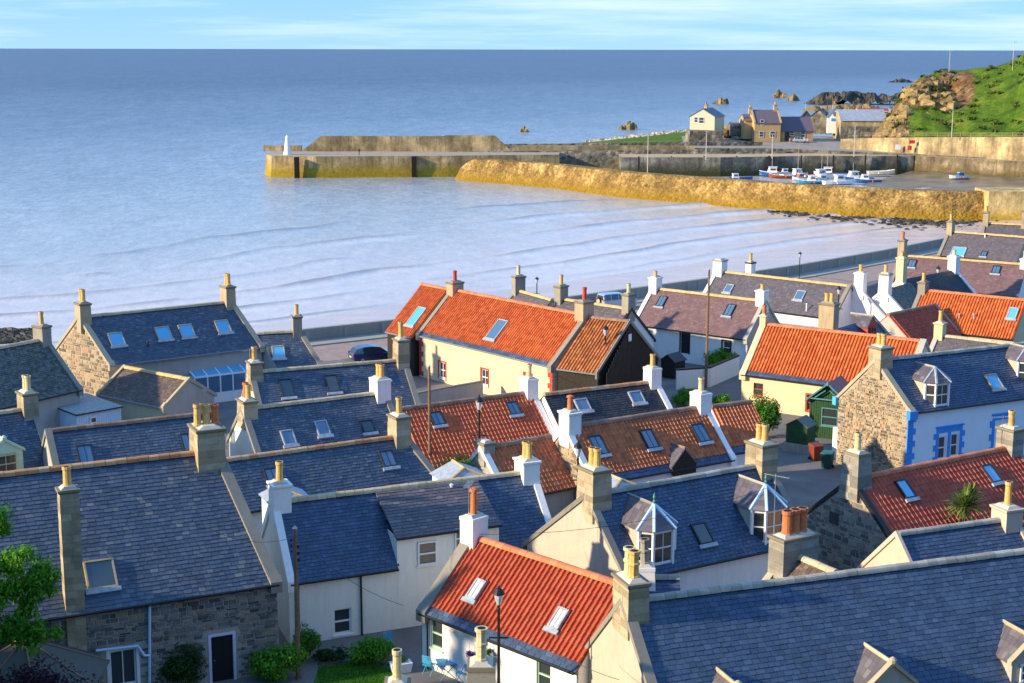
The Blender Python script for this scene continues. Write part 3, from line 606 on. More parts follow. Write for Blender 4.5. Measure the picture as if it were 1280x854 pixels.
def skerry(x0, x1, y, hpx, mat, label, depth=14, seed=1):
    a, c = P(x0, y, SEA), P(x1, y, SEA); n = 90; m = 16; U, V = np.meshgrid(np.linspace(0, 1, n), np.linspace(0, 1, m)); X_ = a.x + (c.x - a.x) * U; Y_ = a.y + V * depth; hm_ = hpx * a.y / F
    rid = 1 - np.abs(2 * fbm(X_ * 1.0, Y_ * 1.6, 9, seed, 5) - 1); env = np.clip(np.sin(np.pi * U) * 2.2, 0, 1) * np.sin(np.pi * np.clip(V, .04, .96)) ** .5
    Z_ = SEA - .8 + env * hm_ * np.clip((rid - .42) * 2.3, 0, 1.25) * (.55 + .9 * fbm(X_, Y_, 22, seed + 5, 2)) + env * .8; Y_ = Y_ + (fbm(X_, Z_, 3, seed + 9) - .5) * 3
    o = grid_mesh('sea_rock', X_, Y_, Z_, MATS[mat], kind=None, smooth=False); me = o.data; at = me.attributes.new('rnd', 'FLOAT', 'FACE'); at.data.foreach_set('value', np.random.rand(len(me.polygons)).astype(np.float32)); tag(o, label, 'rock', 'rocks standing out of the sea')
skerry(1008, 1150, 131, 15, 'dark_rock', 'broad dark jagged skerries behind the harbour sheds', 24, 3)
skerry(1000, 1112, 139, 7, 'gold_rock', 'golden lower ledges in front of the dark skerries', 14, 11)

# --- cliff and grassy hill at the right
def mat_cliff():
    m, nt, b = _new('cliff'); L_ = nt.links; v = _coord(nt)
    g = nt.nodes.new('ShaderNodeAttribute'); g.attribute_name = 'rock'; n = _noise(nt, v, .16, 7, .7); n2 = _noise(nt, v, .9, 6, .7); n3 = _noise(nt, _coord(nt, (.30, .30, .22)), 1.0, 7, .7)
    gr = _ramp(nt, n, ((.30, (.05, .05, .015)), (.42, (.06, .12, .012)), (.56, (.10, .18, .014)), (.70, (.19, .19, .03)))); gr = _mix(nt, .7, gr, _ramp(nt, n2, ((.3, .45), (.7, 1.5))), 'MULTIPLY')
    rk = _ramp(nt, n3, ((.3, (.07, .035, .018)), (.5, (.19, .105, .045)), (.7, (.36, .26, .15)))); rk = _mix(nt, .75, rk, _ramp(nt, n2, ((.3, .35), (.7, 1.5))), 'MULTIPLY')
    k = nt.nodes.new('ShaderNodeMath'); k.operation = 'MULTIPLY_ADD'; k.inputs[1].default_value = 1.3; L_.new(n2, k.inputs[0]); L_.new(g.outputs['Fac'], k.inputs[2])
    L_.new(_mix(nt, _ramp(nt, k.outputs[0], ((.95, 0), (1.2, 1))), gr, rk), b.inputs['Base Color']); b.inputs['Roughness'].default_value = .95; b.inputs['Specular IOR Level'].default_value = .1
    _bump(nt, b, n2, .9, .8); return m
mat_cliff()
# profile of the hill along screen x: foot row, crest row; foot distance, crest distance
pxs = [1096, 1106, 1118, 1130, 1142, 1154, 1175, 1192, 1208, 1230, 1245, 1262, 1272, 1282, 1310, 1360]
crest = [171, 160, 140, 118, 102, 94, 90, 88.5, 87, 84, 82, 78.5, 73, 62, 40, 20]
foot_d = [392, 389, 387, 385, 384, 382, 380, 378, 376, 372, 370, 367, 366, 364, 360, 352]
N = 110; M_ = 46; ux = np.linspace(0, 1, N); PXs = 1096 + ux * 264
CR = np.interp(PXs, pxs, crest); FD = np.interp(PXs, pxs, foot_d)
X = np.zeros((M_, N)); Y = X.copy(); Z = X.copy(); RK = X.copy()
for j in range(N):
    fz = 4.5; dep = 34 + 26 * min(1, max(0, (PXs[j] - 1096) / 90)); cd = FD[j] + dep; cz = max(z_at(PXs[j], CR[j], cd), fz + .2 if PXs[j] > 1112 else 4)
    for i in range(M_):
        t = i / (M_ - 1); 
        if t < .72: q = t / .72; d = FD[j] + dep * q; steep = q ** (.55 + .3 * min(1, max(0, (PXs[j] - 1110) / 80))); z = fz + (cz - fz) * steep
        else: q = (t - .72) / .28; d = cd + 60 * q; z = cz - q * q * 9
        p = PD(PXs[j], 100, d); X[i, j], Y[i, j], Z[i, j] = p.x, d, z
        rx = math.exp(-((PXs[j] - 1180) / 36) ** 4) * math.exp(-((q if t < .72 else 2) - .70) ** 4 / .008) if t < .72 else 0
        rl = math.exp(-((PXs[j] - 1122) / 20) ** 2) * (1 if t < .72 else 0) * .62
        RK[i, j] = max(rx, rl)
Z += (fbm(X, Y, 14, 7) - .5) * 2.4 + (fbm(X * 1.0, Z * 1.3, 4, 17) - .5) * (1.8 + 5.0 * RK); Y += (fbm(X, Z, 6, 27) - .5) * 9.0 * RK; X += (fbm(X, Z, 4, 37) - .5) * 3.5 * RK
HILL = (X.copy(), Y.copy(), Z.copy()); hill = grid_mesh('headland_hill', X, Y, Z, MATS['cliff'], smooth=True, attrs={'rock': RK})
crg = MB()
for i in range(170):
    j_ = int(np.clip(random.gauss(12, 7), 1, N - 2)) if random.random() < .6 else int(np.clip(random.gauss(34, 12), 1, N - 2)); i_ = random.randint(1, 31); rock_mesh(crg, (X[i_, j_], Y[i_, j_], Z[i_, j_] - .4), random.uniform(.6, 1.9), random.uniform(.6, 1.2), 7, 4) if (RK[i_, j_] > .25 or random.random() < .04) else None
tag(crg.build('crags', MATS['gold_rock'], hill), kind='stuff')
# the retaining wall at the foot of the hill
rw = [PD(1050, 180, 393), PD(1075, 180, 391), PD(1111, 180, 385), PD(1143, 180, 381), PD(1200, 180, 373.5), PD(1320, 180, 356)]
rwo = ribbon('retaining_wall', rw, 0, [z_at(1050, 174, 393), z_at(1075, 173, 391), z_at(1111, 172.3, 385), z_at(1143, 172, 381), z_at(1200, 171.5, 373.5), z_at(1300, 170.5, 358)], 1.2, 'retaining_stone')
tag(rwo, 'tall sunlit retaining wall below the grassy hill', 'wall')
b = MB(); top = [(p.x, p.y + .4, z_at(1150, 171.6, p.y)) for p in rw[1:]]
for i in range(len(top) - 1):
    a, c = Vector(top[i]), Vector(top[i + 1])
    for k in (.5, 1.0): b.tube(a + Vector((0, 0, k)), c + Vector((0, 0, k)), .035, n=4)
    n = int((c - a).length / 2.5)
    for k in range(n): q = a.lerp(c, k / n); b.tube(q, q + Vector((0, 0, 1.05)), .04, n=4)
b.build('railing', MATS['frame_wood'], rwo)
# path fence on the hill
# ------------------------------------------------------------------ pieces (slates, tiles, stones)
def make_variants(kind, mat, e, n=8):
    out = []
    for i in range(n):
        r = (i + 0.5 * random.random()) / n
        b = MB()
        if kind == 'slate':
            t = 0.022 + 0.014 * random.random(); j = random.uniform(-0.012, 0.012); k = 0.468
            lo, hi = -j, e * 1.12
            p = [(-k, lo, t), (k, lo + random.uniform(-0.008, 0.008), t + random.uniform(-0.004, 0.004)), (k, hi, 0.004), (-k, hi, 0.004), (-k, lo, -0.01), (k, lo, -0.01)]
            b.v = p; b.f = [(0, 1, 2, 3), (4, 5, 1, 0), (4, 0, 3), (1, 5, 2)]; b.m = [0] * 4; b.r = [r] * 4
        elif kind == 'tile':
            xs = [-0.5, -0.34, -0.16, 0.04, 0.24, 0.40, 0.5]; hs_ = [0.030, -0.012, -0.006, 0.030, 0.092, 0.086, 0.030]
            lift = 0.030
            for x, h in zip(xs, hs_): b.v.append((x, 0, h + lift))
            for x, h in zip(xs, hs_): b.v.append((x, e * 1.08, h + 0.002))
            for x, h in zip(xs, hs_): b.v.append((x, 0, h * 0.9 - 0.012))
            for q in range(6):
                b.f.append((q, q + 1, 8 + q, 7 + q)); b.f.append((14 + q, 15 + q, q + 1, q))
            b.m = [0] * 12; b.r = [r] * 12
        else:  # stone
            g = 0.06; c = [(-.5, -.5), (.5, -.5), (.5, .5), (-.5, .5)]
            j = lambda: random.uniform(-0.07, 0.07)
            base = [(x + j(), y + j()) for x, y in c]
            b.v = [(x, y, 0) for x, y in base] + [(x * 0.86 + j() * .4, y * 0.80 + j() * .4, 1) for x, y in base]
            b.f = [(4, 5, 6, 7), (0, 1, 5, 4), (1, 2, 6, 5), (2, 3, 7, 6), (3, 0, 4, 7)]; b.m = [0] * 5; b.r = [r] * 5
        out.append((b, b.mesh(kind, MATS[mat]), r))
    return out
_var = {}
def variants(kind, mat, e):
    key = (kind, mat, e)
    if key not in _var: _var[key] = make_variants(kind, mat, e, 10 if kind != 'stone' else 12)
    return _var[key]
def lay_pieces(root_M, parent, name, var, items, mat, n_ind, plural):
    """items: list of local matrices. The n_ind nearest in view become objects, the rest one joined part."""
    ranked = []
    for i, M in enumerate(items):
        w = root_M @ M.translation; x, y, d = proj(w)
        ranked.append((0 if (0 < x < 1280 and 0 < y < 854) else 1, d, i))
    ranked.sort(); solo = set(i for _, _, i in ranked[:n_ind]) if n_ind else set()
    mb_v, mb_f, mb_r = [], [], []
    for i, M in enumerate(items):
        b, me, r = random.choice(var)
        if i in solo:
            link(me, name, parent, M)
        else:
            A = np.array(M); V = np.array(b.v); V = V @ A[:3, :3].T + A[:3, 3]
            o = len(mb_v); mb_v.extend(map(tuple, V)); mb_f.extend(tuple(q + o for q in f) for f in b.f)
            rr = min(1, max(0, r + random.uniform(-.05, .05))); mb_r.extend([rr] * len(b.f))
    if mb_f:
        m = MB(); m.v = mb_v; m.f = mb_f; m.r = mb_r; m.m = [0] * len(mb_f)
        tag(m.build(plural, MATS[mat], parent), kind='stuff')


# ------------------------------------------------------------------ small parts
def window_part(parent, M, w, h, style='sash', frame='paint_white', glass='glass_window', depth=0.10, name='window'):
    """M: x along the wall, y outward, z up, origin at the middle of the opening on the wall face"""
    b = MB(); t = 0.07; y0, y1 = -depth - 0.05, -depth + 0.02
    b.box(-w / 2, -w / 2 + t, y0, y1, -h / 2, h / 2); b.box(w / 2 - t, w / 2, y0, y1, -h / 2, h / 2)
    b.box(-w / 2 + t, w / 2 - t, y0, y1, h / 2 - t, h / 2); b.box(-w / 2 + t, w / 2 - t, y0, y1 + 0.02, -h / 2, -h / 2 + t * 1.3)
    if style in ('sash', 'sash4'): b.box(-w / 2 + t, w / 2 - t, y0, y1 + .005, -0.035, 0.035)
    if style in ('sash4', 'pair'): b.box(-0.02, 0.02, y0, y1, -h / 2 + t, h / 2 - t)
    o = b.build(name, MATS[frame], parent, M)
    MB().box(-w / 2 + t * .8, w / 2 - t * .8, y0 - 0.01, y0 + 0.015, -h / 2 + t * .8, h / 2 - t * .8).build('pane', MATS[glass], o)
    if style in ('sash', 'sash4', 'pair'):
        MB().box(-w / 2 - .06, w / 2 + .06, -depth, 0.06, -h / 2 - .09, -h / 2 - .005).build('sill', MATS[frame if frame != 'frame_dark' else 'mortar_cap'], o)
    return o
def skylight_part(parent, M, w, h, style='dark'):
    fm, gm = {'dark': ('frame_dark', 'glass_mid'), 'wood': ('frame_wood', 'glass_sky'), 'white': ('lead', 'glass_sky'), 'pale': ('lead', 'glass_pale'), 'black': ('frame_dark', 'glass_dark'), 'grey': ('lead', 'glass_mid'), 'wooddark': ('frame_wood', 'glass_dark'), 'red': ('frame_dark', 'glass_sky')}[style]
    b = MB(); t = 0.08; z0, z1 = -0.02, 0.115
    b.box(-w / 2, -w / 2 + t, -h / 2, h / 2, z0, z1); b.box(w / 2 - t, w / 2, -h / 2, h / 2, z0, z1)
    b.box(-w / 2 + t, w / 2 - t, -h / 2, -h / 2 + t, z0, z1); b.box(-w / 2 + t, w / 2 - t, h / 2 - t, h / 2, z0, z1 + 0.02)
    if style in ('dark', 'pale') and w > 0.5: b.box(-0.02, 0.02, -h / 2 + t, h / 2 - t, z0, z1 - .02)
    o = b.build('skylight', MATS[fm], parent, M)
    MB().box(-w / 2 + t * .7, w / 2 - t * .7, -h / 2 + t * .7, h / 2 - t * .7, 0.02, 0.085).build('pane', MATS[gm], o)
    MB().box(-w / 2 - .1, w / 2 + .1, -h / 2 - .2, -h / 2 - .005, 0.0, 0.118).build('flashing', MATS['lead'], o)
    return o
_pots = {}
def pot_mesh(style, h, mat):
    key = (style, round(h, 2), mat)
    if key in _pots: return _pots[key]
    b = MB(); r = 0.17
    if style == 'big': r = .235
    if style == 'oct': r = .20
    if style == 'oct':
        pr = [(r * 1.25, 0), (r * 1.25, h * .10), (r, h * .14), (r * .92, h * .45), (r * 1.15, h * .50), (r * 1.15, h * .56), (r * .9, h * .60), (r * .88, h * .86), (r * 1.2, h * .90), (r * 1.2, h)]; n = 8
    elif style == 'cap':
        pr = [(r * 1.1, 0), (r, h * .1), (r * .9, h * .75), (r * .6, h * .76), (r * .6, h * .86), (r * 1.25, h * .86), (r * 1.2, h * .95), (r * .5, h)]; n = 12
    else:
        pr = [(r * 1.22, 0), (r * 1.18, h * .08), (r, h * .12), (r * .90, h * .82), (r * 1.08, h * .86), (r * 1.08, h)]; n = 12
    b.lathe(pr, n=n)
    if style != 'cap': b.lathe([(r * .78, h - .02), (r * .78, h + .004)], n=n, mi=1)
    _pots[key] = b.mesh('chimney_pot', [MATS[mat], MATS['soot']], smooth=False); return _pots[key]
def chimney_part(parent, loc, w, d, z0, z1, mat='stack_stone', pots=(('plain', .75, 'pot_buff'),), cap=True, along='v', flare=0.0, capmat=None, blocks=False):
    """loc: (x,y) in the house frame, w along the ridge (x), d across (y)"""
    b = MB(); hw, hd = w / 2, d / 2; x, y = loc
    zc = z1 - 0.16
    b.hexa([(x - hw - flare, y - hd - flare, z0), (x + hw + flare, y - hd - flare, z0), (x + hw + flare, y + hd + flare, z0), (x - hw - flare, y + hd + flare, z0),
            (x - hw, y - hd, zc), (x + hw, y - hd, zc), (x + hw, y + hd, zc), (x - hw, y + hd, zc)])
    o = b.build('chimney', MATS[mat], parent)
    if blocks:
        am = MATS['ashlar' if mat == 'stack_stone' else 'ashlar_grey']; zc0 = z0 + .1; i = 0; hh = .30
        while zc0 + hh < zc - .02:
            t = (zc0 - z0) / max(.1, zc - z0); fl = flare * (1 - t); g = .012
            fr_ = random.uniform(.35, .65)
            if d > w: parts_ = [(x - hw - fl - g, x + hw + fl + g, y - hd - fl - g, y - hd + d * fr_ - .006), (x - hw - fl - g, x + hw + fl + g, y - hd + d * fr_ + .006, y + hd + fl + g)]
            else: parts_ = [(x - hw - fl - g, x - hw + w * fr_ - .006, y - hd - fl - g, y + hd + fl + g), (x - hw + w * fr_ + .006, x + hw + fl + g, y - hd - fl - g, y + hd + fl + g)]
            for q in parts_:
                e_ = random.uniform(-.004, .006); MB().box(q[0] - e_, q[1] + e_, q[2] - (e_ if q[2] < y - hd * .9 else 0), q[3] + (e_ if q[3] > y + hd * .9 else 0), zc0 + .006, zc0 + hh - .006).build('ashlar_block', am, o)
            zc0 += hh; i += 1
    c = MB(); q = 0.075 if cap else 0.02
    c.hexa([(x - hw - .02, y - hd - .02, zc - .004), (x + hw + .02, y - hd - .02, zc - .004), (x + hw + .02, y + hd + .02, zc - .004), (x - hw - .02, y + hd + .02, zc - .004),
            (x - hw - q, y - hd - q, zc + .06), (x + hw + q, y - hd - q, zc + .06), (x + hw + q, y + hd + q, zc + .06), (x - hw - q, y + hd + q, zc + .06)])
    c.box(x - hw - q, x + hw + q, y - hd - q, y + hd + q, zc + .06, z1)
    c.build('chimney_cap', MATS[capmat or ('cap_dark' if mat.startswith('stack') else mat)], o)
    f = MB(); f.hexa([(x - hw * .9, y - hd * .9, z1 - .01), (x + hw * .9, y - hd * .9, z1 - .01), (x + hw * .9, y + hd * .9, z1 - .01), (x - hw * .9, y + hd * .9, z1 - .01),
                      (x - hw * .45, y - hd * .7, z1 + .12), (x + hw * .45, y - hd * .7, z1 + .12), (x + hw * .45, y + hd * .7, z1 + .12), (x - hw * .45, y + hd * .7, z1 + .12)])
    f.build('flaunching', MATS['mortar_cap' if not mat.startswith('stack') or blocks else 'stack_grey'], o)
    n = len(pots)
    for i, (st, ph, pm) in enumerate(pots):
        t = 0 if n == 1 else (i / (n - 1) - .5) * min((d if along == 'v' else w) * .66, .42 * (n - 1))
        px, py = (x, y + t) if along == 'v' else (x + t, y)
        link(pot_mesh(st, ph, pm), 'chimney_pot', o, Matrix.Translation((px, py, z1 + .04)) @ Matrix.Rotation(random.random() * 6, 4, 'Z') @ Matrix.Rotation(random.uniform(-.03, .03), 4, 'X'))
    return o
_rt = {}
def ridge_meshes(mat):
    if mat in _rt: return _rt[mat]
    out = []
    for i in range(5):
        b = MB(); r = (i + .5) / 5; pr = []
        for k in range(6):
            a = math.pi * k / 5; pr.append((0.155 * math.cos(a) * 1.15, 0.12 * math.sin(a) - .05))
        pr = [(0.20, -.13)] + pr + [(-0.20, -.13)]
        for x in (-.5, .5):
            for y, z in pr: b.v.append((x, y, z))
        n = len(pr)
        for k in range(n - 1): b.f.append((k, k + 1, n + k + 1, n + k))
        b.f.append(tuple(range(n - 1, -1, -1))); b.f.append(tuple(range(n, 2 * n))); b.m = [0] * len(b.f); b.r = [r] * len(b.f)
        out.append(b.mesh('ridge_tile', MATS[mat]))
    _rt[mat] = out; return out

# ------------------------------------------------------------------ house
class House: pass
HOUSES = {}
def house(key, name, label, A, B, C=None, zr=6.0, pitch=43.0, run=None, rear=None, shear=0.0, wall='wall_white', gableA=None, gableB=None,
          roof='slate', rmat='slate_blue', ridge='ridge_buff', skewA='coping_grey', skewB='coping_grey', skew_w=0.30, chims=(), lights=(), wins=(), doors=(),
          gutter='gutter_black', ind=0, e=None, tw=None, cat='house', zbase=-0.4, band=None, rub_front=None, rub_A=None, over=0.18, group=None, RC=None, cut=None):
    h = House(); HOUSES[key] = h
    e = e or (.19 if ind else .17); tw = tw or ((.28 if ind else .25) if roof == 'slate' else .26)
    a = P(A[0], A[1], zr); b_ = P(B[0], B[1], zr); ev = Vector((b_.x - a.x, b_.y - a.y)); L = ev.length; ev /= L
    nv = Vector((ev.y, -ev.x)); tp = math.tan(R(pitch))
    if C is not None and run is None:
        g = lambda dz: (Vector(P(C[0], C[1], zr - dz)[:2]) - Vector(a[:2])).dot(nv) - dz / tp
        g0, g1 = g(.4), g(6.0); dz = .4 + 5.6 * g0 / (g0 - g1); run = dz / tp
    else: dz = run * tp
    rear = run if rear is None else rear
    if shear in ('A', 'B'):       # C is the eave corner of that gable: the plan is not quite square
        c_ = P(C[0], C[1], zr - dz); off = (Vector(c_[:2]) - Vector((a if shear == 'A' else b_)[:2])).dot(ev)
        shear = max(-.6, min(.6, off / run))
    kr = shear
    if RC is not None:            # rear eave corner of gable A as seen
        f = lambda z: -(Vector(P(RC[0], RC[1], z)[:2]) - Vector(a[:2])).dot(nv) - (zr - z) / tp
        f0, f1 = f(zr - .5), f(zr - 6); zc = zr - .5 - 5.5 * f0 / (f0 - f1); c_ = P(RC[0], RC[1], zc); rear = (zr - zc) / tp; kr = max(-.7, min(.7, -(Vector(c_[:2]) - Vector(a[:2])).dot(ev) / rear)); pass
    h.L, h.run, h.rear, h.zr, h.ze, h.tp, h.k = L, run, rear, zr, zr - dz, tp, shear
    mid = (a + b_) / 2
    root = empty(name, (mid.x, mid.y, 0), math.atan2(ev.y, ev.x)); tag(root, label, cat, group); h.root = root
    RM = Matrix.Translation((mid.x, mid.y, 0)) @ Matrix.Rotation(math.atan2(ev.y, ev.x), 4, 'Z'); h.M = RM; h.Mi = RM.inverted()
    S = math.hypot(run, dz); tv, tz = run / S, dz / S; h.S, h.tv, h.tz = S, tv, tz
    loc = lambda u, v, z: Vector((u - L / 2 + (shear if v > 0 else kr) * v, -v, z)); h.loc = loc
    def hit(px, py, nrm, d0):     # local ray / plane
        o = h.Mi @ Vector((0, 0, H)); d = h.Mi.to_3x3() @ ray(px, py); t = (d0 - o.dot(nrm)) / d.dot(nrm); return o + d * t
    h.hit_roof = lambda px, py: hit(px, py, Vector((0, -tz, tv)), Vector((0, 0, zr)).dot(Vector((0, -tz, tv))))
    vw = run - over
    h.hit_front = lambda px, py: hit(px, py, Vector((0, -1, 0)), vw)
    # --- walls
    vr = -(rear - over); zw = zr - vw * tp - .10; zwr = zr + vr * tp - .10; h.vw, h.zw = vw, zw
    w = MB(); holes = []
    for (x, y, ww, hh, st, fr) in wins:
        q = h.hit_front(x, y); holes.append((q.x, q.z, ww, hh, st, fr, 'w'))
    for (x, y, ww, hh, fr, sur) in doors:
        q = h.hit_front(x, y); holes.append((q.x, q.z, ww, hh, fr, sur, 'd'))
    x0, x1 = -L / 2 + shear * vw + .02, L / 2 + shear * vw - .02
    xs = sorted(set([x0, x1] + [min(max(v, x0 + .02), x1 - .02) for c in holes for v in (c[0] - c[2] / 2, c[0] + c[2] / 2)]))
    zs = sorted(set([zbase, zw] + [min(max(v, zbase + .02), zw - .02) for c in holes for v in (c[1] - c[3] / 2, c[1] + c[3] / 2)]))
    for i in range(len(xs) - 1):
        for j in range(len(zs) - 1):
            cx, cz = (xs[i] + xs[i + 1]) / 2, (zs[j] + zs[j + 1]) / 2
            if any(abs(cx - c[0]) < c[2] / 2 and abs(cz - c[1]) < c[3] / 2 for c in holes): continue
            w.quad([(xs[i], -vw, zs[j]), (xs[i + 1], -vw, zs[j]), (xs[i + 1], -vw, zs[j + 1]), (xs[i], -vw, zs[j + 1])])
    for c in holes:               # reveals
        l, r_, bo, to = c[0] - c[2] / 2, c[0] + c[2] / 2, c[1] - c[3] / 2, min(c[1] + c[3] / 2, zw)
        y0, y1 = -vw, -vw + .16
        for q in ([(l, y0, bo), (l, y1, bo), (l, y1, to), (l, y0, to)], [(r_, y1, bo), (r_, y0, bo), (r_, y0, to), (r_, y1, to)],
                  [(l, y0, to), (l, y1, to), (r_, y1, to), (r_, y0, to)], [(l, y1, bo), (l, y0, bo), (r_, y0, bo), (r_, y1, bo)], [(l, y1, bo), (r_, y1, bo), (r_, y1, to), (l, y1, to)]): w.quad(q)
    ra, rb = -L / 2 + kr * vr + .02, L / 2 + kr * vr - .02
    w.quad([(rb, -vr, zbase), (ra, -vr, zbase), (ra, -vr, zwr), (rb, -vr, zwr)])
    w.quad([(ra, -vr, zbase), (x0, -vw, zbase), (x0, -vw, zw), (-L / 2 + .02, 0, zr - .1), (ra, -vr, zwr)], 1)
    w.quad([(x1, -vw, zbase), (rb, -vr, zbase), (rb, -vr, zwr), (L / 2 - .02, 0, zr - .1), (x1, -vw, zw)], 2)
    h.wall = w.build('wall', [MATS[wall], MATS[gableA or wall], MATS[gableB or wall]], root)
    Mx = lambda px, pz: mat4((1, 0, 0), (0, -1, 0), (0, 0, 1), (px, -vw, pz))
    for c in holes:
        # wall frame: x along wall, y outward -> columns
        Mw = Matrix(((1, 0, 0, c[0]), (0, -1, 0, -vw), (0, 0, 1, c[1]), (0, 0, 0, 1)))
        Mw = Matrix.Translation((c[0], -vw, c[1])) @ Matrix.Rotation(math.pi, 4, 'Z')
        if c[6] == 'w':
            fr = c[5].split('+'); o = window_part(root, Mw, c[2], c[3], c[4], fr[0], fr[2] if len(fr) > 2 else 'glass_window')
            if len(fr) > 1 and fr[1]:
                s_ = MB(); g = .13; ww, hh = c[2] / 2, c[3] / 2
                s_.box(-ww - g, -ww - .002, -.02, .035, -hh - g, hh + g); s_.box(ww + .002, ww + g, -.02, .035, -hh - g, hh + g)
                s_.box(-ww, ww, -.02, .035, hh + .002, hh + g); s_.box(-ww, ww, -.02, .05, -hh - g, -hh - .002)
                s_.build('surround', MATS[fr[1]], o)
        else:
            b2 = MB(); ww, hh = c[2] / 2, c[3] / 2
            b2.box(-ww, ww, -.15, -.10, -hh, hh)
            for sx in (-1, 1):
                for zz in (-.55, .25): b2.box(sx * ww * .5 - ww * .32, sx * ww * .5 + ww * .32, -.10, -.085, zz * hh, (zz + .6) * hh)
            o = b2.build('door', MATS[c[4]], root, Mw)
            if c[5]:
                s_ = MB(); g = .12
                s_.box(-ww - g, -ww - .002, -.02, .035, -hh, hh + g); s_.box(ww + .002, ww + g, -.02, .035, -hh, hh + g); s_.box(-ww, ww, -.02, .035, hh + .002, hh + g)
                s_.build('door_frame', MATS[c[5]], o)
            MB().lathe([(.03, 0), (.035, .03), (.0, .05)], c=(ww * .7, -.08, 0), n=8).build('door_handle', MATS['steel'], o)
    # --- roof deck
    rf = MB(); dzr = rear * tp
    cu = None
    if cut: cu = (h.hit_front(*cut[0]).x + L / 2 - shear * vw, h.hit_front(*cut[1]).x + L / 2 - shear * vw)
    def deck(sv, sz, ua_=0.0, ub_=None):
        t = .09; ub_ = L if ub_ is None else ub_
        p0, p1 = loc(ua_, 0, zr), loc(ub_, 0, zr); p2, p3 = loc(ub_, sv, zr - sz), loc(ua_, sv, zr - sz); dn = Vector((0, 0, -t))
        rf.hexa([p3 + dn, p2 + dn, p1 + dn, p0 + dn, p3, p2, p1, p0] if sv > 0 else [p0 + dn, p1 + dn, p2 + dn, p3 + dn, p0, p1, p2, p3])
    if cu: deck(run, dz, 0, cu[0]); deck(run, dz, cu[1], L); deck(run * .3, dz * .3, cu[0], cu[1])
    else: deck(run, dz)
    deck(-rear, dzr)
    h.roof = rf.build('roof', MATS[rmat if roof == 'slate' else rmat], root)
    # --- slates / tiles on the front slope
    ua = skew_w if skewA else 0.0; ub = L - (skew_w if skewB else 0.0)
    items = []; eb = 0.0
    X = Vector((1, 0, 0)); Y = Vector((0, tv, tz)); Z = Vector((0, -tz, tv))
    def rows(s0, s1, e_, wd, stag, var_w, rowjit=0.0):
        it = []; nrow = max(1, int(round((s1 - s0) / e_))); ee = (s1 - s0) / nrow
        for i in range(nrow):
            s_ = s0 + i * ee; q = S - s_; v = q * tv; z = zr - q * tz
            u = ua - (stag * (i % 2) * wd * .5); 
            while u < ub - .02:
                wdt = wd * random.uniform(1 - var_w, 1 + var_w); uu0, uu1 = max(u, ua), min(u + wdt, ub); u += wdt
                if uu1 - uu0 < .05: continue
                if cu and v > run * .28 and cu[0] < (uu0 + uu1) / 2 < cu[1]: continue
                p = loc((uu0 + uu1) / 2, v, z) + Y * random.uniform(-rowjit, rowjit)
                M = mat4(X, Y, Z, p) @ Matrix.Diagonal((uu1 - uu0, 1, 1, 1))
                it.append(M)
        return it
    if band:                      # slate easing courses at the eave below the tiles
        it = rows(-.02, band, .22, .36, 1, .15)
        lay_pieces(RM, h.roof, 'slate', variants('slate', 'slate_deep', .22), it, 'slate_deep', 60 if ind else 0, 'slate_courses'); eb = band + .02
    if roof == 'slate':
        it = rows(-.03, S - .06, e, tw or .36, 1, .22, .012)
        lay_pieces(RM, h.roof, 'slate', variants('slate', rmat, e), it, rmat, ind, 'slate_courses')
    elif roof == 'tile':
        it = rows(eb - .03, S - .06, e, tw or .26, 0, 0.0, .012)
        lay_pieces(RM, h.roof, 'roof_tile', variants('tile', rmat, e), it, rmat, ind, 'roof_tile_courses')
    # --- ridge
    if ridge:
        ms = ridge_meshes(ridge); u0, u1 = (ua if skewA else 0), (ub if skewB else L); n = max(1, int((u1 - u0) / .46)); st = (u1 - u0) / n
        for i in range(n):
            link(random.choice(ms), 'ridge_tile', h.roof, Matrix.Translation(loc(u0 + (i + .5) * st, 0, zr + .085 + random.uniform(-.008, .008))) @ Matrix.Diagonal((st * .97, 1, 1, 1)) @ Matrix.Rotation(random.uniform(-.012, .012), 4, 'Y'))
    # --- skews
    for sk, u0, u1 in ((skewA, -.07, skew_w), (skewB, L - skew_w, L + .07)):
        if not sk: continue
        b3 = MB(); nz_ = Vector((0, -tz, tv)); nzr = Vector((0, tz, tv)); up, dn = .15, .10
        Zu = Vector((0, 0, 1))
        top_f = [loc(u0, run + .06, h.ze - .06 * tp), loc(u1, run + .06, h.ze - .06 * tp)]; rid = [loc(u0, 0, zr), loc(u1, 0, zr)]
        top_r = [loc(u0, -rear - .04, zr - dzr - .04 * tp), loc(u1, -rear - .04, zr - dzr - .04 * tp)]
        b3.hexa([top_f[0] - Zu * dn, top_f[1] - Zu * dn, rid[1] - Zu * dn, rid[0] - Zu * dn, top_f[0] + Zu * up, top_f[1] + Zu * up, rid[1] + Zu * up * 1.25, rid[0] + Zu * up * 1.25])
        b3.hexa([rid[0] - Zu * dn, rid[1] - Zu * dn, top_r[1] - Zu * dn, top_r[0] - Zu * dn, rid[0] + Zu * up * 1.25, rid[1] + Zu * up * 1.25, top_r[1] + Zu * up, top_r[0] + Zu * up])
        q = top_f[0]; q1 = top_f[1]
        b3.hexa([q + Vector((-.01, -.05, -.34)), q1 + Vector((.01, -.05, -.34)), q1 + Vector((.01, .30, -.34)), q + Vector((-.01, .30, -.34)),
                 q + Vector((-.01, -.05, .155)), q1 + Vector((.01, -.05, .155)), q1 + Vector((.01, .22, .40)), q + Vector((-.01, .22, .40))])
        b3.build('skew_coping', MATS[sk], root)
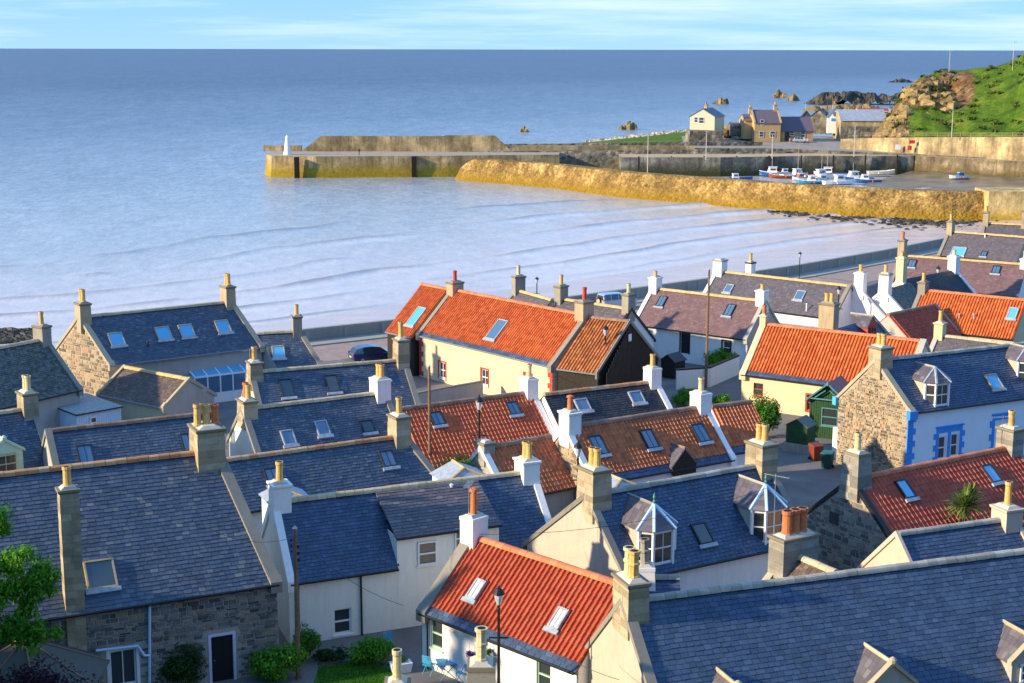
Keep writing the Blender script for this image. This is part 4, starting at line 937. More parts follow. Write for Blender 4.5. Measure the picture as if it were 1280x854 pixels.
    # --- gutter and downpipe
    if gutter:
        gx = lambda u: loc(u, run + .07, h.ze - .05)
        for g0, g1 in ([(gx(.05), gx(L - .05))] if not cu else [(gx(.05), gx(cu[0])), (gx(cu[1]), gx(L - .05))]): MB().tube(g0, g1, .065, n=6).build('gutter', MATS[gutter], root)
        if ind:
            d_ = MB(); q = loc(.45, run + .02, h.ze - .08); d_.tube(q, q + Vector((0, .12, -.35)), .04); d_.tube(q + Vector((0, .12, -.35)), Vector((q.x, q.y + .12, 0)), .04)
            d_.build('downpipe', MATS[gutter], root)
    # --- chimneys
    for c in chims:
        cw, cd = c.get('w', .75) * .88, c.get('d', 1.15) * .86
        if c['at'] == 'A': u = cw / 2 - .05; v = 0
        elif c['at'] == 'B': u = L - cw / 2 + .05; v = 0
        else:
            q = h.hit_roof(*c['at']); v = -q.y; u = q.x + L / 2 - shear * v
        q = loc(u, v, 0); W = RM @ q
        top = z_at(c.get('x', 640), c['y'], W.y)
        z0 = zr - max(abs(v), cd / 2 + .1) * tp - .5
        if c.get('ground'): z0 = zbase
        chimney_part(root, (q.x, q.y), cw, cd, z0, top, c.get('m', 'stack_stone'), c.get('pots', (('plain', .75, 'pot_buff'),)), c.get('cap', True), c.get('along', 'v'), c.get('flare', 0.0), c.get('cm'), blocks=(W.y < 105 and c.get('m', 'stack_stone').startswith('stack')))
    # --- skylights
    for (x, y, ww, hh, st) in lights:
        q = h.hit_roof(x, y) + (Z * .085 if roof == 'tile' else Z * .02); skylight_part(root, mat4(X, Y, Z, q), ww, hh, st)
    # --- rubble faces
    if rub_A:
        yb0, yb1 = -vw, -vr; M = Matrix(((0, 0, -1, 0), (-1, 0, 0, 0), (0, 1, 0, 0), (0, 0, 0, 1)))   # X -> -y, Y -> z, Z -> -x
        sh = lambda v: -L / 2 + (shear if v > 0 else kr) * v + .02
        it = []; z = zbase + .3
        while z < zr - .2:
            hh = random.choice((.09, .12, .15, .19, .25)) * rub_A[2]; v = vr + .02
            vmax = min(vw, (zr - .15 - z - hh) / tp); vmin = max(vr, -(zr - .15 - z - hh) / tp)
            v = vmin
            while v < vmax - .08:
                wd = random.uniform(.16, .55) * rub_A[2]; v1 = min(v + wd, vmax)
                vc = (v + v1) / 2; o = Vector((sh(vc), -vc, z + hh / 2))
                k_ = shear if vc > 0 else kr; dx = Vector((k_, -1, 0)).normalized(); nn = Vector((-1, -k_, 0)).normalized()
                it.append(mat4(dx, (0, 0, 1), nn, o) @ Matrix.Diagonal((v1 - v - .03, hh - .025, random.uniform(.015, .045), 1))); v = v1
            z += hh
        lay_pieces(RM, h.wall, 'stone', variants('stone', rub_A[0], 1), it, rub_A[0], rub_A[1], 'stones')
    if rub_front:
        it = []; z = zbase + .3
        while z < zw - .12:
            hh = random.choice((.10, .13, .17, .22)) * rub_front[2]; hh = min(hh, zw - z); x = x0
            while x < x1 - .08:
                wd = random.uniform(.16, .55) * rub_front[2]; xb = min(x + wd, x1); xc = (x + xb) / 2; zc = z + hh / 2
                if not any(abs(xc - c[0]) < c[2] / 2 + .16 + wd / 2 and abs(zc - c[1]) < c[3] / 2 + .18 + hh / 2 for c in holes):
                    it.append(mat4((1, 0, 0), (0, 0, 1), (0, -1, 0), (xc, -vw, zc)) @ Matrix.Diagonal((xb - x - .03, hh - .025, random.uniform(.015, .05), 1)))
                x = xb
            z += hh
        lay_pieces(RM, h.wall, 'stone', variants('stone', rub_front[0], 1), it, rub_front[0], rub_front[1], 'stones')
    return h

# ------------------------------------------------------------------ dormers
def facet_M(p0, p1, zc):          # wall facet from p0 to p1 (xy), outward to the right of p0->p1; window frame there
    d = Vector((p1[0] - p0[0], p1[1] - p0[1], 0)).normalized(); n = Vector((d.y, -d.x, 0))
    c = ((p0[0] + p1[0]) / 2, (p0[1] + p1[1]) / 2, zc); return mat4(-d, n, (0, 0, 1), c)
def canted_dormer(h, px, py, wid=1.7, hh=1.35, rh=.75, wall='wall_harl', rmat='slate_purple', lead='lead', finial=True, name='dormer'):
    q = h.hit_roof(px, py); y0, z0 = q.y, q.z; x = q.x; hw = wid / 2; fw = wid * .27; cy = .48; tp = h.tp
    top = hh + rh; D = Matrix.Translation((x, y0, z0 + .02))
    w = MB(); zb = -.25
    pts = [(-hw, cy), (-fw, 0), (fw, 0), (hw, cy)]
    for i in range(3):
        a, b = pts[i], pts[i + 1]; w.quad([(a[0], a[1], zb), (b[0], b[1], zb), (b[0], b[1], .06), (a[0], a[1], .06)])
        w.quad([(a[0], a[1], hh - .08), (b[0], b[1], hh - .08), (b[0], b[1], hh + .02), (a[0], a[1], hh + .02)])
    o = w.build(name, MATS['paint_white'], h.root, D)
    ck = MB(); yb = (hh + .02) / tp
    for s in (-1, 1):
        ck.quad([(s * hw, cy, -.1), (s * hw, cy, hh), (s * hw, yb + .35, hh), (s * hw, yb + .3, hh - .2)] if s > 0 else [(s * hw, yb + .3, hh - .2), (s * hw, yb + .35, hh), (s * hw, cy, hh), (s * hw, cy, -.1)])
    ck.build('cheek_wall', MATS[wall], o)
    post = MB()
    for a in pts: post.box(a[0] - .055, a[0] + .055, a[1] - .05, a[1] + .07, -.2, hh)
    post.build('corner_post', MATS['paint_white'], o)
    for i in range(3):
        a, b = pts[i], pts[i + 1]; ln = math.hypot(b[0] - a[0], b[1] - a[1])
        Mx = facet_M(a, b, hh * .49); c = MB(); ww, wh = ln - .06, hh - .14; t = .06
        for bx in ((-ww / 2, -ww / 2 + t, -wh / 2, wh / 2), (ww / 2 - t, ww / 2, -wh / 2, wh / 2), (-ww / 2, ww / 2, wh / 2 - t, wh / 2), (-ww / 2, ww / 2, -wh / 2, -wh / 2 + t * 1.3), (-ww / 2, ww / 2, -.03, .03)):
            c.box(bx[0], bx[1], -.07, .0, bx[2], bx[3])
        wo = c.build('window', MATS['paint_white'], o, Mx)
        if i == 1: c2 = MB().box(-.015, .015, -.06, -.01, -wh / 2 + t, wh / 2 - t).build('glazing_bar', MATS['paint_white'], wo)
        MB().box(-ww / 2 + .04, ww / 2 - .04, -.06, -.04, -wh / 2 + .04, wh / 2 - .04).build('pane', MATS['glass_window'], wo)
    # roof: hipped front, ridge back into the main roof
    ov = .12; e = [(-hw - ov, cy + .02), (-fw - .07, -ov), (fw + .07, -ov), (hw + ov, cy + .02)]; apex = (0, cy + .28, top); back = (0, top / tp + .15, top); yb2 = hh / tp + .45
    r = MB(); E = [(p[0], p[1], hh) for p in e]
    BL, BR = (-hw - ov, yb2, hh), (hw + ov, yb2, hh)
    r.quad([E[0], E[1], apex]); r.quad([E[1], E[2], apex]); r.quad([E[2], E[3], apex]); r.quad([BL, E[0], apex, back]); r.quad([E[3], BR, back, apex])
    r.quad([E[0], BL, BR, E[3], E[2], E[1]])
    ro = r.build('dormer_roof', MATS[rmat], o)
    hp = MB()
    for p in E: hp.tube(p, (apex[0], apex[1], apex[2] + .02), .085, .085, n=5)
    hp.build('hip_lead', MATS[lead], ro)
    rg = MB(); rg.tube((0, apex[1], top + .02), back, .075, n=6); rg.build('dormer_ridge', MATS['ridge_stone'], ro)
    vl = MB()
    for s in (-1, 1): vl.tube((s * (hw + ov), yb2, hh + .03), (0, back[1], top + .03), .06, n=5)
    vl.build('valley_lead', MATS[lead], ro)
    # slate courses on the dormer slopes
    sl = MB()
    for f in ((E[0], E[1], apex), (E[1], E[2], apex), (E[2], E[3], apex)):
        a, b, c = map(Vector, f); nn = (b - a).cross(c - a).normalized()
        for i in range(5):
            t0, t1 = i / 5, (i + 1) / 5 + .03; t1 = min(t1, 1)
            p = [a.lerp(c, t0), b.lerp(c, t0), b.lerp(c, t1), a.lerp(c, t1)]
            sl.quad([p[0] + nn * .025, p[1] + nn * .025, p[2] + nn * .006, p[3] + nn * .006])
    for f in ((BL, E[0], apex, back), (E[3], BR, back, apex)):
        a, b, c, d = map(Vector, f); nn = (b - a).cross(d - a).normalized()
        for i in range(6):
            t0, t1 = i / 6, min(1, (i + 1) / 6 + .03); l0, r0, l1, r1 = a.lerp(d, t0), b.lerp(c, t0), a.lerp(d, t1), b.lerp(c, t1); n = 6
            for k in range(n):
                f0, f1 = (k + .02) / n, (k + .98) / n
                sl.quad([l0.lerp(r0, f0) + nn * .028, l0.lerp(r0, f1) + nn * .028, l1.lerp(r1, f1) + nn * .006, l1.lerp(r1, f0) + nn * .006])
    tag(sl.build('slate_courses', MATS[rmat], ro), kind='stuff')
    if finial:
        fi = MB(); fi.lathe([(.09, 0), (.05, .1), (.08, .18), (.03, .26), (.07, .36), (.0, .62)], c=(0, apex[1], top), n=8); fi.build('finial', MATS['paint_teal'], ro)
    return o
def gabled_dormer(h, px, py, wid=1.3, hh=1.0, wall='wall_grey', rmat='slate_purple', cope='coping_warm', pitch=42, win=True, name='dormer', frame='paint_white', ridge='ridge_buff'):
    q = h.hit_roof(px, py); hw = wid / 2; tp = h.tp; rh = hw * math.tan(R(pitch)); top = hh + rh
    o_M = Matrix.Translation((q.x, q.y, q.z))
    w = MB(); w.quad([(-hw, 0, -.25), (hw, 0, -.25), (hw, 0, hh), (0, 0, top), (-hw, 0, hh)])
    yb = hh / tp
    w.quad([(-hw, yb + .4, hh), (-hw, 0, hh), (-hw, 0, -.2)]); w.quad([(hw, 0, -.2), (hw, 0, hh), (hw, yb + .4, hh)])
    o = w.build(name, MATS[wall], h.root, o_M)
    r = MB(); yr = top / tp + .2; ye = hh / tp + .3; ov = .10; up = .05
    for s in (-1, 1):
        a, b, c, d = Vector((s * (hw + ov), -.02, hh - ov * .8 + up)), Vector((0, -.02, top + up)), Vector((0, yr, top + up)), Vector((s * (hw + ov), ye, hh - ov * .8 + up))
        pts = [a, b, c, d]; dn = Vector((0, 0, -.07)); r.hexa([p_ + dn for p_ in (pts if s < 0 else pts[::-1])] + (pts if s < 0 else pts[::-1]))
    ro = r.build('dormer_roof', MATS[rmat], o)
    sl = MB()
    for s in (-1, 1):
        a, b, c, d = Vector((s * (hw + ov), 0, hh - ov * .8 + up)), Vector((0, 0, top + up)), Vector((0, yr, top + up)), Vector((s * (hw + ov), ye, hh - ov * .8 + up))
        nn = (b - a).cross(d - a).normalized(); nn = nn if nn.z > 0 else -nn; nr = 4
        for i in range(nr):
            t0, t1 = i / nr, min(1, (i + 1) / nr + .04); n = 6
            l0, r0, l1, r1 = a.lerp(b, t0), d.lerp(c, t0), a.lerp(b, t1), d.lerp(c, t1)
            for k in range(n):
                f0, f1 = (k + .02) / n, (k + .98) / n
                sl.quad([l0.lerp(r0, f0) + nn * .03, l0.lerp(r0, f1) + nn * .03, l1.lerp(r1, f1) + nn * .008, l1.lerp(r1, f0) + nn * .008])
    tag(sl.build('slate_courses', MATS[rmat], ro), kind='stuff')
    rg = MB(); rg.tube((0, -.05, top + up + .03), (0, yr, top + up + .03), .085, n=6); rg.build('dormer_ridge', MATS[ridge], ro)
    if cope:
        c = MB()
        for s in (-1, 1):
            a, b = Vector((s * (hw + .12), 0, hh - .06)), Vector((0, 0, top + .04))
            c.hexa([a + Vector((0, -.1, -.04)), b + Vector((0, -.1, -.04)), b + Vector((0, .16, -.04)), a + Vector((0, .16, -.04)), a + Vector((0, -.1, .12)), b + Vector((0, -.1, .14)), b + Vector((0, .16, .14)), a + Vector((0, .16, .12))])
        c.lathe([(.14, 0), (.16, .14), (.10, .20), (.0, .26)], c=(0, 0, top + .08), n=8)
        c.build('dormer_coping', MATS[cope], o)
    if win: window_part(o, Matrix.Translation((0, 0, hh * .45)) @ Matrix.Rotation(math.pi, 4, 'Z'), wid * .62, hh * .85, 'sash4', frame, depth=-.08)
    return o
# ------------------------------------------------------------------ the village, from the sea wall to the foreground
B1 = lambda h=.75, m='pot_buff', s='plain': ((s, h, m),)
B2 = lambda h=.75, m='pot_buff', s='plain': ((s, h, m), (s, h * .97, m))
W = 'wall_white'
def ch(at, y, **k): k.update(at=at, y=y); return k

# --- far right rows
house('s30', 'slate_cottage', 'farthest grey slate cottage at the right edge, below the breakwater', (1229, 279), (1283, 281.5), run=2.8, zr=5.6, wall='wall_grey', rmat='slate_purple', ridge='ridge_gold', skewB=None,
      chims=[ch('A', 264, pots=B1(.7), d=1.1), ch('B', 262, pots=B1(.7))])
house('s29', 'slate_cottage', 'purple grey slate cottage with a wide pale skylight, second from the breakwater', (1185, 289.5), (1283, 297), (1250, 326), zr=5.6, wall='wall_grey', rmat='slate_purple', ridge='ridge_gold', skewB=None,
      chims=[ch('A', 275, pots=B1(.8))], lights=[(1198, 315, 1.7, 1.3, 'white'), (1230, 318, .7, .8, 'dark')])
house('lav', 'slate_cottage', 'lavender slate cottage with two dark skylights near the sea wall', (1124, 319.5), (1284, 331), (1240, 368), zr=6, wall='wall_white', rmat='slate_plum', ridge='ridge_gold', skewA='coping_grey', skewB=None,
      chims=[ch('A', 299, pots=B1(.8, 'pot_terra'), d=1.3), ch('B', 322, m='wall_white', pots=B1(.7))], lights=[(1140, 330, .8, 1.0, 'dark'), (1245, 338, .8, 1.0, 'dark')])
house('dark27', 'slate_cottage', 'dark roofed cottage with white gable coping behind the crimson roof', (1124, 350), (1194, 337), run=2.7, zr=6, wall=W, rmat='slate_dark', ridge=None, skewA='wall_white', skewB='wall_white', gutter=None,
      chims=[ch('A', 321, m='wall_yellow', pots=B1(.5), d=.9), ch('B', 319, m='wall_white', pots=B1(.55, 'pot_cream'), d=1.0, w=.9)])
house('redrt', 'pantile_cottage', 'orange pantiled cottage at the right edge with two roof vents', (1150, 362.6), (1284, 375.5), (1240, 421.5), zr=6, wall='wall_yellow', roof='tile', rmat='tile_orange', ridge='ridge_red', skewB=None, e=.30,
      chims=[ch('A', 351, m='stack_grey', pots=B1(.75)), ch((1169.5, 371), 379, m='stack_stone', pots=(), d=.8, w=.8)], lights=[(1266, 393, .8, 1.2, 'white')])
house('dred', 'tiled_cottage', 'crimson tiled cottage roof between white gables and orange pantiles', (1110, 393.5), (1169, 381.5), run=3.0, zr=5.2, pitch=40, wall='wall_grey', roof='tile', rmat='tile_crimson', ridge='ridge_brown', skewA=None, skewB='coping_grey', e=.33)
house('wg1', 'white_gabled_cottage', 'white gabled cottage with square buff topped chimney, left of the white gabled pair', (1073, 361), (1100, 353), run=2.9, zr=5.8, wall=W, rmat='slate_purple', ridge=None, skewA='wall_white', skewB=None,
      chims=[ch('A', 340, m='wall_white', pots=B1(.7), d=1.0, w=.9, flare=.05)])
house('wg2', 'white_gabled_cottage', 'white gabled cottage with dark banded chimney, right of the white gabled pair', (1104, 363), (1137, 353), run=3.0, zr=5.8, wall=W, rmat='slate_moss', ridge=None, skewA='wall_white', skewB=None,
      chims=[ch('A', 341, m='wall_white', cm='stack_grey', pots=B1(.75), d=1.05, w=.95, flare=.05)])
house('g25', 'slate_cottage', 'long grey slate cottage with white gable chimney behind the plum roof', (895, 339), (1063, 358), (990, 392), zr=6, wall=W, rmat='slate_purple', ridge='ridge_gold', skewA='wall_white', skewB='coping_grey',
      chims=[ch('A', 324, m='wall_white', pots=(), d=1.2, w=1.1, cm='concrete')], lights=[(911, 361.5, .8, 1.0, 'grey'), (1000, 370, .9, 1.1, 'grey')])
house('b24', 'slate_cottage', 'low hidden cottage with black banded white chimney by the sea wall', (935, 343), (990, 350), run=2.4, zr=4.6, wall=W, rmat='slate_purple', ridge='ridge_gold', skewA=None, skewB=None,
      chims=[ch('A', 327, m='wall_white', cm='black_paint', pots=B1(.85), d=.9)])
house('b33', 'slate_cottage', 'small blue slate cottage with twin buff pots and attic dormer', (1032, 415), (1092, 397), run=2.8, zr=5.6, wall='wall_yellow', rmat='slate_deep', ridge=None, skewA='coping_warm', skewB='coping_grey',
      chims=[ch('A', 378, m='stack_stone', pots=B2(.75), d=1.5, w=1.0)])
gabled_dormer(HOUSES['b33'], 1090, 421, 1.6, .9, 'paint_red', 'slate_purple', None, frame='paint_red', ridge='ridge_stone')
house('s34', 'slate_cottage', 'low grey slate cottage with white chimney behind the stone gabled house', (1170, 419), (1270, 431), run=2.6, zr=5, wall='wall_grey', rmat='slate_purple', ridge='ridge_buff', skewA='ridge_stone', skewB=None,
      chims=[ch('A', 402, m='wall_yellow', pots=B1(.9), d=.9, w=.8)])

# --- centre back
house('r23a', 'slate_cottage', 'grey slate cottage behind the orange roof, nearer the beach', (646, 363), (690, 375.5), run=2.7, zr=5.6, wall='wall_grey', rmat='slate_purple', ridge='ridge_gold', skewB=None,
      chims=[ch('A', 345, m='stack_grey', pots=B1(.9, 'pot_cream'), d=1.2, w=.8)])
house('r23b', 'slate_cottage', 'grey slate cottage with black edged white gable beside the parked off roader', (698, 373.5), (789, 387), (832, 453), zr=5.8, wall=W, rmat='slate_purple', ridge='ridge_gold', skewA=None, skewB='black_paint', skew_w=.14,
      chims=[ch('A', 357, m='stack_grey', pots=B1(.9), d=1.2, w=.8), ch('B', 367, m='stack_grey', pots=B1(.8, 'pot_cream'), d=1.1, w=.8)])
house('purple', 'white_cottage', 'white cottage with long plum slate roof and black door', (815, 360.5), (957, 377), (937, 425), zr=5.7, wall=W, gableB='wall_grey', rmat='slate_plum', ridge='ridge_gold', skewA='wall_white', skewB='wall_grey',
      chims=[ch('A', 346, m='wall_white', pots=B1(.5), d=1.15, w=.9), ch('B', 362, m='wall_white', pots=B1(.5), d=1.1, w=.9)],
      lights=[(827, 377.5, .8, 1.2, 'dark'), (912, 388.5, .8, 1.3, 'dark')], wins=[(908, 435, .75, 1.15, 'sash', 'paint_white+black_paint')], doors=[(856, 428.5, .85, 1.95, 'black_paint', 'black_paint')])
house('orange', 'pantile_cottage', 'cream cottage with bright orange pantile roof beside the green hut', (952, 405), (1157, 427), (975, 474), zr=6, wall='wall_cream', roof='tile', rmat='tile_orange', ridge='ridge_red', skewA='wall_yellow', skewB='ridge_stone', e=.31, band=.4, skew_w=.42,
      chims=[ch('A', 393, m='wall_yellow', pots=B1(.75, 'pot_terra'), d=.7, w=.55)], wins=[(948, 487, .8, 1.0, 'sash', 'paint_red'), (1015, 504, .8, 1.2, 'sash', 'paint_red+paint_red')])
house('cream', 'pantile_house', 'long cream house with orange pantile roof and red painted quoins', (565, 362), (735, 395), (610, 440), zr=7, wall='wall_cream', roof='tile', rmat='tile_orange', ridge='ridge_red', skewA='coping_grey', skewB='coping_grey', e=.31, band=.4, skew_w=.34, gutter='gutter_grey',
      chims=[ch('A', 352.5, m='stack_stone', pots=B1(.9, 'pot_red'), d=1.35, w=1.0), ch('B', 376, m='stack_stone', pots=B1(1.0, 'pot_red'), d=1.3, w=1.1)],
      lights=[(622, 413.5, 1.2, 2.0, 'grey')], wins=[(553, 463, .85, 1.35, 'sash4', 'paint_white+paint_red'), (606, 472, .85, 1.3, 'sash4', 'paint_white+paint_red'), (660, 478, .85, 1.3, 'sash4', 'paint_white+paint_red')])
hc = HOUSES['cream']
for ux in (-hc.L / 2 + .03, hc.L / 2 - .03):
    sgn = 1 if ux < 0 else -1
    for i in range(9):
        z = .1 + i * .42; ln = .55 if i % 2 == 0 else .32
        if z + .42 > hc.zw: break
        b = MB(); b.box(min(ux, ux + sgn * ln), max(ux, ux + sgn * ln), -hc.vw - .035, -hc.vw + .05, z, z + .40); b.build('quoin', MATS['paint_red'], hc.root)
house('creamL', 'pantile_annexe', 'orange pantiled annexe at the seaward end of the cream house', (527, 355.5), (560.5, 361.8), (505, 420), zr=7, wall='black_timber', roof='tile', rmat='tile_orange', ridge='ridge_red', skewA=None, skewB=None, e=.31, gutter='gutter_grey', lights=[(521, 397, 1.1, 2.0, 'white')], cat='annexe')
house('shed', 'pantile_barn', 'black timber barn with weathered orange pantiles at the end of the cream house', (737, 396.5), (787, 402), (746, 467.5), shear='B', zr=6.9, wall='black_timber', roof='tile', rmat='tile_weathered', ridge='ridge_brown', skewA=None, skewB='coping_grey', skew_w=.05, e=.31, cat='barn', gutter='gutter_grey')
hs_ = HOUSES['shed']
for side in range(26):
    v = -hs_.rear + .25 + side * (hs_.run + hs_.rear - .5) / 26; w_ = (hs_.run + hs_.rear - .5) / 26
    zt = hs_.zr - abs(v + w_ / 2) * hs_.tp - .25
    if zt > .5: MB().box(hs_.L / 2 - .018, hs_.L / 2 + .012 + random.uniform(0, .012), -v - w_ + .012, -v - .002, -.2, zt).build('board', MATS['black_timber'], hs_.wall)
MB().box(hs_.L / 2 + .01, hs_.L / 2 + .08, -.2, .2, hs_.zr - 1.5, hs_.zr - .95).build('vent', MATS['paint_white'], hs_.root)

# --- left back
house('farleft', 'slate_house', 'mossy slate house at the left edge with single orange chimney pot', (-60, 446.5), (58, 424), (50, 499), zr=6.5, wall='wall_grey', rmat='slate_moss', ridge='ridge_buff', skewA=None,
      chims=[ch('B', 408, m='stack_grey', pots=B1(.95), d=1.2, w=.9)])
house('tl', 'slate_house', 'large slate house with four bright skylights and stone gable at upper left', (98, 397), (290, 377.4), (329.5, 433.8), shear='B', zr=7, wall='wall_grey', gableA='mortar_warm', rmat='slate_blue', ridge='ridge_buff', skewA='coping_warm', skewB='coping_warm', skew_w=.36, gutter='gutter_grey', rub_A=('rubble_warm', 120, 1.5),
      chims=[ch('A', 379.5, m='stack_stone', pots=B2(1.0), d=1.35, w=.95, flare=.03), ch('B', 358, m='stack_stone', pots=B2(.95), d=1.35, w=.9, flare=.03)],
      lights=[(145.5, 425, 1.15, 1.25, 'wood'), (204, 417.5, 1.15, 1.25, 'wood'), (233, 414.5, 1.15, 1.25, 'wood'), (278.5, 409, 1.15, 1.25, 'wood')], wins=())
house('small6', 'slate_cottage', 'small blue slate cottage with one skylight near the parked blue car', (322, 417), (376, 414.5), (402, 456.5), shear='B', zr=4.7, wall='wall_grey', rmat='slate_blue', ridge='ridge_buff', skewA=None, skewB='coping_grey',
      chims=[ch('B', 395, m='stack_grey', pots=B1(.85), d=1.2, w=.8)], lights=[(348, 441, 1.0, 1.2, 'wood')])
house('garage', 'brown_roofed_garage', 'cream garage with brown slate roof and golden ridge', (155, 459), (237, 474.5), (200, 509), zr=3.7, pitch=33, wall='wall_yellow', gableB='wall_grey', rmat='slate_brown', ridge='ridge_gold', skewA='ridge_buff', skewB='coping_warm', skew_w=.16, gutter='gutter_grey', cat='garage')
house('n7', 'slate_cottage', 'slate cottage with three black skylights in front of the blue car', (312, 466), (507, 450), run=2.9, zr=6, wall='wall_cream_pale', gableA='wall_yellow', rmat='slate_blue', ridge='ridge_buff', ind=0,
      chims=[ch('A', 452.5, m='stack_stone', pots=B1(.95), d=1.3, w=.9, flare=.04), ch('B', 424, m='stack_stone', pots=B1(1.15), d=1.3, w=.85, flare=.04)],
      lights=[(358.5, 486, .85, 1.45, 'black'), (415.5, 480.5, .85, 1.4, 'black'), (477, 466, .85, 1.4, 'black')])
house('n8', 'slate_cottage', 'slate cottage with white chimney and one open skylight', (302, 512), (483, 490.5), run=2.7, zr=6, wall='wall_cream_pale', rmat='slate_blue', ridge='ridge_buff',
      chims=[ch('A', 500, m='stack_stone', pots=(('plain', .9, 'pot_buff'), ('plain', .95, 'pot_terra')), d=1.4, w=.95), ch('B', 473, m='wall_white', pots=B2(.85), d=1.4, w=1.05, cap=False)],
      lights=[(360.6, 548, .8, 1.05, 'grey'), (403, 536, .8, 1.05, 'grey'), (459.7, 534, .8, .9, 'black')])
house('n10', 'slate_cottage', 'slate cottage with two black skylights behind the big stone house', (58, 539.5), (267, 516.5), run=2.7, zr=6, wall='wall_grey', rmat='slate_blue', ridge='ridge_brown', skewA='coping_grey', skewB=None, ind=300,
      lights=[(107, 569, .85, 1.25, 'dark'), (236.5, 554, .85, 1.25, 'dark')])
house('n11', 'slate_cottage', 'slate cottage with mint green dormer at the left edge', (-70, 526), (43, 510.5), run=3.2, zr=6.4, wall='wall_grey', rmat='slate_blue', ridge='ridge_buff', skewA=None, skewB='coping_grey',
      chims=[ch('B', 491, m='stack_stone', pots=B2(.95, 'pot_cream'), d=1.35, w=.95)])
gabled_dormer(HOUSES['n11'], 8, 592, 2.0, 1.25, 'paint_mint', 'slate_blue', 'paint_mint', 32, frame='frame_wood', ridge='ridge_buff')
house('n9', 'slate_cottage', 'dark blue slate cottage with two small skylights left of the red roof', (258, 578.8), (507, 545), (553, 602), shear='B', zr=6, wall='wall_cream_pale', rmat='slate_blue', ridge='ridge_clay', skewA=None, ind=300,
      chims=[ch('B', 519, m='stack_stone', pots=B1(.95), d=1.3, w=.95, flare=.03)], lights=[(341, 596, .8, 1.0, 'dark'), (485, 574.5, .8, 1.05, 'dark')])

# --- centre
house('dk35', 'dark_roofed_cottage', 'cottage with flat dark slate roof and white gable coping by the black barn', (680, 493.5), (821, 477), run=2.8, zr=5.5, pitch=40, wall=W, rmat='slate_dark', ridge='ridge_clay', skewA=None, skewB='wall_white', gutter=None,
      chims=[ch('B', 459, m='wall_white', pots=B1(.85), d=1.15, w=.9, cap=False)], lights=[(728, 507, .95, .95, 'grey'), (795.5, 497.5, .95, .95, 'grey')])
house('red36', 'tiled_cottage', 'red tiled cottage behind the black lamp post in the middle', (497, 512), (667, 490), run=3.3, zr=5.5, pitch=42, wall=W, gableA='wall_grey', roof='tile', rmat='tile_rust', ridge='ridge_brown', skewA=None, skewB='wall_white', e=.33,
      chims=[ch('B', 472.5, m='wall_white', pots=B1(.85, 'pot_cream'), d=1.2, w=.9, cap=False)], lights=[(546, 525, .8, 1.0, 'dark'), (641, 512, .8, 1.0, 'dark')])
house('red37', 'pantile_wing', 'small weathered pantile wing with stone stub chimney behind the white chimney', (601, 561), (688, 545.5), run=2.6, zr=5.2, pitch=42, wall='mortar_grey', roof='tile', rmat='tile_brown', ridge='ridge_brown', skewA='wall_white', skewB=None, e=.31, cat='wing',
      chims=[ch('A', 552, m='stack_grey', pots=(), d=1.0, w=.8)])
house('br38', 'pantile_cottage', 'brown weathered pantile cottage with three dark skylights', (706, 535), (882, 508), (835, 589), zr=6, wall=W, gableA='mortar_warm', roof='tile', rmat='tile_brown', ridge='ridge_brown', skewA='wall_white', skewB='wall_white', e=.31, band=.45, rub_A=('rubble_warm', 60, 1.2),
      chims=[ch('A', 514, m='wall_white', pots=B1(.9, 'pot_terra', 'cap'), d=1.2, w=.95), ch('B', 490, m='wall_white', pots=B1(.85, 'pot_cream'), d=1.2, w=.95, cap=False)],
      lights=[(747, 558.5, .85, 1.3, 'dark'), (811, 550.5, .85, 1.3, 'dark'), (875, 543, .85, 1.3, 'dark')])
gabled_dormer(HOUSES['br38'], 856, 588, 1.7, .3, 'black_timber', 'slate_purple', None, 48, win=False, name='porch_gable', ridge='ridge_brown')
house('br39', 'pantile_wing', 'brown pantile wing stepping down from the three skylight cottage', (889, 508.5), (939, 502.5), (940, 563.6), zr=5.4, wall=W, roof='tile', rmat='tile_brown', ridge='ridge_brown', skewA=None, skewB=None, e=.31, band=.45, cat='wing')

# --- right
house('stone', 'stone_gabled_house', 'rubble stone gabled house with pale blue front and slate roof', (1094, 451), (1290, 429), (1139, 516.5), shear='A', RC=(1046, 498), zr=7.5, wall='wall_bluewhite', gableA='mortar_warm', rmat='slate_deep', ridge='ridge_stone', skewA='coping_warm', skewB=None, skew_w=.34, rub_A=('rubble_warm', 300, .85),
      chims=[ch('A', 432, m='stack_stone', pots=B2(.8), d=1.35, w=1.1)], lights=[(1242, 478, 1.0, 1.15, 'wood')],
      wins=[(1178, 560, .62, 1.5, 'sash', 'paint_white'), (1193.5, 556.5, .62, 1.5, 'sash', 'paint_white')], doors=[(1252, 545, .95, 2.0, 'paint_white', '')])
hst = HOUSES['stone']
canted_dormer(hst, 1177, 508, 1.95, 1.5, .85, 'wall_harl', 'slate_purple', 'lead', finial=False)
canted_dormer(hst, 1291, 479, 1.8, 1.45, .8, 'wall_harl', 'slate_purple', 'lead', finial=False)
xq = -hst.L / 2 + hst.k * hst.vw
for i in range(11):
    z = .0 + i * .4; ln = .62 if i % 2 == 0 else .42
    if z + .4 > hst.zw: break
    MB().box(xq - .03, xq + ln, -hst.vw - .035, -hst.vw + .06, z, z + .385).build('quoin', MATS['paint_blue'], hst.root)
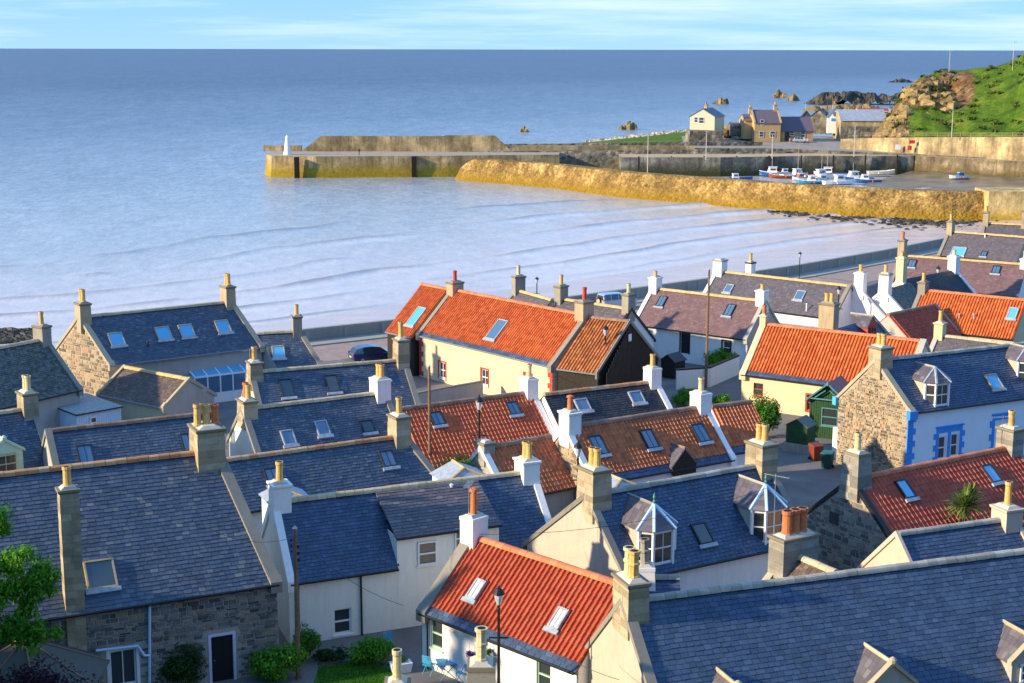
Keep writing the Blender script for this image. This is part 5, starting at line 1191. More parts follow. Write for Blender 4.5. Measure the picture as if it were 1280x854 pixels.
for (cx, cy, ww, hh) in ((1186, 558, 1.75, 1.9), (1252, 545, 1.3, 2.2)):
    q = hst.hit_front(cx, cy); x0_, x1_, z0_, z1_ = q.x - ww / 2, q.x + ww / 2, q.z - hh / 2, q.z + hh / 2
    for sx, s in ((x0_, -1), (x1_, 1)):
        for i in range(5):
            ln = .42 if i % 2 == 0 else .22; dz_ = hh / 5
            a, b = (sx - ln, sx) if s < 0 else (sx, sx + ln)
            MB().box(a, b, -hst.vw - .03, -hst.vw + .03, z0_ + i * dz_, z0_ + (i + 1) * dz_ - .004).build('surround_block', MATS['paint_blue'], hst.root)
    MB().box(x0_ - .2, x1_ + .2, -hst.vw - .03, -hst.vw + .03, z1_ + .002, z1_ + .35).box(x0_ - .3, x1_ + .3, -hst.vw - .09, -hst.vw + .03, z1_ + .355, z1_ + .45).build('lintel', MATS['paint_blue'], hst.root)
    if ww > 1.5: MB().box(q.x - .12, q.x + .12, -hst.vw - .025, -hst.vw + .02, z0_, z1_).build('mullion', MATS['paint_blue'], hst.root)
for s, vv in ((1, hst.run), (-1, -hst.rear)):
    q = hst.loc(0, vv, hst.zr - abs(vv) * hst.tp)
    MB().box(q.x - .22, q.x + .42, q.y - .18, q.y + .18, q.z - .42, q.z + .12).build('skew_putt', MATS['paint_blue' if s > 0 else 'paint_cyan'], hst.root)

house('redR', 'tiled_cottage', 'dark red tiled cottage with stone gable and black coping behind the palm', (1064, 600), (1268, 558.5), run=3.5, zr=5.6, pitch=40, wall=W, gableA='mortar_grey', roof='tile', rmat='tile_crimson', ridge='ridge_red', skewA='black_paint', skewB='coping_grey', skew_w=.22, e=.34, tw=.30, ind=300, rub_A=('rubble_light', 200, 1.2),
      chims=[ch('A', 564, m='stack_grey', pots=B1(.95, 'pot_cream'), d=1.2, w=.95, cap=False, flare=.12), ch('B', 533, m='stack_grey', pots=B1(.9, 'pot_buff'), d=1.3, w=1.0)],
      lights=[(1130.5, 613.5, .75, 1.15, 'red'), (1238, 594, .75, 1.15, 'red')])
house('dorm', 'slate_house', 'blue slate house with two canted bay dormers with pale hips', (733, 620), (960, 580), (890, 703), RC=(655, 681.5), zr=6.5, wall='wall_white', gableA='wall_harl', rmat='slate_deep', ridge='ridge_stone', skewA='coping_grey', skewB='coping_grey', skew_w=.28, ind=300,
      chims=[ch('A', 584, m='stack_stone', pots=B2(.9, 'pot_buff'), d=1.5, w=1.15, flare=.03), ch('B', 552, m='stack_stone', pots=B2(.9, 'pot_buff'), d=1.5, w=1.1)], lights=[(877.6, 668, .85, 1.15, 'black')])
canted_dormer(HOUSES['dorm'], 829, 706, 2.05, 1.65, 1.0, 'wall_harl', 'slate_purple', 'paint_paleblue')
canted_dormer(HOUSES['dorm'], 968, 678, 2.05, 1.65, 1.0, 'wall_harl', 'slate_purple', 'paint_paleblue')
house('s18', 'slate_cottage', 'low blue slate cottage with pinkish plaster gable, in front of the palm', (1121, 668), (1268, 648), run=3.2, zr=4.8, wall='wall_pink', rmat='slate_deep', ridge='ridge_stone', skewA='wall_pink', skewB='wall_pink', skew_w=.1, ind=200,
      chims=[ch('B', 632, m='wall_pink', pots=B1(1.2), d=1.3, w=1.1)])
house('b19', 'slate_cottage', 'brown slate cottage with three large buff chimney pots', (984, 690), (1046, 716), run=2.2, rear=2.4, zr=5.2, wall='wall_grey', rmat='slate_brown', ridge='ridge_buff', skewA='coping_warm', skewB=None, gutter=None,
      chims=[ch('A', 667, m='stack_grey', pots=(('big', 1.1, 'pot_terra'),) * 3, d=2.3, w=1.1)])
house('b20', 'white_outbuilding', 'white chimney with tall grey red pot behind the long foreground roof', (796, 722), (850, 722), run=1.8, rear=1.3, zr=3.4, wall=W, rmat='slate_deep', ridge='ridge_stone', skewA='wall_white', skewB=None, gutter=None, cat='outbuilding',
      chims=[ch('A', 706, m='wall_white', pots=(('oct', 1.2, 'stack_grey'),), d=1.1, w=.95, cap=False, flare=.08)])

# --- foreground
house('big', 'stone_house', 'big rubble stone house with broad slate roof at lower left', (-190, 615.3), (275, 563.5), (350, 729), shear='B', zr=9.0, pitch=44, wall='mortar_grey', gableB='wall_grey', rmat='slate_blue', ridge='ridge_clay', skewA=None, skewB='coping_grey', skew_w=.42, ind=300, e=.20, tw=.32, rub_front=('rubble_grey', 300, .95),
      chims=[ch('B', 533, m='stack_stone', pots=(('plain', 1.0, 'pot_buff'), ('plain', .95, 'pot_buff'), ('plain', .9, 'pot_terra')), d=1.8, w=1.4, along='u'),
             ch((93, 752), 611, m='stack_stone', pots=B1(.85, 'pot_buff'), w=.85, d=.75, ground=True)],
      lights=[(126, 719, 1.25, 1.35, 'wooddark')], wins=[(155, 835, 1.1, 1.6, 'pair', 'paint_white+paint_white')], doors=[(279, 826, .95, 2.3, 'black_paint', 'paint_lilac')])
house('n13', 'cream_slate_house', 'cream house with blue slate roof and flush two storey window bay', (341, 628.5), (668, 589.5), (362, 730), shear='A', cut=((497, 700), (624, 680)), zr=6, wall='wall_cream_pale', rmat='slate_deep', ridge='ridge_buff', skewA='wall_white', skewB='wall_white', skew_w=.28, ind=300,
      chims=[ch('A', 604, m='wall_white', pots=B1(1.0), d=1.15, w=.95), ch('B', 574, m='wall_white', pots=B2(.85), d=1.35, w=1.0)],
      wins=[(429, 777, .85, 1.25, 'sash', 'paint_white')])
h13 = HOUSES['n13']
# flush two storey bay of the cream house, with its own shallow slate roof
qL = h13.hit_front(497, 700); qR = h13.hit_front(624, 680); bx0, bx1 = qL.x, qR.x; y_f = -h13.vw - .012; z_b = h13.zr - 1.45
b = MB(); b.quad([(bx0, y_f, -.3), (bx1, y_f, -.3), (bx1, y_f, z_b), (bx0, y_f, z_b)])
yk = -(h13.zr - z_b) / h13.tp
b.quad([(bx0, y_f, h13.ze - .3), (bx0, y_f, z_b), (bx0, yk, z_b)]); b.quad([(bx1, y_f, z_b), (bx1, y_f, h13.ze - .3), (bx1, yk, z_b)])
bay = b.build('bay_wall', MATS['wall_cream_pale'], h13.root)
for (wx, wy, ww, hh) in ((534, 691, .95, 1.15), (578, 672, .8, 1.0)):
    q = h13.hit_front(wx, wy); wo = window_part(h13.root, Matrix.Translation((q.x, y_f, q.z)) @ Matrix.Rotation(math.pi, 4, 'Z'), ww, hh, 'sash', 'paint_white', depth=-.08)
def bay_roof(h, x0, x1, y0, z0, y1, z1, rmat):
    t = Vector((0, 0, -.09)); p = [Vector((x0, y0, z0)), Vector((x1, y0, z0)), Vector((x1, y1, z1)), Vector((x0, y1, z1))]
    o = MB().hexa([q + t for q in p] + p).build('bay_roof', MATS[rmat], h.root)
    Y_ = Vector((0, y1 - y0, z1 - z0)); Ls = Y_.length; Y_.normalize(); Z_ = Vector((1, 0, 0)).cross(Y_); it = []; n = int(Ls / .2)
    for i in range(n):
        x = x0 - (.18 if i % 2 else 0)
        while x < x1:
            wd = .36 * random.uniform(.8, 1.2); a, c = max(x, x0), min(x + wd, x1); x += wd
            if c - a > .06: it.append(mat4((1, 0, 0), Y_, Z_, Vector(((a + c) / 2, y0, z0)) + Y_ * (i * Ls / n - .02)) @ Matrix.Diagonal((c - a, 1, 1, 1)))
    lay_pieces(h.M, o, 'slate', variants('slate', rmat, .2), it, rmat, 150, 'slate_courses')
    MB().tube((x0, y0 - .04, z0 - .06), (x1, y0 - .04, z0 - .06), .055).build('gutter', MATS['gutter_black'], o)
bay_roof(h13, bx0 - .08, bx1 + .08, y_f - .16, z_b - .02, -.12, h13.zr - .02, 'slate_purple')
house('redlow', 'pantile_cottage', 'white cottage with red pantile roof and small paired skylights in the foreground', (586, 669), (784, 733.5), (600, 794), zr=5.4, wall='wall_white', roof='tile', rmat='tile_red', ridge='ridge_red', skewA='coping_grey', skewB=None, skew_w=.5, e=.32, tw=.27, ind=300, band=.42,
      chims=[ch('A', 645, m='wall_white', pots=(('cap', 1.3, 'pot_terra'),), d=1.1, w=.95, cap=False)], lights=[(597.5, 739, .6, 1.0, 'pale'), (700.5, 775.5, .6, 1.0, 'pale')],
      wins=[(546, 793, .8, 1.35, 'sash', 'paint_mint'), (680, 845, .8, 1.35, 'sash', 'paint_mint')])
house('br', 'slate_house', 'long blue slate house across the lower right with harled gable', (778, 752.5), (1300, 687), run=4.6, rear=3.5, zr=6.5, wall='wall_harl', gableA='wall_harl', rmat='slate_deep', ridge='ridge_stone', skewA='coping_grey', skewB=None, skew_w=.34, ind=300, e=.21, tw=.33,
      chims=[ch('A', 722, m='stack_stone', pots=(('oct', 1.1, 'pot_buff'), ('oct', 1.1, 'pot_cream')), d=1.7, w=.95, flare=.0)])
hb = HOUSES['br']
gabled_dormer(hb, 922, 908, 1.7, .75, 'wall_grey', 'slate_purple', 'coping_warm', 40)
gabled_dormer(hb, 1114, 884, 2.0, .85, 'wall_grey', 'slate_purple', 'coping_warm', 40)
gabled_dormer(hb, 1290, 850, 1.9, .85, 'wall_grey', 'slate_purple', 'coping_warm', 40)

hr_ = HOUSES['redR']; MB().box(-hr_.L / 2 - .06, -hr_.L / 2 + .03, .75, 1.35, 3.0, 3.6).build('gable_window', MATS['glass_window'], hr_.root)
# ------------------------------------------------------------------ foliage
def mat_leaf(name, a, b_, c_, rough=.6):
    m, nt, b = _new(name); at = nt.nodes.new('ShaderNodeAttribute'); at.attribute_name = 'rnd'
    nt.links.new(_ramp(nt, at.outputs['Fac'], ((0, a), (.5, b_), (1, c_))), b.inputs['Base Color']); b.inputs['Roughness'].default_value = rough; b.inputs['Specular IOR Level'].default_value = .25
    out = [n for n in nt.nodes if n.type == 'OUTPUT_MATERIAL'][0]; tr = nt.nodes.new('ShaderNodeBsdfTranslucent'); nt.links.new(_ramp(nt, at.outputs['Fac'], ((0, b_), (1, c_))), tr.inputs[0])
    mx = nt.nodes.new('ShaderNodeMixShader'); mx.inputs[0].default_value = .28; nt.links.new(b.outputs[0], mx.inputs[1]); nt.links.new(tr.outputs[0], mx.inputs[2]); nt.links.new(mx.outputs[0], out.inputs[0]); return m
mat_leaf('leaf_green', (.025, .085, .008), (.05, .17, .012), (.11, .28, .025)); mat_leaf('leaf_dark', (.012, .035, .008), (.022, .065, .012), (.05, .12, .022))
mat_leaf('leaf_bright', (.045, .16, .008), (.085, .27, .012), (.16, .38, .03)); mat_leaf('leaf_purple', (.018, .006, .012), (.045, .014, .03), (.09, .025, .05)); mat_leaf('leaf_palm', (.045, .085, .012), (.10, .17, .025), (.22, .27, .06))
mat_leaf('leaf_gorse', (.03, .045, .012), (.07, .12, .015), (.17, .19, .03)); mat_plain('bark', (.07, .05, .035), .9, var=.4); mat_leaf('petal', (.6, .03, .04), (.7, .35, .45), (.75, .65, .1))
def leaves(b, c, rad, n, size, lobes=7, seed=None, flat=1.0):
    """leaf clumps: short sprays of leaf faces spread through a lumpy volume"""
    rnd = random.Random(seed if seed is not None else random.random()); L = []
    for i in range(lobes):
        a = rnd.uniform(0, 6.28); e = rnd.uniform(-.5, 1.0); q = rnd.uniform(.35, .75)
        L.append((Vector((math.cos(a) * math.cos(e) * rad[0] * q, math.sin(a) * math.cos(e) * rad[1] * q, math.sin(e) * rad[2] * q)), rnd.uniform(.42, .66)))
    for i in range(n):
        lc, lr = rnd.choice(L); d = Vector((rnd.gauss(0, 1), rnd.gauss(0, 1), rnd.gauss(0, 1))); d.normalize(); rr = lr * (rnd.random() ** .45)
        p = Vector(c) + lc + Vector((d.x * rad[0], d.y * rad[1], d.z * rad[2])) * rr
        s = size * rnd.uniform(.6, 1.4); nrm = (d + Vector((rnd.uniform(-.8, .8), rnd.uniform(-.8, .8), rnd.uniform(-.2, 1.0)))).normalized(); t = nrm.orthogonal().normalized(); t.rotate(Matrix.Rotation(rnd.uniform(0, 6.28), 3, nrm)); w = nrm.cross(t)
        r_ = max(0, min(1, rnd.gauss(.5, .24)))
        b.quad([p - t * s * .5, p + w * s * .3 + nrm * s * .06, p + t * s * .55, p - w * s * .3 + nrm * s * .06], 0, r_)
def limb(b, p0, p1, r0, r1, k=4, bend=.15):
    p0, p1 = Vector(p0), Vector(p1); prev = p0; L = (p1 - p0).length
    for i in range(1, k + 1):
        t = i / k; q = p0.lerp(p1, t) + Vector((random.uniform(-1, 1), random.uniform(-1, 1), random.uniform(-.5, .5))) * L * bend * .25 * (1 if i < k else 0); b.tube(prev, q, r0 + (r1 - r0) * (i - 1) / k, r0 + (r1 - r0) * t, 6); prev = q
def shrub(name, label, pos, rad, n, size, mat='leaf_green', cat='shrub', group=None, lobes=8, stems=5):
    o = empty(name, pos); tag(o, label, cat, group)
    b = MB(); leaves(b, (0, 0, rad[2] * .82), rad, int(n * 1.7), size * 1.1, lobes + 3); b.build('foliage', MATS[mat], o)
    s = MB()
    for i in range(stems): a = random.uniform(0, 6.28); limb(s, (0, 0, -.1), (math.cos(a) * rad[0] * .5, math.sin(a) * rad[1] * .5, rad[2] * 1.2), .04, .012, 3)
    s.build('stem', MATS['bark'], o); return o

# garden at the lower left
g = P(440, 838, 0); tag(MB().prism([xy(P(398, 838, 0)), xy(P(392, 858, 0)), xy(P(500, 870, 0)), xy(P(492, 838, 0)), xy(P(440, 826, 0))][::1], -.1, .02).build('lawn', MATS['lawn']), kind='structure')
b = MB()
for i in range(5000):
    a, c = random.random(), random.random(); p = P(398 + a * 95, 829 + c * 30, .02); h_ = random.uniform(.03, .08); d = random.uniform(0, 3.14); b.quad([(p.x - .02 * math.cos(d), p.y - .02 * math.sin(d), .02), (p.x + .02 * math.cos(d), p.y + .02 * math.sin(d), .02), (p.x + random.uniform(-.03, .03), p.y, .02 + h_)])
tag(b.build('grass', MATS['leaf_green']), 'short green lawn grass in the cream house garden', 'grass', kind='stuff')
for (x, y, rd, n, mt, lab) in (
        (464, 829, (1.0, .8, .72), 2600, 'leaf_bright', 'rounded bright green shrub against the cream house wall'),
        (383, 826, (.75, .7, .95), 2200, 'leaf_green', 'tall green shrub between the telegraph pole and cream house'),
        (345, 850, (1.25, .9, .95), 3000, 'leaf_bright', 'spreading light green shrub at the foot of the telegraph pole'),
        (224, 858, (1.3, .8, 1.25), 3600, 'leaf_dark', 'dark climbing rose bush between the window and door of the stone house'),
        (418, 826, (.8, .4, .35), 900, 'leaf_dark', 'low dark border plants below the cream house window'),
        (680, 868, (.55, .45, .5), 900, 'leaf_bright', 'small green bush at the corner of the white cottage')):
    p = P(x, y, 0); shrub('shrub', lab, (p.x, p.y, 0), rd, n, .11, mt)
rs = P(224, 856, 0); b = MB(); leaves(b, (rs.x, rs.y - .5, 1.0), (1.2, .5, 1.1), 60, .12, 6)
tag(b.build('rose_bloom', MATS['petal']), 'red and yellow roses on the dark bush by the stone house', 'flowers', kind='stuff')
for (x, y, rd, n, mt, lab, z) in (
        (958, 546, (1.3, 1.1, 1.75), 4200, 'leaf_green', 'tall rounded green shrub in front of the cream orange roofed cottage', 0),
        (903, 462, (1.35, .9, 1.0), 2200, 'leaf_bright', 'green shrub beside the tall pole at the white cottage', 0),
        (856, 508, (.9, .8, .8), 1500, 'leaf_bright', 'green bush just right of the white coped dark roof', 0),
        (901, 512, (.8, .7, .7), 1000, 'leaf_bright', 'low green bush behind the white chimney of the brown roofs', 0),
        (768, 502, (.6, .5, .6), 600, 'leaf_bright', 'small green bush at the foot of the black barn', 0),
        (745, 607, (.7, .5, .5), 700, 'leaf_bright', 'small bush in the lane below the brown pantile roof', 0),
        (1024, 574, (.35, .3, .3), 250, 'leaf_bright', 'tiny potted shrub beside the red wheelie bin', 0)):
    p = P(x, y, 0); o = shrub('shrub', lab, (p.x, p.y, 0), rd, n, .14, mt)
    if z:
        o.location.z = z; s = MB(); limb(s, (0, 0, -z), (0, 0, 1.2), .09, .05, 3); s.build('trunk', MATS['bark'], o)
p = PD(567, 580, 81.5); shrub('shrub', 'bright green bush behind the slate cottages under the red roof', (p.x, p.y, 0), (1.5, 1.2, 2.75), 6500, .15, 'leaf_bright', lobes=12)
# left tree, its trunk outside the frame
def big_tree(pos, label):
    o = empty('broadleaf_tree', pos); tag(o, label, 'tree'); t = MB(); limb(t, (0, 0, -.3), (.3, .2, 4.2), .20, .13, 5, .1); c = MB()
    for i, (dx, dy, dz) in enumerate(((2.6, .4, 4.1), (2.3, -.3, 5.3), (1.4, .2, 6.4), (2.9, .1, 3.1), (.4, .8, 6.6), (-1.2, .2, 5.6), (-1.8, -.6, 4.2), (1.8, -.8, 4.6), (.6, -1.2, 5.2), (3.3, .2, 4.9), (1.2, .0, 3.2))):
        st = Vector((.2, .1, 2.4 + .14 * i)); limb(t, st, (dx, dy, dz), .07, .015, 4, .25)
        for k in range(3):
            q = st.lerp(Vector((dx, dy, dz)), .7 + .18 * k) + Vector((random.uniform(-.2, .2), random.uniform(-.3, .3), random.uniform(-.1, .2))); leaves(c, q, (.70, .6, .42), 520, .135, 7)
    t.build('trunk', MATS['bark'], o); c.build('crown', MATS['leaf_bright'], o); o.scale = (1.0, 1.0, 1.42); return o
p = PD(-45, 760, 56); big_tree((p.x, p.y, 0), 'leafy green tree reaching in from the left edge over the stone house')
p = PD(50, 840, 55); shrub('shrub', 'dark purple leaved shrub in front of the summerhouse', (p.x, p.y, 0), (2.2, 1.1, 2.25), 5000, .13, 'leaf_purple', lobes=10)
p = PD(1272, 850, 50); shrub('shrub', 'green and orange leaved shrub at the lower right corner', (p.x, p.y, 2.6), (.7, .6, 1.15), 900, .15, 'leaf_bright')
# palm
def palm(pos, label, hh):
    o = empty('cabbage_palm', pos); tag(o, label, 'palm tree'); t = MB(); t.tube((0, 0, -.2), (0, 0, hh), .13, .10, 8); t.build('trunk', MATS['bark'], o); c = MB()
    for hub, sc_, n in (((0, 0, hh), 1.0, 150), ((.35, .35, hh + .55), .6, 60)):
        for i in range(n):
            a = random.uniform(0, 6.28); e = math.asin(random.uniform(-.45, .98)); ln = random.uniform(.9, 1.45) * sc_; d = Vector((math.cos(a) * math.cos(e), math.sin(a) * math.cos(e), math.sin(e))); s = d.cross(Vector((0, 0, 1))).normalized() * .055; p0 = Vector(hub); rn = random.random()
            p1 = p0 + d * ln * .6; p2 = p0 + d * ln + Vector((0, 0, -.25 * ln * (1 - abs(d.z))))
            c.quad([p0 - s * .5, p0 + s * .5, p1 + s, p1 - s], 0, rn); c.quad([p1 - s, p1 + s, p2], 0, rn)
    c.build('crown', MATS['leaf_palm'], o)
q = PD(1206, 634, 73.5); palm((q.x, q.y, 0), 'spiky cabbage palm in front of the dark red roof', q.z)

# ------------------------------------------------------------------ street lamps, poles, wires
def lamp_mesh():
    o = empty('street_lamp'); hgt = 6.9
    p = MB(); p.lathe([(.16, -.2), (.16, .1), (.12, .2), (.11, .9), (.13, .95), (.07, 1.05), (.06, hgt - 1.0), (.09, hgt - .95), (.05, hgt - .9), (.06, hgt - .75)], n=10); p.build('post', MATS['black_paint'], o)
    c = MB(); c.box(-.42, .42, -.03, .03, hgt - 2.25, hgt - 2.19); c.lathe([(.05, 0), (.07, .1), (.05, .2)], c=(0, 0, hgt - 2.32), n=8); c.build('ladder_bar', MATS['black_paint'], o)
    l = MB(); l.lathe([(.09, hgt - .75), (.17, hgt - .45), (.19, hgt - .28)], n=8); l.build('lantern_glass', MATS['glass_pale'], o)
    k = MB(); k.lathe([(.27, hgt - .28), (.25, hgt - .2), (.12, hgt - .04), (.05, hgt), (.04, hgt + .08), (.0, hgt + .16)], n=10); k.build('lantern_cap', MATS['black_paint'], o); return o, hgt
l0, LH = lamp_mesh(); first = True
for x, ytop, Y, lab in ((624, 727, 56.3, 'black street lamp in front of the foreground red pantile roof'), (599, 490, 86.0, 'black street lamp in front of the middle red tiled roof'), (757, 403, 111.5, 'black street lamp before the black barn'),
                        (723, 548, 78.5, 'black street lamp peeping over the stack of the bay dormer house'), (1173, 330, 146, 'black street lamp beside the dark roof near the right edge'), (1049, 355, 134, 'black street lamp behind the twin buff pots'),
                        (1000, 313, 168, 'black street lamp on the promenade by the sea wall'), (671, 344, 148, 'black street lamp on the promenade beyond the long orange roof')):
    o = l0 if first else copy_tree(l0); first = False; p = PD(x, ytop, Y); s = (p.z - .1) / (LH + .16); o.location = (p.x, p.y, 0); o.scale = (max(.8, s), max(.8, s), s); tag(o, lab, 'street lamp', 'black street lamps')
def pole(x, ytop, Y, label, arms=True):
    p = PD(x, ytop, Y); o = empty('telegraph_pole', (p.x, p.y, 0)); tag(o, label, 'pole', 'wooden telegraph poles'); b = MB(); b.tube((0, 0, -.3), (.02, 0, p.z), .12, .08, 9); b.build('shaft', MATS['timber_pole'], o)
    k = MB(); k.lathe([(.12, 0), (.0, .14)], c=(.02, 0, p.z - .02), n=8); k.build('cap', MATS['lead'], o)
    if arms:
        c = MB(); 
        for i in range(3): c.box(.10, .2, -.05, .05, p.z - .9 - i * .3, p.z - .75 - i * .3); c.lathe([(.04, 0), (.05, .08), (.0, .12)], c=(-.16, 0, p.z - .6 - .25 * i), n=6)
        c.build('insulator', MATS['frame_dark'], o)
    return Vector((p.x, p.y, p.z - .4))
t1 = pole(368.5, 660, 62.3, 'mossy telegraph pole in the garden of the cream house'); t2 = pole(886, 337, 120.5, 'tall telegraph pole in front of the plum roofed white cottage', False); t3 = pole(536, 458, 88, 'telegraph pole at the left end of the middle red roof', False)
def wire(a, b_, label, sag=.4):
    m = MB(); a, b_ = Vector(a), Vector(b_); prev = a
    for i in range(1, 15):
        t = i / 14; q = a.lerp(b_, t) - Vector((0, 0, sag * 4 * t * (1 - t))); m.tube(prev, q, .011, n=4); prev = q
    tag(m.build('overhead_wire', MATS['frame_dark']), label, 'wire', 'overhead wires')
wire(t1, PD(590, 652, 66.5), 'overhead wire from the garden pole to the white chimney'); wire(t1, PD(505, 757, 63.5), 'overhead wire from the garden pole to the red roofed cottage corner'); wire(t1, PD(260, 660, 58), 'overhead wire from the garden pole across the big slate roof')
wire(PD(600, 668, 64), PD(960, 610, 68), 'long overhead wire crossing the gable of the bay dormer house', .6); wire(t3, PD(700, 470, 112), 'overhead wire from the middle pole to the cream house', .5); wire(PD(690, 812, 54), PD(775, 850, 52), 'loose wire drooping down the harled gable', .1)
# tv aerials are fixed to their houses
def aerial(hkey, px, py, Y, base_dz=1.6, ang=0.0, mast_only=False):
    h = HOUSES[hkey]; q = h.Mi @ PD(px, py, Y); b = MB(); b.tube(q - Vector((0, 0, base_dz)), q, .018, n=5)
    if not mast_only:
        d = Vector((math.cos(ang), math.sin(ang), 0)); n = Vector((-d.y, d.x, 0)); b.tube(q - d * .55 - Vector((0, 0, .1)), q + d * .65 - Vector((0, 0, .1)), .012, n=4)
        for i in range(9): c = q + d * (-.5 + i * .135) - Vector((0, 0, .1)); b.tube(c - n * .16, c + n * .16, .007, n=3)
    b.build('tv_aerial', MATS['steel'], h.root)
def hm(key, end):      # world depth of a ridge end
    h = HOUSES[key]; return (h.M @ h.loc(0 if end == 'A' else h.L, 0, h.zr)).y
aerial('b19', 970, 592, hm('b19', 'A') - .3, 3.6, .4); aerial('redlow', 586, 603, hm('redlow', 'A'), 2.0, 2.2); aerial('n7', 312, 436, hm('n7', 'A'), 1.5, .3); aerial('red37', 648, 548, hm('red37', 'B') - 1.5, 1.2, .2); aerial('b33', 1114, 415, 122, 2.2, 1.0)
aerial('redR', 1254, 519, hm('redR', 'B') - .3, 1.6, 2.8); aerial('garage', 255, 486, hm('garage', 'B') + .5, 1.2, 2.6); aerial('n7', 325, 452, hm('n7', 'A') + .3, 1.2, 1.0)

# ------------------------------------------------------------------ outbuildings, yard walls
def box_thing(name, label, cat, px, py, Y, w, d, hgt, rz, build, z=0.0):
    p = P(px, py, z) if Y is None else PD(px, py, Y); o = empty(name, (p.x, p.y, z), rz); tag(o, label, cat); build(o, w, d, hgt); return o
def boarded_shed():
    zt = 2.3; N_, R_, L_ = P(96, 517.5, zt), P(151, 507.5, zt), P(54, 501.5, zt); K_ = R_ + L_ - N_; o = empty('boarded_shed', (N_.x, N_.y, 0)); tag(o, 'white boarded shed with ribbed grey flat roof beside the brown garage', 'shed')
    c = [Vector((p.x - N_.x, p.y - N_.y, 0)) for p in (N_, R_, K_, L_)]; b = MB()
    for i in range(4): a_, e_ = c[i], c[(i + 1) % 4]; b.quad([(a_.x, a_.y, -.2), (e_.x, e_.y, -.2), (e_.x, e_.y, zt - .12), (a_.x, a_.y, zt - .12)])
    wo = b.build('wall', MATS['paint_paleblue'], o)
    for a_, e_ in ((c[0], c[1]), (c[3], c[0])):
        n = int((e_ - a_).length / .17); d_ = (e_ - a_).normalized(); M = mat4(d_, (-d_.y, d_.x, 0), (0, 0, 1), a_)
        for i in range(n): w_ = (e_ - a_).length / n; MB().box(i * w_ + .012, (i + 1) * w_ - .012, -.03, .01, -.1, zt - .14).build('board', MATS['paint_paleblue'], wo, M)
    d_ = (c[1] - c[0]).normalized(); M = mat4(d_, (-d_.y, d_.x, 0), (0, 0, 1), c[0]); window_part(o, M @ Matrix.Translation((1.2, -.03, 1.5)) @ Matrix.Rotation(math.pi, 4, 'Z'), .5, .8, 'sash', 'paint_white', depth=-.08)
    up = Vector((0, 0, zt)); ce = sum(c, Vector()) / 4; e = [ce + (q - ce) * 1.06 + up for q in c]; r = MB(); r.hexa([q - Vector((0, 0, .10)) for q in e] + e); ro = r.build('roof', MATS['lead'], o); k = MB()
    for i in range(14): f = (i + .5) / 14; a_, e_ = e[0].lerp(e[1], f), e[3].lerp(e[2], f); k.tube(a_ + Vector((0, 0, .01)), e_ + Vector((0, 0, .01)), .035, n=4)
    k.build('roof_rib', MATS['mortar_cap'], ro); f = MB(); f.tube(e[0] - Vector((0, 0, .06)), e[1] - Vector((0, 0, .06)), .075, n=4); f.tube(e[3] - Vector((0, 0, .06)), e[0] - Vector((0, 0, .06)), .05, n=4); f.build('fascia', MATS['black_paint'], ro)
boarded_shed()
def b_conserv(o, w, d, hg):
    b = MB(); t = .05; hf = hg - .9
    for i in range(6):
        x = -w / 2 + i * w / 5; b.box(x - t, x + t, -d / 2 - t, -d / 2 + t, 0, hf); b.hexa([(x - t, -d / 2, hf - .06), (x + t, -d / 2, hf - .06), (x + t, d / 2, hg - .06), (x - t, d / 2, hg - .06), (x - t, -d / 2, hf + .05), (x + t, -d / 2, hf + .05), (x + t, d / 2, hg + .05), (x - t, d / 2, hg + .05)])
    b.box(-w / 2, w / 2, -d / 2 - .06, -d / 2 + .05, hf - .1, hf + .03); b.box(-w / 2, w / 2, -d / 2 - .05, -d / 2 + .04, .7, .8); b.box(-w / 2, w / 2, d / 2 - .05, d / 2 + .05, hg - .05, hg + .08)
    for x in (-w / 2, w / 2): b.box(x - t, x + t, d / 2 - .1, d / 2, 0, hg); b.box(x - t, x + t, -d / 2, d / 2, hf - .1, hf - .02); b.box(x - t, x + t, -d / 2, d / 2, .7, .8)
    b.build('frame', MATS['paint_white'], o)
    for i in range(5):
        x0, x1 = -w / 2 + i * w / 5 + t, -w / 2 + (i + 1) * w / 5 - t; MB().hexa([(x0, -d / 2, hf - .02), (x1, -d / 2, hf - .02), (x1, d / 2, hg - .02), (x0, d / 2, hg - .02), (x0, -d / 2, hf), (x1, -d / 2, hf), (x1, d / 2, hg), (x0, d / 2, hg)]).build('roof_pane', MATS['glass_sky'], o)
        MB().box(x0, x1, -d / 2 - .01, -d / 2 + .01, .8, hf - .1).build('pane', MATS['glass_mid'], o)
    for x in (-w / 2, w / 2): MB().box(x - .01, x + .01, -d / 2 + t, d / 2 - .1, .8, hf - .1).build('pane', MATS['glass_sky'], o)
    MB().box(-w / 2, w / 2, -d / 2 - .04, -d / 2 + .04, -.1, .7).box(-w / 2 - .04, -w / 2 + .04, -d / 2 + .05, d / 2, -.1, .7).build('base_wall', MATS['wall_white'], o)
box_thing('conservatory', 'white framed glass conservatory behind the left slate cottages', 'conservatory', 275, 497, None, 5.2, 3.0, 3.1, R(33), b_conserv)
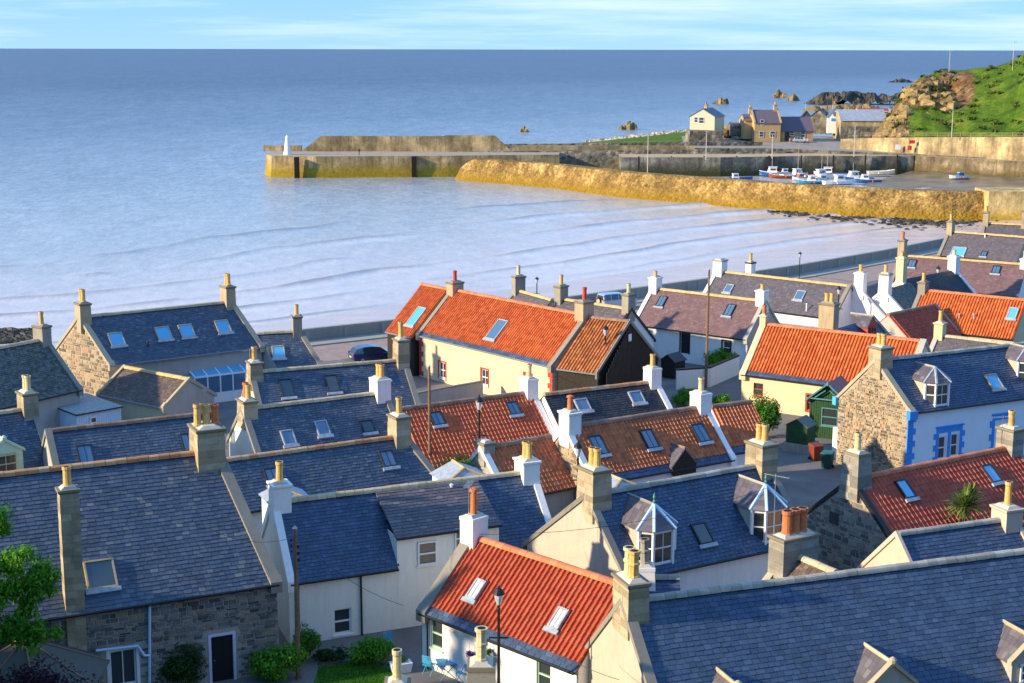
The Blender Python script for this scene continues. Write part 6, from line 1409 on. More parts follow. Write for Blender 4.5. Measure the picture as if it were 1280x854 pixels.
def b_hut(o, w, d, hg):
    rh = w / 2 * .85; b = MB(); b.quad([(-w / 2, -d / 2, -.1), (w / 2, -d / 2, -.1), (w / 2, -d / 2, hg), (0, -d / 2, hg + rh), (-w / 2, -d / 2, hg)])
    b.quad([(w / 2, d / 2, -.1), (-w / 2, d / 2, -.1), (-w / 2, d / 2, hg), (0, d / 2, hg + rh), (w / 2, d / 2, hg)]); b.quad([(-w / 2, d / 2, -.1), (-w / 2, -d / 2, -.1), (-w / 2, -d / 2, hg), (-w / 2, d / 2, hg)]); b.quad([(w / 2, -d / 2, -.1), (w / 2, d / 2, -.1), (w / 2, d / 2, hg), (w / 2, -d / 2, hg)])
    wl_ = b.build('wall', MATS['paint_green'], o); n = 16
    for i in range(n):
        x0, x1 = -w / 2 + i * w / n, -w / 2 + (i + 1) * w / n; xm = (x0 + x1) / 2; MB().box(x0 + .012, x1 - .012, -d / 2 - .035, -d / 2 + .01, -.05, hg + rh * (1 - abs(xm) / (w / 2)) - .08).build('board', MATS['paint_green'], wl_)
    r = MB()
    for s in (-1, 1):
        q = [Vector((s * (w / 2 + .25), -d / 2 - .35, hg - .2)), Vector((0, -d / 2 - .35, hg + rh + .02)), Vector((0, d / 2 + .1, hg + rh + .02)), Vector((s * (w / 2 + .25), d / 2 + .1, hg - .2))]; q = q if s < 0 else q[::-1]; r.hexa([p_ - Vector((0, 0, .06)) for p_ in q] + q)
    r.build('roof', MATS['slate_plum'], o)
    t = MB(); y = -d / 2 - .36
    for s in (-1, 1): t.tube((s * (w / 2 + .25), y, hg - .24), (0, y, hg + rh - .02), .07, n=4); t.tube((s * w * .34, y + .05, hg + .05), (s * .15, y + .05, hg + rh * .55), .05, n=4)
    t.tube((-w / 2 - .1, y + .04, hg - .02), (w / 2 + .1, y + .04, hg - .02), .06, n=4); t.lathe([(.1, 0), (.12, .1), (0, .35)], c=(0, y, hg + rh - .15), n=6); t.build('bargeboard', MATS['paint_teal'], o)
    window_part(o, Matrix.Translation((.15, -d / 2, hg * .55)) @ Matrix.Rotation(math.pi, 4, 'Z'), 1.2, 1.3, 'sash', 'paint_teal', depth=-.09)
box_thing('timber_hut', 'green boarded hut with teal trimmed gable beside the stone gabled house', 'hut', 1041, 543, None, 2.7, 2.8, 2.9, R(-28), b_hut)
def b_greenshed(o, w, d, hg):
    b = MB(); b.box(-w / 2, w / 2, -d / 2, d / 2, -.1, hg); b.quad([(-w / 2, -d / 2, hg), (w / 2, -d / 2, hg), (0, -d / 2, hg + .45)]); b.quad([(w / 2, d / 2, hg), (-w / 2, d / 2, hg), (0, d / 2, hg + .45)]); wb = b.build('wall', MATS['paint_green'], o)
    for i in range(8): MB().box(-w / 2 - .02, w / 2 + .02, -d / 2 - .03, -d / 2 - .002, i * hg / 8 + .01, (i + 1) * hg / 8 - .01).build('board', MATS['paint_green'], wb)
    r = MB()
    for s in (-1, 1):
        q = [Vector((s * (w / 2 + .1), -d / 2 - .1, hg - .02)), Vector((0, -d / 2 - .1, hg + .50)), Vector((0, d / 2 + .1, hg + .50)), Vector((s * (w / 2 + .1), d / 2 + .1, hg - .02))]; q = q if s < 0 else q[::-1]; r.hexa([p_ - Vector((0, 0, .04)) for p_ in q] + q)
    r.build('roof', MATS['slate_moss'], o)
box_thing('garden_shed', 'small dark green garden shed beside the wheelie bins', 'shed', 1001, 552, None, 1.5, 1.4, 1.25, R(-35), b_greenshed, .6)
MB_ = MB().box(-.95, .95, -.9, .9, -.3, .598); pl = MB_.build('plinth', MATS['stack_grey']); p = P(1001, 552, .6); pl.location = (p.x, p.y, 0); pl.rotation_euler = (0, 0, R(-35)); tag(pl, 'low grey stone platform under the green garden shed', 'platform')
def b_bin(lidm, bm):
    def f(o, w, d, hg):
        b = MB(); b.hexa([(-w * .4, -d * .4, .06), (w * .4, -d * .4, .06), (w * .4, d * .4, .06), (-w * .4, d * .4, .06), (-w / 2, -d / 2, hg), (w / 2, -d / 2, hg), (w / 2, d / 2, hg), (-w / 2, d / 2, hg)]); b.build('body', MATS[bm], o)
        l = MB(); l.hexa([(-w / 2 - .03, -d / 2 - .05, hg), (w / 2 + .03, -d / 2 - .05, hg), (w / 2 + .03, d / 2 + .03, hg), (-w / 2 - .03, d / 2 + .03, hg), (-w / 2, -d / 2, hg + .06), (w / 2, -d / 2, hg + .06), (w / 2, d / 2, hg + .12), (-w / 2, d / 2, hg + .12)]); l.build('lid', MATS[lidm], o)
        for s in (-1, 1): MB().tube((s * w * .4, d * .42, .1), (s * w * .5, d * .42, .1), .1, n=10).build('wheel', MATS['black_paint'], o)
    return f
mat_plain('bin_red', (.20, .04, .02), .5); mat_plain('bin_green', (.012, .06, .05), .5); mat_plain('bin_teal', (.02, .14, .15), .5)
box_thing('wheelie_bin', 'rusty red wheelie bin beside the stone gable', 'bin', 1020, 575, None, .75, .7, 1.0, R(20), b_bin('bin_red', 'bin_red')); box_thing('wheelie_bin', 'dark green wheelie bin with teal lid by the stone gable', 'bin', 1034, 585, None, .72, .7, 1.0, R(-30), b_bin('bin_teal', 'bin_green'))
def b_blackshed(o, w, d, hg):
    b = MB(); b.box(-w / 2, w / 2, -d / 2, d / 2, -.1, hg); b.quad([(-w / 2, -d / 2, hg), (w / 2, -d / 2, hg), (0, -d / 2, hg + .5)]); b.build('wall', MATS['black_timber'], o); r = MB()
    for s in (-1, 1):
        q = [Vector((s * (w / 2 + .12), -d / 2 - .1, hg - .04)), Vector((0, -d / 2 - .1, hg + .55)), Vector((0, d / 2 + .1, hg + .55)), Vector((s * (w / 2 + .12), d / 2 + .1, hg - .04))]; q = q if s < 0 else q[::-1]; r.hexa([p_ - Vector((0, 0, .05)) for p_ in q] + q)
    r.build('roof', MATS['slate_dark'], o)
box_thing('garden_shed', 'small black shed between the barn and the white yard wall', 'shed', 841, 471, None, 1.35, 1.6, 1.5, R(-40), b_blackshed)
def yard_wall(label, pts, hgt, mat='wall_white', cope='black_paint', th=.22):
    q = [P(x, y, 0) for x, y in pts]; o = ribbon('yard_wall', q, -.2, hgt, th, mat); tag(o, label, 'wall'); ribbon('coping', [Vector((p.x, p.y, 0)) for p in q], hgt + .002, hgt + .12, th + .06, cope, o)
yard_wall('white yard wall with black coping beside the tall pole', [(846, 487), (888, 484), (924, 468)], 1.55); yard_wall('low white garden wall in front of the plum roofed cottage', [(826, 444), (862, 452), (884, 458)], 1.0)
yard_wall('white painted wall stub beside the green hut', [(1040, 572), (1046, 574)], 2.0, 'wall_white', 'wall_white'); yard_wall('grey rendered yard wall in front of the cream house', [(520, 516), (560, 508), (604, 500)], 1.4, 'wall_grey', 'coping_grey')
yard_wall('white yard wall in the lane below the brown pantile cottage', [(790, 602), (850, 596), (905, 588)], 1.1, 'wall_white', 'ridge_stone')
# summerhouse roof, lower left
def b_summer(o, w, d, hg):
    n = 8; b = MB(); b.lathe([(w / 2 * .86, -.1), (w / 2 * .86, hg)], n=n, rot=.4); b.build('wall', MATS['paint_green'], o)
    for k in range(n):
        a0 = 2 * math.pi * k / n + .4; a1 = 2 * math.pi * (k + 1) / n + .4; rr = w / 2 + .25; e0 = Vector((math.cos(a0) * rr, math.sin(a0) * rr, hg)); e1 = Vector((math.cos(a1) * rr, math.sin(a1) * rr, hg)); t0_ = Vector((math.cos(a0) * .3, math.sin(a0) * .3, hg + 1.35)); t1_ = Vector((math.cos(a1) * .3, math.sin(a1) * .3, hg + 1.35)); dn = Vector((0, 0, -.05))
        MB().hexa([e0 + dn, e1 + dn, t1_ + dn, t0_ + dn, e0, e1, t1_, t0_]).build('roof_panel', MATS['felt'], o); MB().tube(e0 + Vector((0, 0, .02)), t0_ + Vector((0, 0, .02)), .04, n=5).build('roof_rib', MATS['ridge_brown'], o)
    MB().lathe([(.36, hg + 1.33), (.34, hg + 1.44), (.2, hg + 1.5)], n=8, rot=.4).build('roof_cap', MATS['paint_white'], o)
mat_wall('felt', (.12, .12, .105), (.04, .04, .03), .4)
box_thing('summerhouse', 'octagonal summerhouse with dark felt roof and pale cap at the lower left', 'summerhouse', 32, 798, 57.5, 6.0, 6.0, 2.3, 0, b_summer, 0.0)
# drainpipes on the stone house
hbg = HOUSES['big']
b = MB(); q0 = hbg.hit_front(187, 752); q1 = hbg.hit_front(187, 852); b.tube(q0 + Vector((0, -.12, 0)), q1 + Vector((0, -.12, 0)), .06, n=8); q2 = hbg.hit_front(120, 812); q3 = hbg.hit_front(172, 806); q4 = hbg.hit_front(180, 818)
b.tube(q2 + Vector((0, -.14, 0)), q3 + Vector((0, -.14, 0)), .06, n=8); b.tube(q3 + Vector((0, -.14, 0)), q4 + Vector((0, -.14, 0)), .06, n=8); b.tube(q4 + Vector((0, -.14, 0)), hbg.hit_front(187, 818) + Vector((0, -.14, 0)), .06, n=8); b.build('drainpipe', MATS['paint_paleblue'], hbg.root)
# black downpipe on the cream house
qd = h13.hit_front(451, 722); b = MB(); b.tube((qd.x, -h13.vw - .09, h13.ze - .1), (qd.x, -h13.vw - .09, 0), .05, n=8); b.build('downpipe', MATS['gutter_black'], h13.root)
# foreground cottage whose chimneys only rise into the frame
house('fg1', 'foreground_cottage', 'grey chimney stacks of a cottage rising at the bottom edge near the blue table', (486, 884), (618, 884), run=1.9, rear=1.9, zr=3.9, wall='wall_grey', rmat='slate_blue', ridge='ridge_stone', gutter=None,
      chims=[ch('A', 852, m='stack_grey', pots=B1(1.15, 'pot_cream'), d=.9, w=.9), ch('B', 828, m='stack_grey', pots=(('oct', 1.25, 'pot_cream'),), d=1.2, w=1.1, cap=False)])
# garden furniture
mat_plain('furniture_blue', (.05, .36, .62), .5, var=.08)
def chair(px, py, rz, label):
    p = P(px, py, 0); o = empty('garden_chair', (p.x, p.y, .02), rz); tag(o, label, 'chair', 'blue garden chairs'); m = MATS['furniture_blue']
    for i in range(5): MB().box(-.2 + i * .085, -.13 + i * .085, -.21, .21, .44, .465).build('seat_slat', m, o)
    for i in range(4): MB().box(-.21, .21, .20, .225, .58 + i * .09, .64 + i * .09).build('back_slat', m, o)
    for s in (-1, 1):
        MB().tube((s * .2, -.2, 0), (s * .2, .22, .9), .018, n=5).build('leg', m, o); MB().tube((s * .2, .22, 0), (s * .2, -.2, .45), .018, n=5).build('leg', m, o)
chair(537, 843, R(150), 'blue folding chair left of the blue garden table'); chair(578, 853, R(250), 'blue folding chair right of the blue garden table'); chair(484, 812, R(200), 'blue folding chair beside the cream house wall')
p = P(559, 847, 0); o = empty('garden_table', (p.x, p.y, .02), R(15)); tag(o, 'small blue folding garden table outside the white cottage', 'table')
for i in range(7): MB().box(-.42 + i * .12, -.31 + i * .12, -.4, .4, .70, .725).build('top_slat', MATS['furniture_blue'], o)
for s in (-1, 1):
    MB().tube((-.36, s * .34, 0), (.32, s * .34, .7), .02, n=5).build('leg', MATS['furniture_blue'], o); MB().tube((.36, s * .34, 0), (-.32, s * .34, .7), .02, n=5).build('leg', MATS['furniture_blue'], o)
MB().lathe([(.05, .726), (.06, .80), (.04, .84)], n=8).build('candle_jar', MATS['glass_pale'], o)
p = P(502, 840, 0); o = empty('planter', (p.x, p.y, .0), R(20)); tag(o, 'white rectangular planter trough by the white cottage corner', 'planter'); MB().hexa([(-.4, -.2, 0), (.4, -.2, 0), (.4, .2, 0), (-.4, .2, 0), (-.48, -.26, .45), (.48, -.26, .45), (.48, .26, .45), (-.48, .26, .45)]).build('trough', MATS['paint_white'], o)
b = MB(); leaves(b, (0, 0, .5), (.4, .2, .2), 160, .1, 4); b.build('planting', MATS['leaf_green'], o)
mat_plain('planter_purple', (.10, .015, .22), .7, var=.3, scale=30); hr = HOUSES['redlow']
for x, y, mt, lab in ((592, 816, 'planter_purple', 'purple ball of hanging flowers on the white cottage wall'), (618, 822, 'planter_purple', 'purple hanging flower ball just left of the lamp post'), (615, 814, 'leaf_green', 'green hanging basket on the white cottage wall')):
    q = hr.M @ (hr.hit_front(x, y) + Vector((0, -.22, 0))); o = empty('hanging_basket', tuple(q)); tag(o, lab, 'hanging basket', 'hanging baskets'); b = MB(); leaves(b, (0, 0, 0), (.2, .2, .2), 260, .07, 6); b.build('blooms', MATS[mt], o); MB().tube((0, 0, .1), (0, .0, .45), .01, n=4).tube((0, 0, .45), (0, .2, .45), .01, n=4).build('bracket', MATS['frame_dark'], o)
# vents on roofs
def vent(key, x, y, mat='lead', r=.07, h_=.3):
    h = HOUSES[key]; q = h.hit_roof(x, y); MB().lathe([(r, -.1), (r, h_), (r * 1.6, h_ + .02), (r * 1.5, h_ + .1), (.0, h_ + .14)], c=tuple(q), n=8).build('roof_vent', MATS[mat], h.root)
vent('redrt', 1199, 398); vent('redrt', 1217, 398); vent('s29', 1231, 297, 'paint_white'); vent('tl', 185, 433, 'frame_dark'); vent('n13', 565, 615, 'paint_paleblue'); vent('g25', 1008, 389, 'paint_white', .06, .6)

# gorse and tussocks on the headland
b = MB()
for i in range(150):
    j_ = random.randint(6, 108); i_ = random.randint(1, 40); leaves(b, (HILL[0][i_, j_], HILL[1][i_, j_], HILL[2][i_, j_] + .2), (random.uniform(.8, 2.6), random.uniform(.8, 2.0), random.uniform(.4, .9)), 34, .7, 4)
tag(b.build('gorse', MATS['leaf_gorse']), 'rough tussocks and gorse scattered over the headland slope', 'scrub', kind='stuff')
# ------------------------------------------------------------------ rear dormers that peep over the ridges
def rear_dormer(key, x, y, wid=2.4):
    h = HOUSES[key]; W_ = h.M @ Vector((0, .5, h.zr)); q = h.Mi @ PD(x, y, W_.y + (x - 640) / F * 0); o = h.Mi @ Vector((0, 0, H)); d = h.Mi.to_3x3() @ ray(x, y); t = (.75 - o.y) / d.y; q = o + d * t
    z = q.z; b = MB(); hw = wid / 2; dn = Vector((0, 0, -.07)); dr = hw * .42
    L0, L1, R0, R1, A0, A1 = Vector((q.x - hw, .35, z - dr)), Vector((q.x - hw, 2.6, z - dr)), Vector((q.x + hw, .35, z - dr)), Vector((q.x + hw, 2.6, z - dr)), Vector((q.x, 1.0, z)), Vector((q.x, 2.6, z))
    b.quad([L0, R0, A0]); b.quad([L1, L0, A0, A1]); b.quad([R0, R1, A1, A0]); b.quad([R1, L1, A1]); b.quad([L0, L1, R1, R0])
    o2 = b.build('rear_dormer_roof', MATS['lead'], h.roof); c = MB()
    c.tube(A0, R0, .07, n=5); c.tube(A0, L0, .07, n=5); c.tube(A0, A1, .07, n=5); c.build('rear_dormer_ridge', MATS['ridge_gold'], h.root)
    w = MB().box(q.x - hw + .15, q.x + hw - .15, .5, 2.5, z - dr - 1.6, z - dr); w.build('rear_dormer_wall', MATS['wall_white'], h.root)
rear_dormer('n13', 363, 615.5, 2.2); rear_dormer('n13', 583, 586.5, 2.6); rear_dormer('dorm', 781, 601, 2.3)

# ------------------------------------------------------------------ harbour houses (about 410 m away)
def far_house(name, label, xl, xr, yb, ye, yr, Y, depth, wall, roof, gable_front=False, skew=None, chims=(), wins=(), cat='house', base=None, rz=0.0, doors=(), gab=None, slope_lights=0, xs=None):
    a, c = PD(xl, yb, Y), PD(xr, yb, Y); w = c.x - a.x; zb = a.z - .4; ze, zr = z_at(xl, ye, Y), z_at(xl, yr, Y + (0 if gable_front else depth / 2)); o = empty(name, ((a.x + c.x) / 2, Y, 0), rz); tag(o, label, cat); hw = w / 2
    b = MB()
    if gable_front:
        b.quad([(-hw, 0, zb), (hw, 0, zb), (hw, 0, ze), (0, 0, zr), (-hw, 0, ze)], 1); b.quad([(hw, depth, zb), (-hw, depth, zb), (-hw, depth, ze), (0, depth, zr), (hw, depth, ze)]); b.quad([(hw, 0, zb), (hw, depth, zb), (hw, depth, ze), (hw, 0, ze)]); b.quad([(-hw, depth, zb), (-hw, 0, zb), (-hw, 0, ze), (-hw, depth, ze)])
        slopes = [[(-hw - .25, -.2, ze - .2), (0, -.2, zr + .05), (0, depth + .2, zr + .05), (-hw - .25, depth + .2, ze - .2)], [(hw + .25, depth + .2, ze - .2), (0, depth + .2, zr + .05), (0, -.2, zr + .05), (hw + .25, -.2, ze - .2)]]
    else:
        m = depth / 2; b.quad([(-hw, 0, zb), (hw, 0, zb), (hw, 0, ze), (-hw, 0, ze)]); b.quad([(hw, depth, zb), (-hw, depth, zb), (-hw, depth, ze), (hw, depth, ze)]); b.quad([(-hw, depth, zb), (-hw, 0, zb), (-hw, 0, ze), (-hw, m, zr), (-hw, depth, ze)], 1); b.quad([(hw, 0, zb), (hw, depth, zb), (hw, depth, ze), (hw, m, zr), (hw, 0, ze)])
        slopes = [[(-hw - .1, -.3, ze - .2), (hw + .1, -.3, ze - .2), (hw + .1, m, zr + .05), (-hw - .1, m, zr + .05)], [(hw + .1, depth + .3, ze - .2), (-hw - .1, depth + .3, ze - .2), (-hw - .1, m, zr + .05), (hw + .1, m, zr + .05)]]
    b.build('wall', [MATS[wall], MATS[gab or wall]], o)
    r = MB()
    for s in slopes: q = [Vector(p) for p in s]; r.hexa([p - Vector((0, 0, .12)) for p in q] + q)
    ro = r.build('roof', MATS[roof], o)
    if skew and not gable_front:
        for sx in (-hw, hw):
            k = MB(); m = depth / 2; k.hexa([(sx - .2, -.35, ze - .3), (sx + .2, -.35, ze - .3), (sx + .2, m, zr), (sx - .2, m, zr), (sx - .2, -.35, ze + .1), (sx + .2, -.35, ze + .1), (sx + .2, m, zr + .35), (sx - .2, m, zr + .35)]); k.build('skew_coping', MATS[skew], o)
    for (cx, top) in chims:
        X_ = (cx - (xl + xr) / 2) * Y / F; yy = depth / 2 if not gable_front else depth * .4; zt = z_at(cx, top, Y + yy); chimney_part(o, (X_, yy), .9, 1.2, zr - 1, zt, 'stack_stone', (('plain', .7, 'pot_terra'), ('plain', .7, 'pot_buff')))
    for (wx, wy, ww, wh) in wins:
        X_ = (wx - (xl + xr) / 2) * Y / F; Zw = z_at(wx, wy, Y); window_part(o, Matrix.Translation((X_, 0, Zw)) @ Matrix.Rotation(math.pi, 4, 'Z'), ww, wh, 'sash', 'paint_white', depth=-.08)
    for (wx, wy, ww, wh, dm) in doors:
        X_ = (wx - (xl + xr) / 2) * Y / F; Zw = z_at(wx, wy, Y); MB().box(X_ - ww / 2, X_ + ww / 2, -.08, .02, Zw - wh / 2, Zw + wh / 2).build('door', MATS[dm], o)
    if slope_lights:
        s = [Vector(p) for p in slopes[1 if gable_front else 0]]
        for i in range(slope_lights): f0 = (i + .3) / slope_lights; c = s[3].lerp(s[0], f0) if gable_front else s[0].lerp(s[1], f0); t = s[2].lerp(s[1], f0) if gable_front else s[3].lerp(s[2], f0); e1 = (s[0] - s[3] if gable_front else s[1] - s[0]).normalized() * .5; up = Vector((0, 0, .06)); MB().quad([c.lerp(t, .25) + up, c.lerp(t, .25) + e1 + up, c.lerp(t, .85) + e1 + up, c.lerp(t, .85) + up]).build('roof_light', MATS['glass_pale'], o)
    return o
mat_wall('harl_green', (.55, .55, .40), (.4, .4, .3), .2); mat_wall('harbour_sandstone', (.50, .34, .16), (.34, .23, .11), .3); mat_plain('roof_plum', (.13, .10, .13), .6, var=.2); mat_plain('roof_slateblue', (.10, .13, .18), .5, var=.2); mat_plain('roof_corrugated', (.30, .34, .40), .5, var=.25, scale=1.5); mat_plain('roof_rust', (.35, .07, .05), .6)
far_house('harbour_house', 'pale green two storey harbour house with dark roof on a stone base', 861, 893, 163, 145, 136, 408, 9, 'harl_green', 'roof_slateblue', True, chims=[(876.5, 131)], wins=[(869, 150, 1.0, 1.4), (876, 150.5, 1.4, 1.6)], rz=R(-24))
b = MB(); a = PD(860, 176, 402); b.hexa([(a.x, 402, 1.5), (a.x + 9.6, 402, 1.5), (a.x + 9.6, 412, 1.5), (a.x, 412, 1.5), (a.x + .5, 402.4, z_at(870, 164, 402)), (a.x + 9.2, 402.4, z_at(870, 164, 402)), (a.x + 9.2, 412, z_at(870, 164, 402)), (a.x + .5, 412, z_at(870, 164, 402))]); tag(b.build('stone_platform', MATS['dyke_stone']), 'battered stone platform below the pale green harbour house', 'platform')
far_house('harbour_house', 'sandstone gabled harbour house with purple roof and gablet', 942, 975, 175.5, 153, 137.5, 410, 9, 'harbour_sandstone', 'roof_plum', skew='harbour_sandstone', chims=[(940.5, 134.5), (972, 131)], wins=[(951, 168, 1.2, 1.5), (951.5, 153, 1.0, 1.4), (965, 168, 1.4, 1.6)], rz=R(3))
far_house('harbour_cottage', 'low sandstone harbour building with long purple roof', 975.5, 1016, 175, 163, 146, 412, 8.5, 'harbour_sandstone', 'roof_plum', wins=[(1003, 168, 1.2, 1.6), (989, 167, 1.2, 1.2)], doors=[(984, 170, 1.6, 2.6, 'frame_dark')], rz=R(3))
far_house('harbour_store', 'sandstone annexe at the left end of the gabled harbour house', 930, 941, 172, 150, 143, 413, 8, 'harbour_sandstone', 'roof_plum', rz=R(3), cat='annexe')
far_house('harbour_shed', 'dark slate harbour shed with pale roof lights', 1007, 1037, 166, 149, 137, 428, 10, 'dyke_stone', 'slate_dark', True, slope_lights=2, cat='shed', rz=R(-18))
far_house('harbour_shed', 'lower dark gabled shed behind the long harbour building', 1000, 1014, 164, 148, 139, 440, 10, 'dyke_stone', 'slate_dark', True, cat='shed', rz=R(-10))
wh = far_house('white_gabled_house', 'white gabled harbour building with a round blue sign', 1034, 1052, 165, 146, 135, 424, 10, 'wall_white', 'roof_slateblue', True, chims=[(1043, 130)], rz=R(-6))
MB().box(-1.1, 1.1, -.1, -.02, z_at(1043, 151.5, 424), z_at(1043, 148, 424)).build('sign_board', MATS['paint_blue'], wh)
MB().lathe([(.65, 0), (.65, .06)], n=14).build('round_sign', MATS['glass_mid'], wh, Matrix.Translation((0, -.06, z_at(1043, 143, 424))) @ Matrix.Rotation(R(90), 4, 'X'))
far_house('long_shed', 'long harbour shed with pale corrugated roof below the cliff', 1050, 1107, 176, 150, 137, 415, 13, 'retaining_stone', 'roof_corrugated', cat='shed', rz=R(-3))
b = MB(); a = PD(1050, 176, 414.2); b.box(-.1, 12.4, -.25, .1, 2.0, z_at(1060, 158, 414)); o = b.build('shed_base_wall', MATS['dyke_stone']); o.location = (a.x, 414.2, 0); tag(o, 'dark stone lower wall in front of the long harbour shed', 'wall')
far_house('red_roofed_shed', 'red roofed shed just visible behind the long corrugated shed', 1074, 1112, 150, 139, 135.5, 440, 8, 'wall_white', 'roof_rust', cat='shed')
far_house('stone_bothy', 'small ruined stone bothy between the pale house and sandstone house', 913, 930, 168, 157, 153, 418, 6, 'dyke_stone', 'dyke_stone', cat='bothy')
p = PD(905, 167, 425); shr = MB()
for i in range(26): rock_mesh(shr, (p.x + random.gauss(0, 1.6), p.y + random.gauss(0, 1.5), p.z - 2.5 + random.random() * 3.0), random.uniform(.8, 1.8), 1.2, 7, 4)
o = shr.build('rock_stack', MATS['gold_rock']); tag(o, 'brown rock stack beside the pale green harbour house', 'rock')

# ------------------------------------------------------------------ people, cars, boats
import bmesh
def person(name_label, pos, rz, cols, stride=.18, scale=1.0, sit=False):
    bm = bmesh.new(); sl = bm.verts.layers.skin.verify()
    J = {'pel': (0, 0, .95, .15), 'ch': (0, .0, 1.30, .17), 'nk': (0, 0, 1.50, .06), 'hd': (0, -.02, 1.62, .10), 'top': (0, -.02, 1.73, .075)}
    for s, n in ((-1, 'l'), (1, 'r')):
        st = stride * s
        J.update({n + 'hip': (.10 * s, 0, .90, .105), n + 'kn': (.11 * s, -.02 + st * .5, .50, .07), n + 'an': (.11 * s, st, .09, .045), n + 'ft': (.12 * s, st - .17, .04, .04),
                  n + 'sh': (.19 * s, 0, 1.42, .075), n + 'el': (.26 * s, .05 - st * .4, 1.13, .05), n + 'wr': (.25 * s, -.08 - st * .6, .90, .035), n + 'ha': (.25 * s, -.12 - st * .7, .80, .04)})
    V = {}
    for k, (x, y, z, r) in J.items(): v = bm.verts.new((x, y, z)); v[sl].radius = (r, r); V[k] = v
    V['pel'][sl].use_root = True
    for a, c in [('pel', 'ch'), ('ch', 'nk'), ('nk', 'hd'), ('hd', 'top')] + [(n + a, n + c) if a else (c0, n + c) for n in 'lr' for a, c, c0 in (('', 'hip', 'pel'), ('hip', 'kn', 0), ('kn', 'an', 0), ('an', 'ft', 0), ('', 'sh', 'ch'), ('sh', 'el', 0), ('el', 'wr', 0), ('wr', 'ha', 0))]: bm.edges.new((V[a], V[c]))
    me = bpy.data.meshes.new('person'); bm.to_mesh(me); bm.free(); o = bpy.data.objects.new('person', me); col.objects.link(o); o.modifiers.new('skin', 'SKIN'); sd = o.modifiers.new('sub', 'SUBSURF'); sd.levels = 1
    dg = bpy.context.evaluated_depsgraph_get(); dg.update(); m2 = bpy.data.meshes.new_from_object(o.evaluated_get(dg)); o.modifiers.clear(); o.data = m2
    m2.materials.clear()
    for c in cols: m2.materials.append(MATS[c])
    for pl in m2.polygons:
        c = pl.center; z = c.z; i = 0
        if z > 1.70 or (z > 1.60 and c.y > .0): i = 3
        elif z > 1.50: i = 2
        elif z > .92 and not (abs(c.x) > .2 and z < .93): i = 1
        elif abs(c.x) > .2 and z < .93 and z > .7: i = 2
        pl.material_index = i; pl.use_smooth = True
    o.location = pos; o.rotation_euler = (0, 0, rz); o.scale = (scale,) * 3; tag(o, name_label, 'person'); return o
mat_plain('skin', (.55, .33, .23), .6); mat_plain('hair', (.05, .03, .02), .8); mat_plain('cloth_navy', (.02, .03, .08), .8); mat_plain('cloth_black', (.015, .015, .018), .8); mat_plain('cloth_red', (.45, .03, .04), .8); mat_plain('cloth_pink', (.6, .25, .3), .8); mat_plain('cloth_white', (.7, .7, .7), .8); mat_plain('cloth_denim', (.06, .10, .2), .8); mat_plain('cloth_tan', (.4, .3, .2), .8); mat_plain('cloth_teal', (.03, .25, .22), .8)
def on(x, y, z): p = P(x, y, z); return (p.x, p.y, z)
person('person in dark clothes walking along the outer pier', on(448.5, 194, 1.6), 1.2, ['cloth_black', 'cloth_navy', 'skin', 'hair'])
hz = 2.6
for i, (x, y, c1, c2, lab) in enumerate(((969, 176.5, 'cloth_black', 'cloth_black', 'person in black standing at the corner of the sandstone house'), (980, 176.5, 'cloth_denim', 'cloth_teal', 'person in teal by the low sandstone building'), (984.5, 177, 'cloth_black', 'cloth_red', 'person in a red top by the low sandstone building'), (987, 180, 'cloth_tan', 'cloth_pink', 'person in pink standing on the harbour road'), (1005, 180.5, 'cloth_black', 'cloth_white', 'person in a white top right of the parked silver car'), (1009, 181, 'cloth_navy', 'cloth_pink', 'person in pink and navy right of the silver car'))):
    person(lab, on(x, y, hz), i * 1.1, [c2 if False else c1, c2, 'skin', 'hair'], .05 + .04 * i)

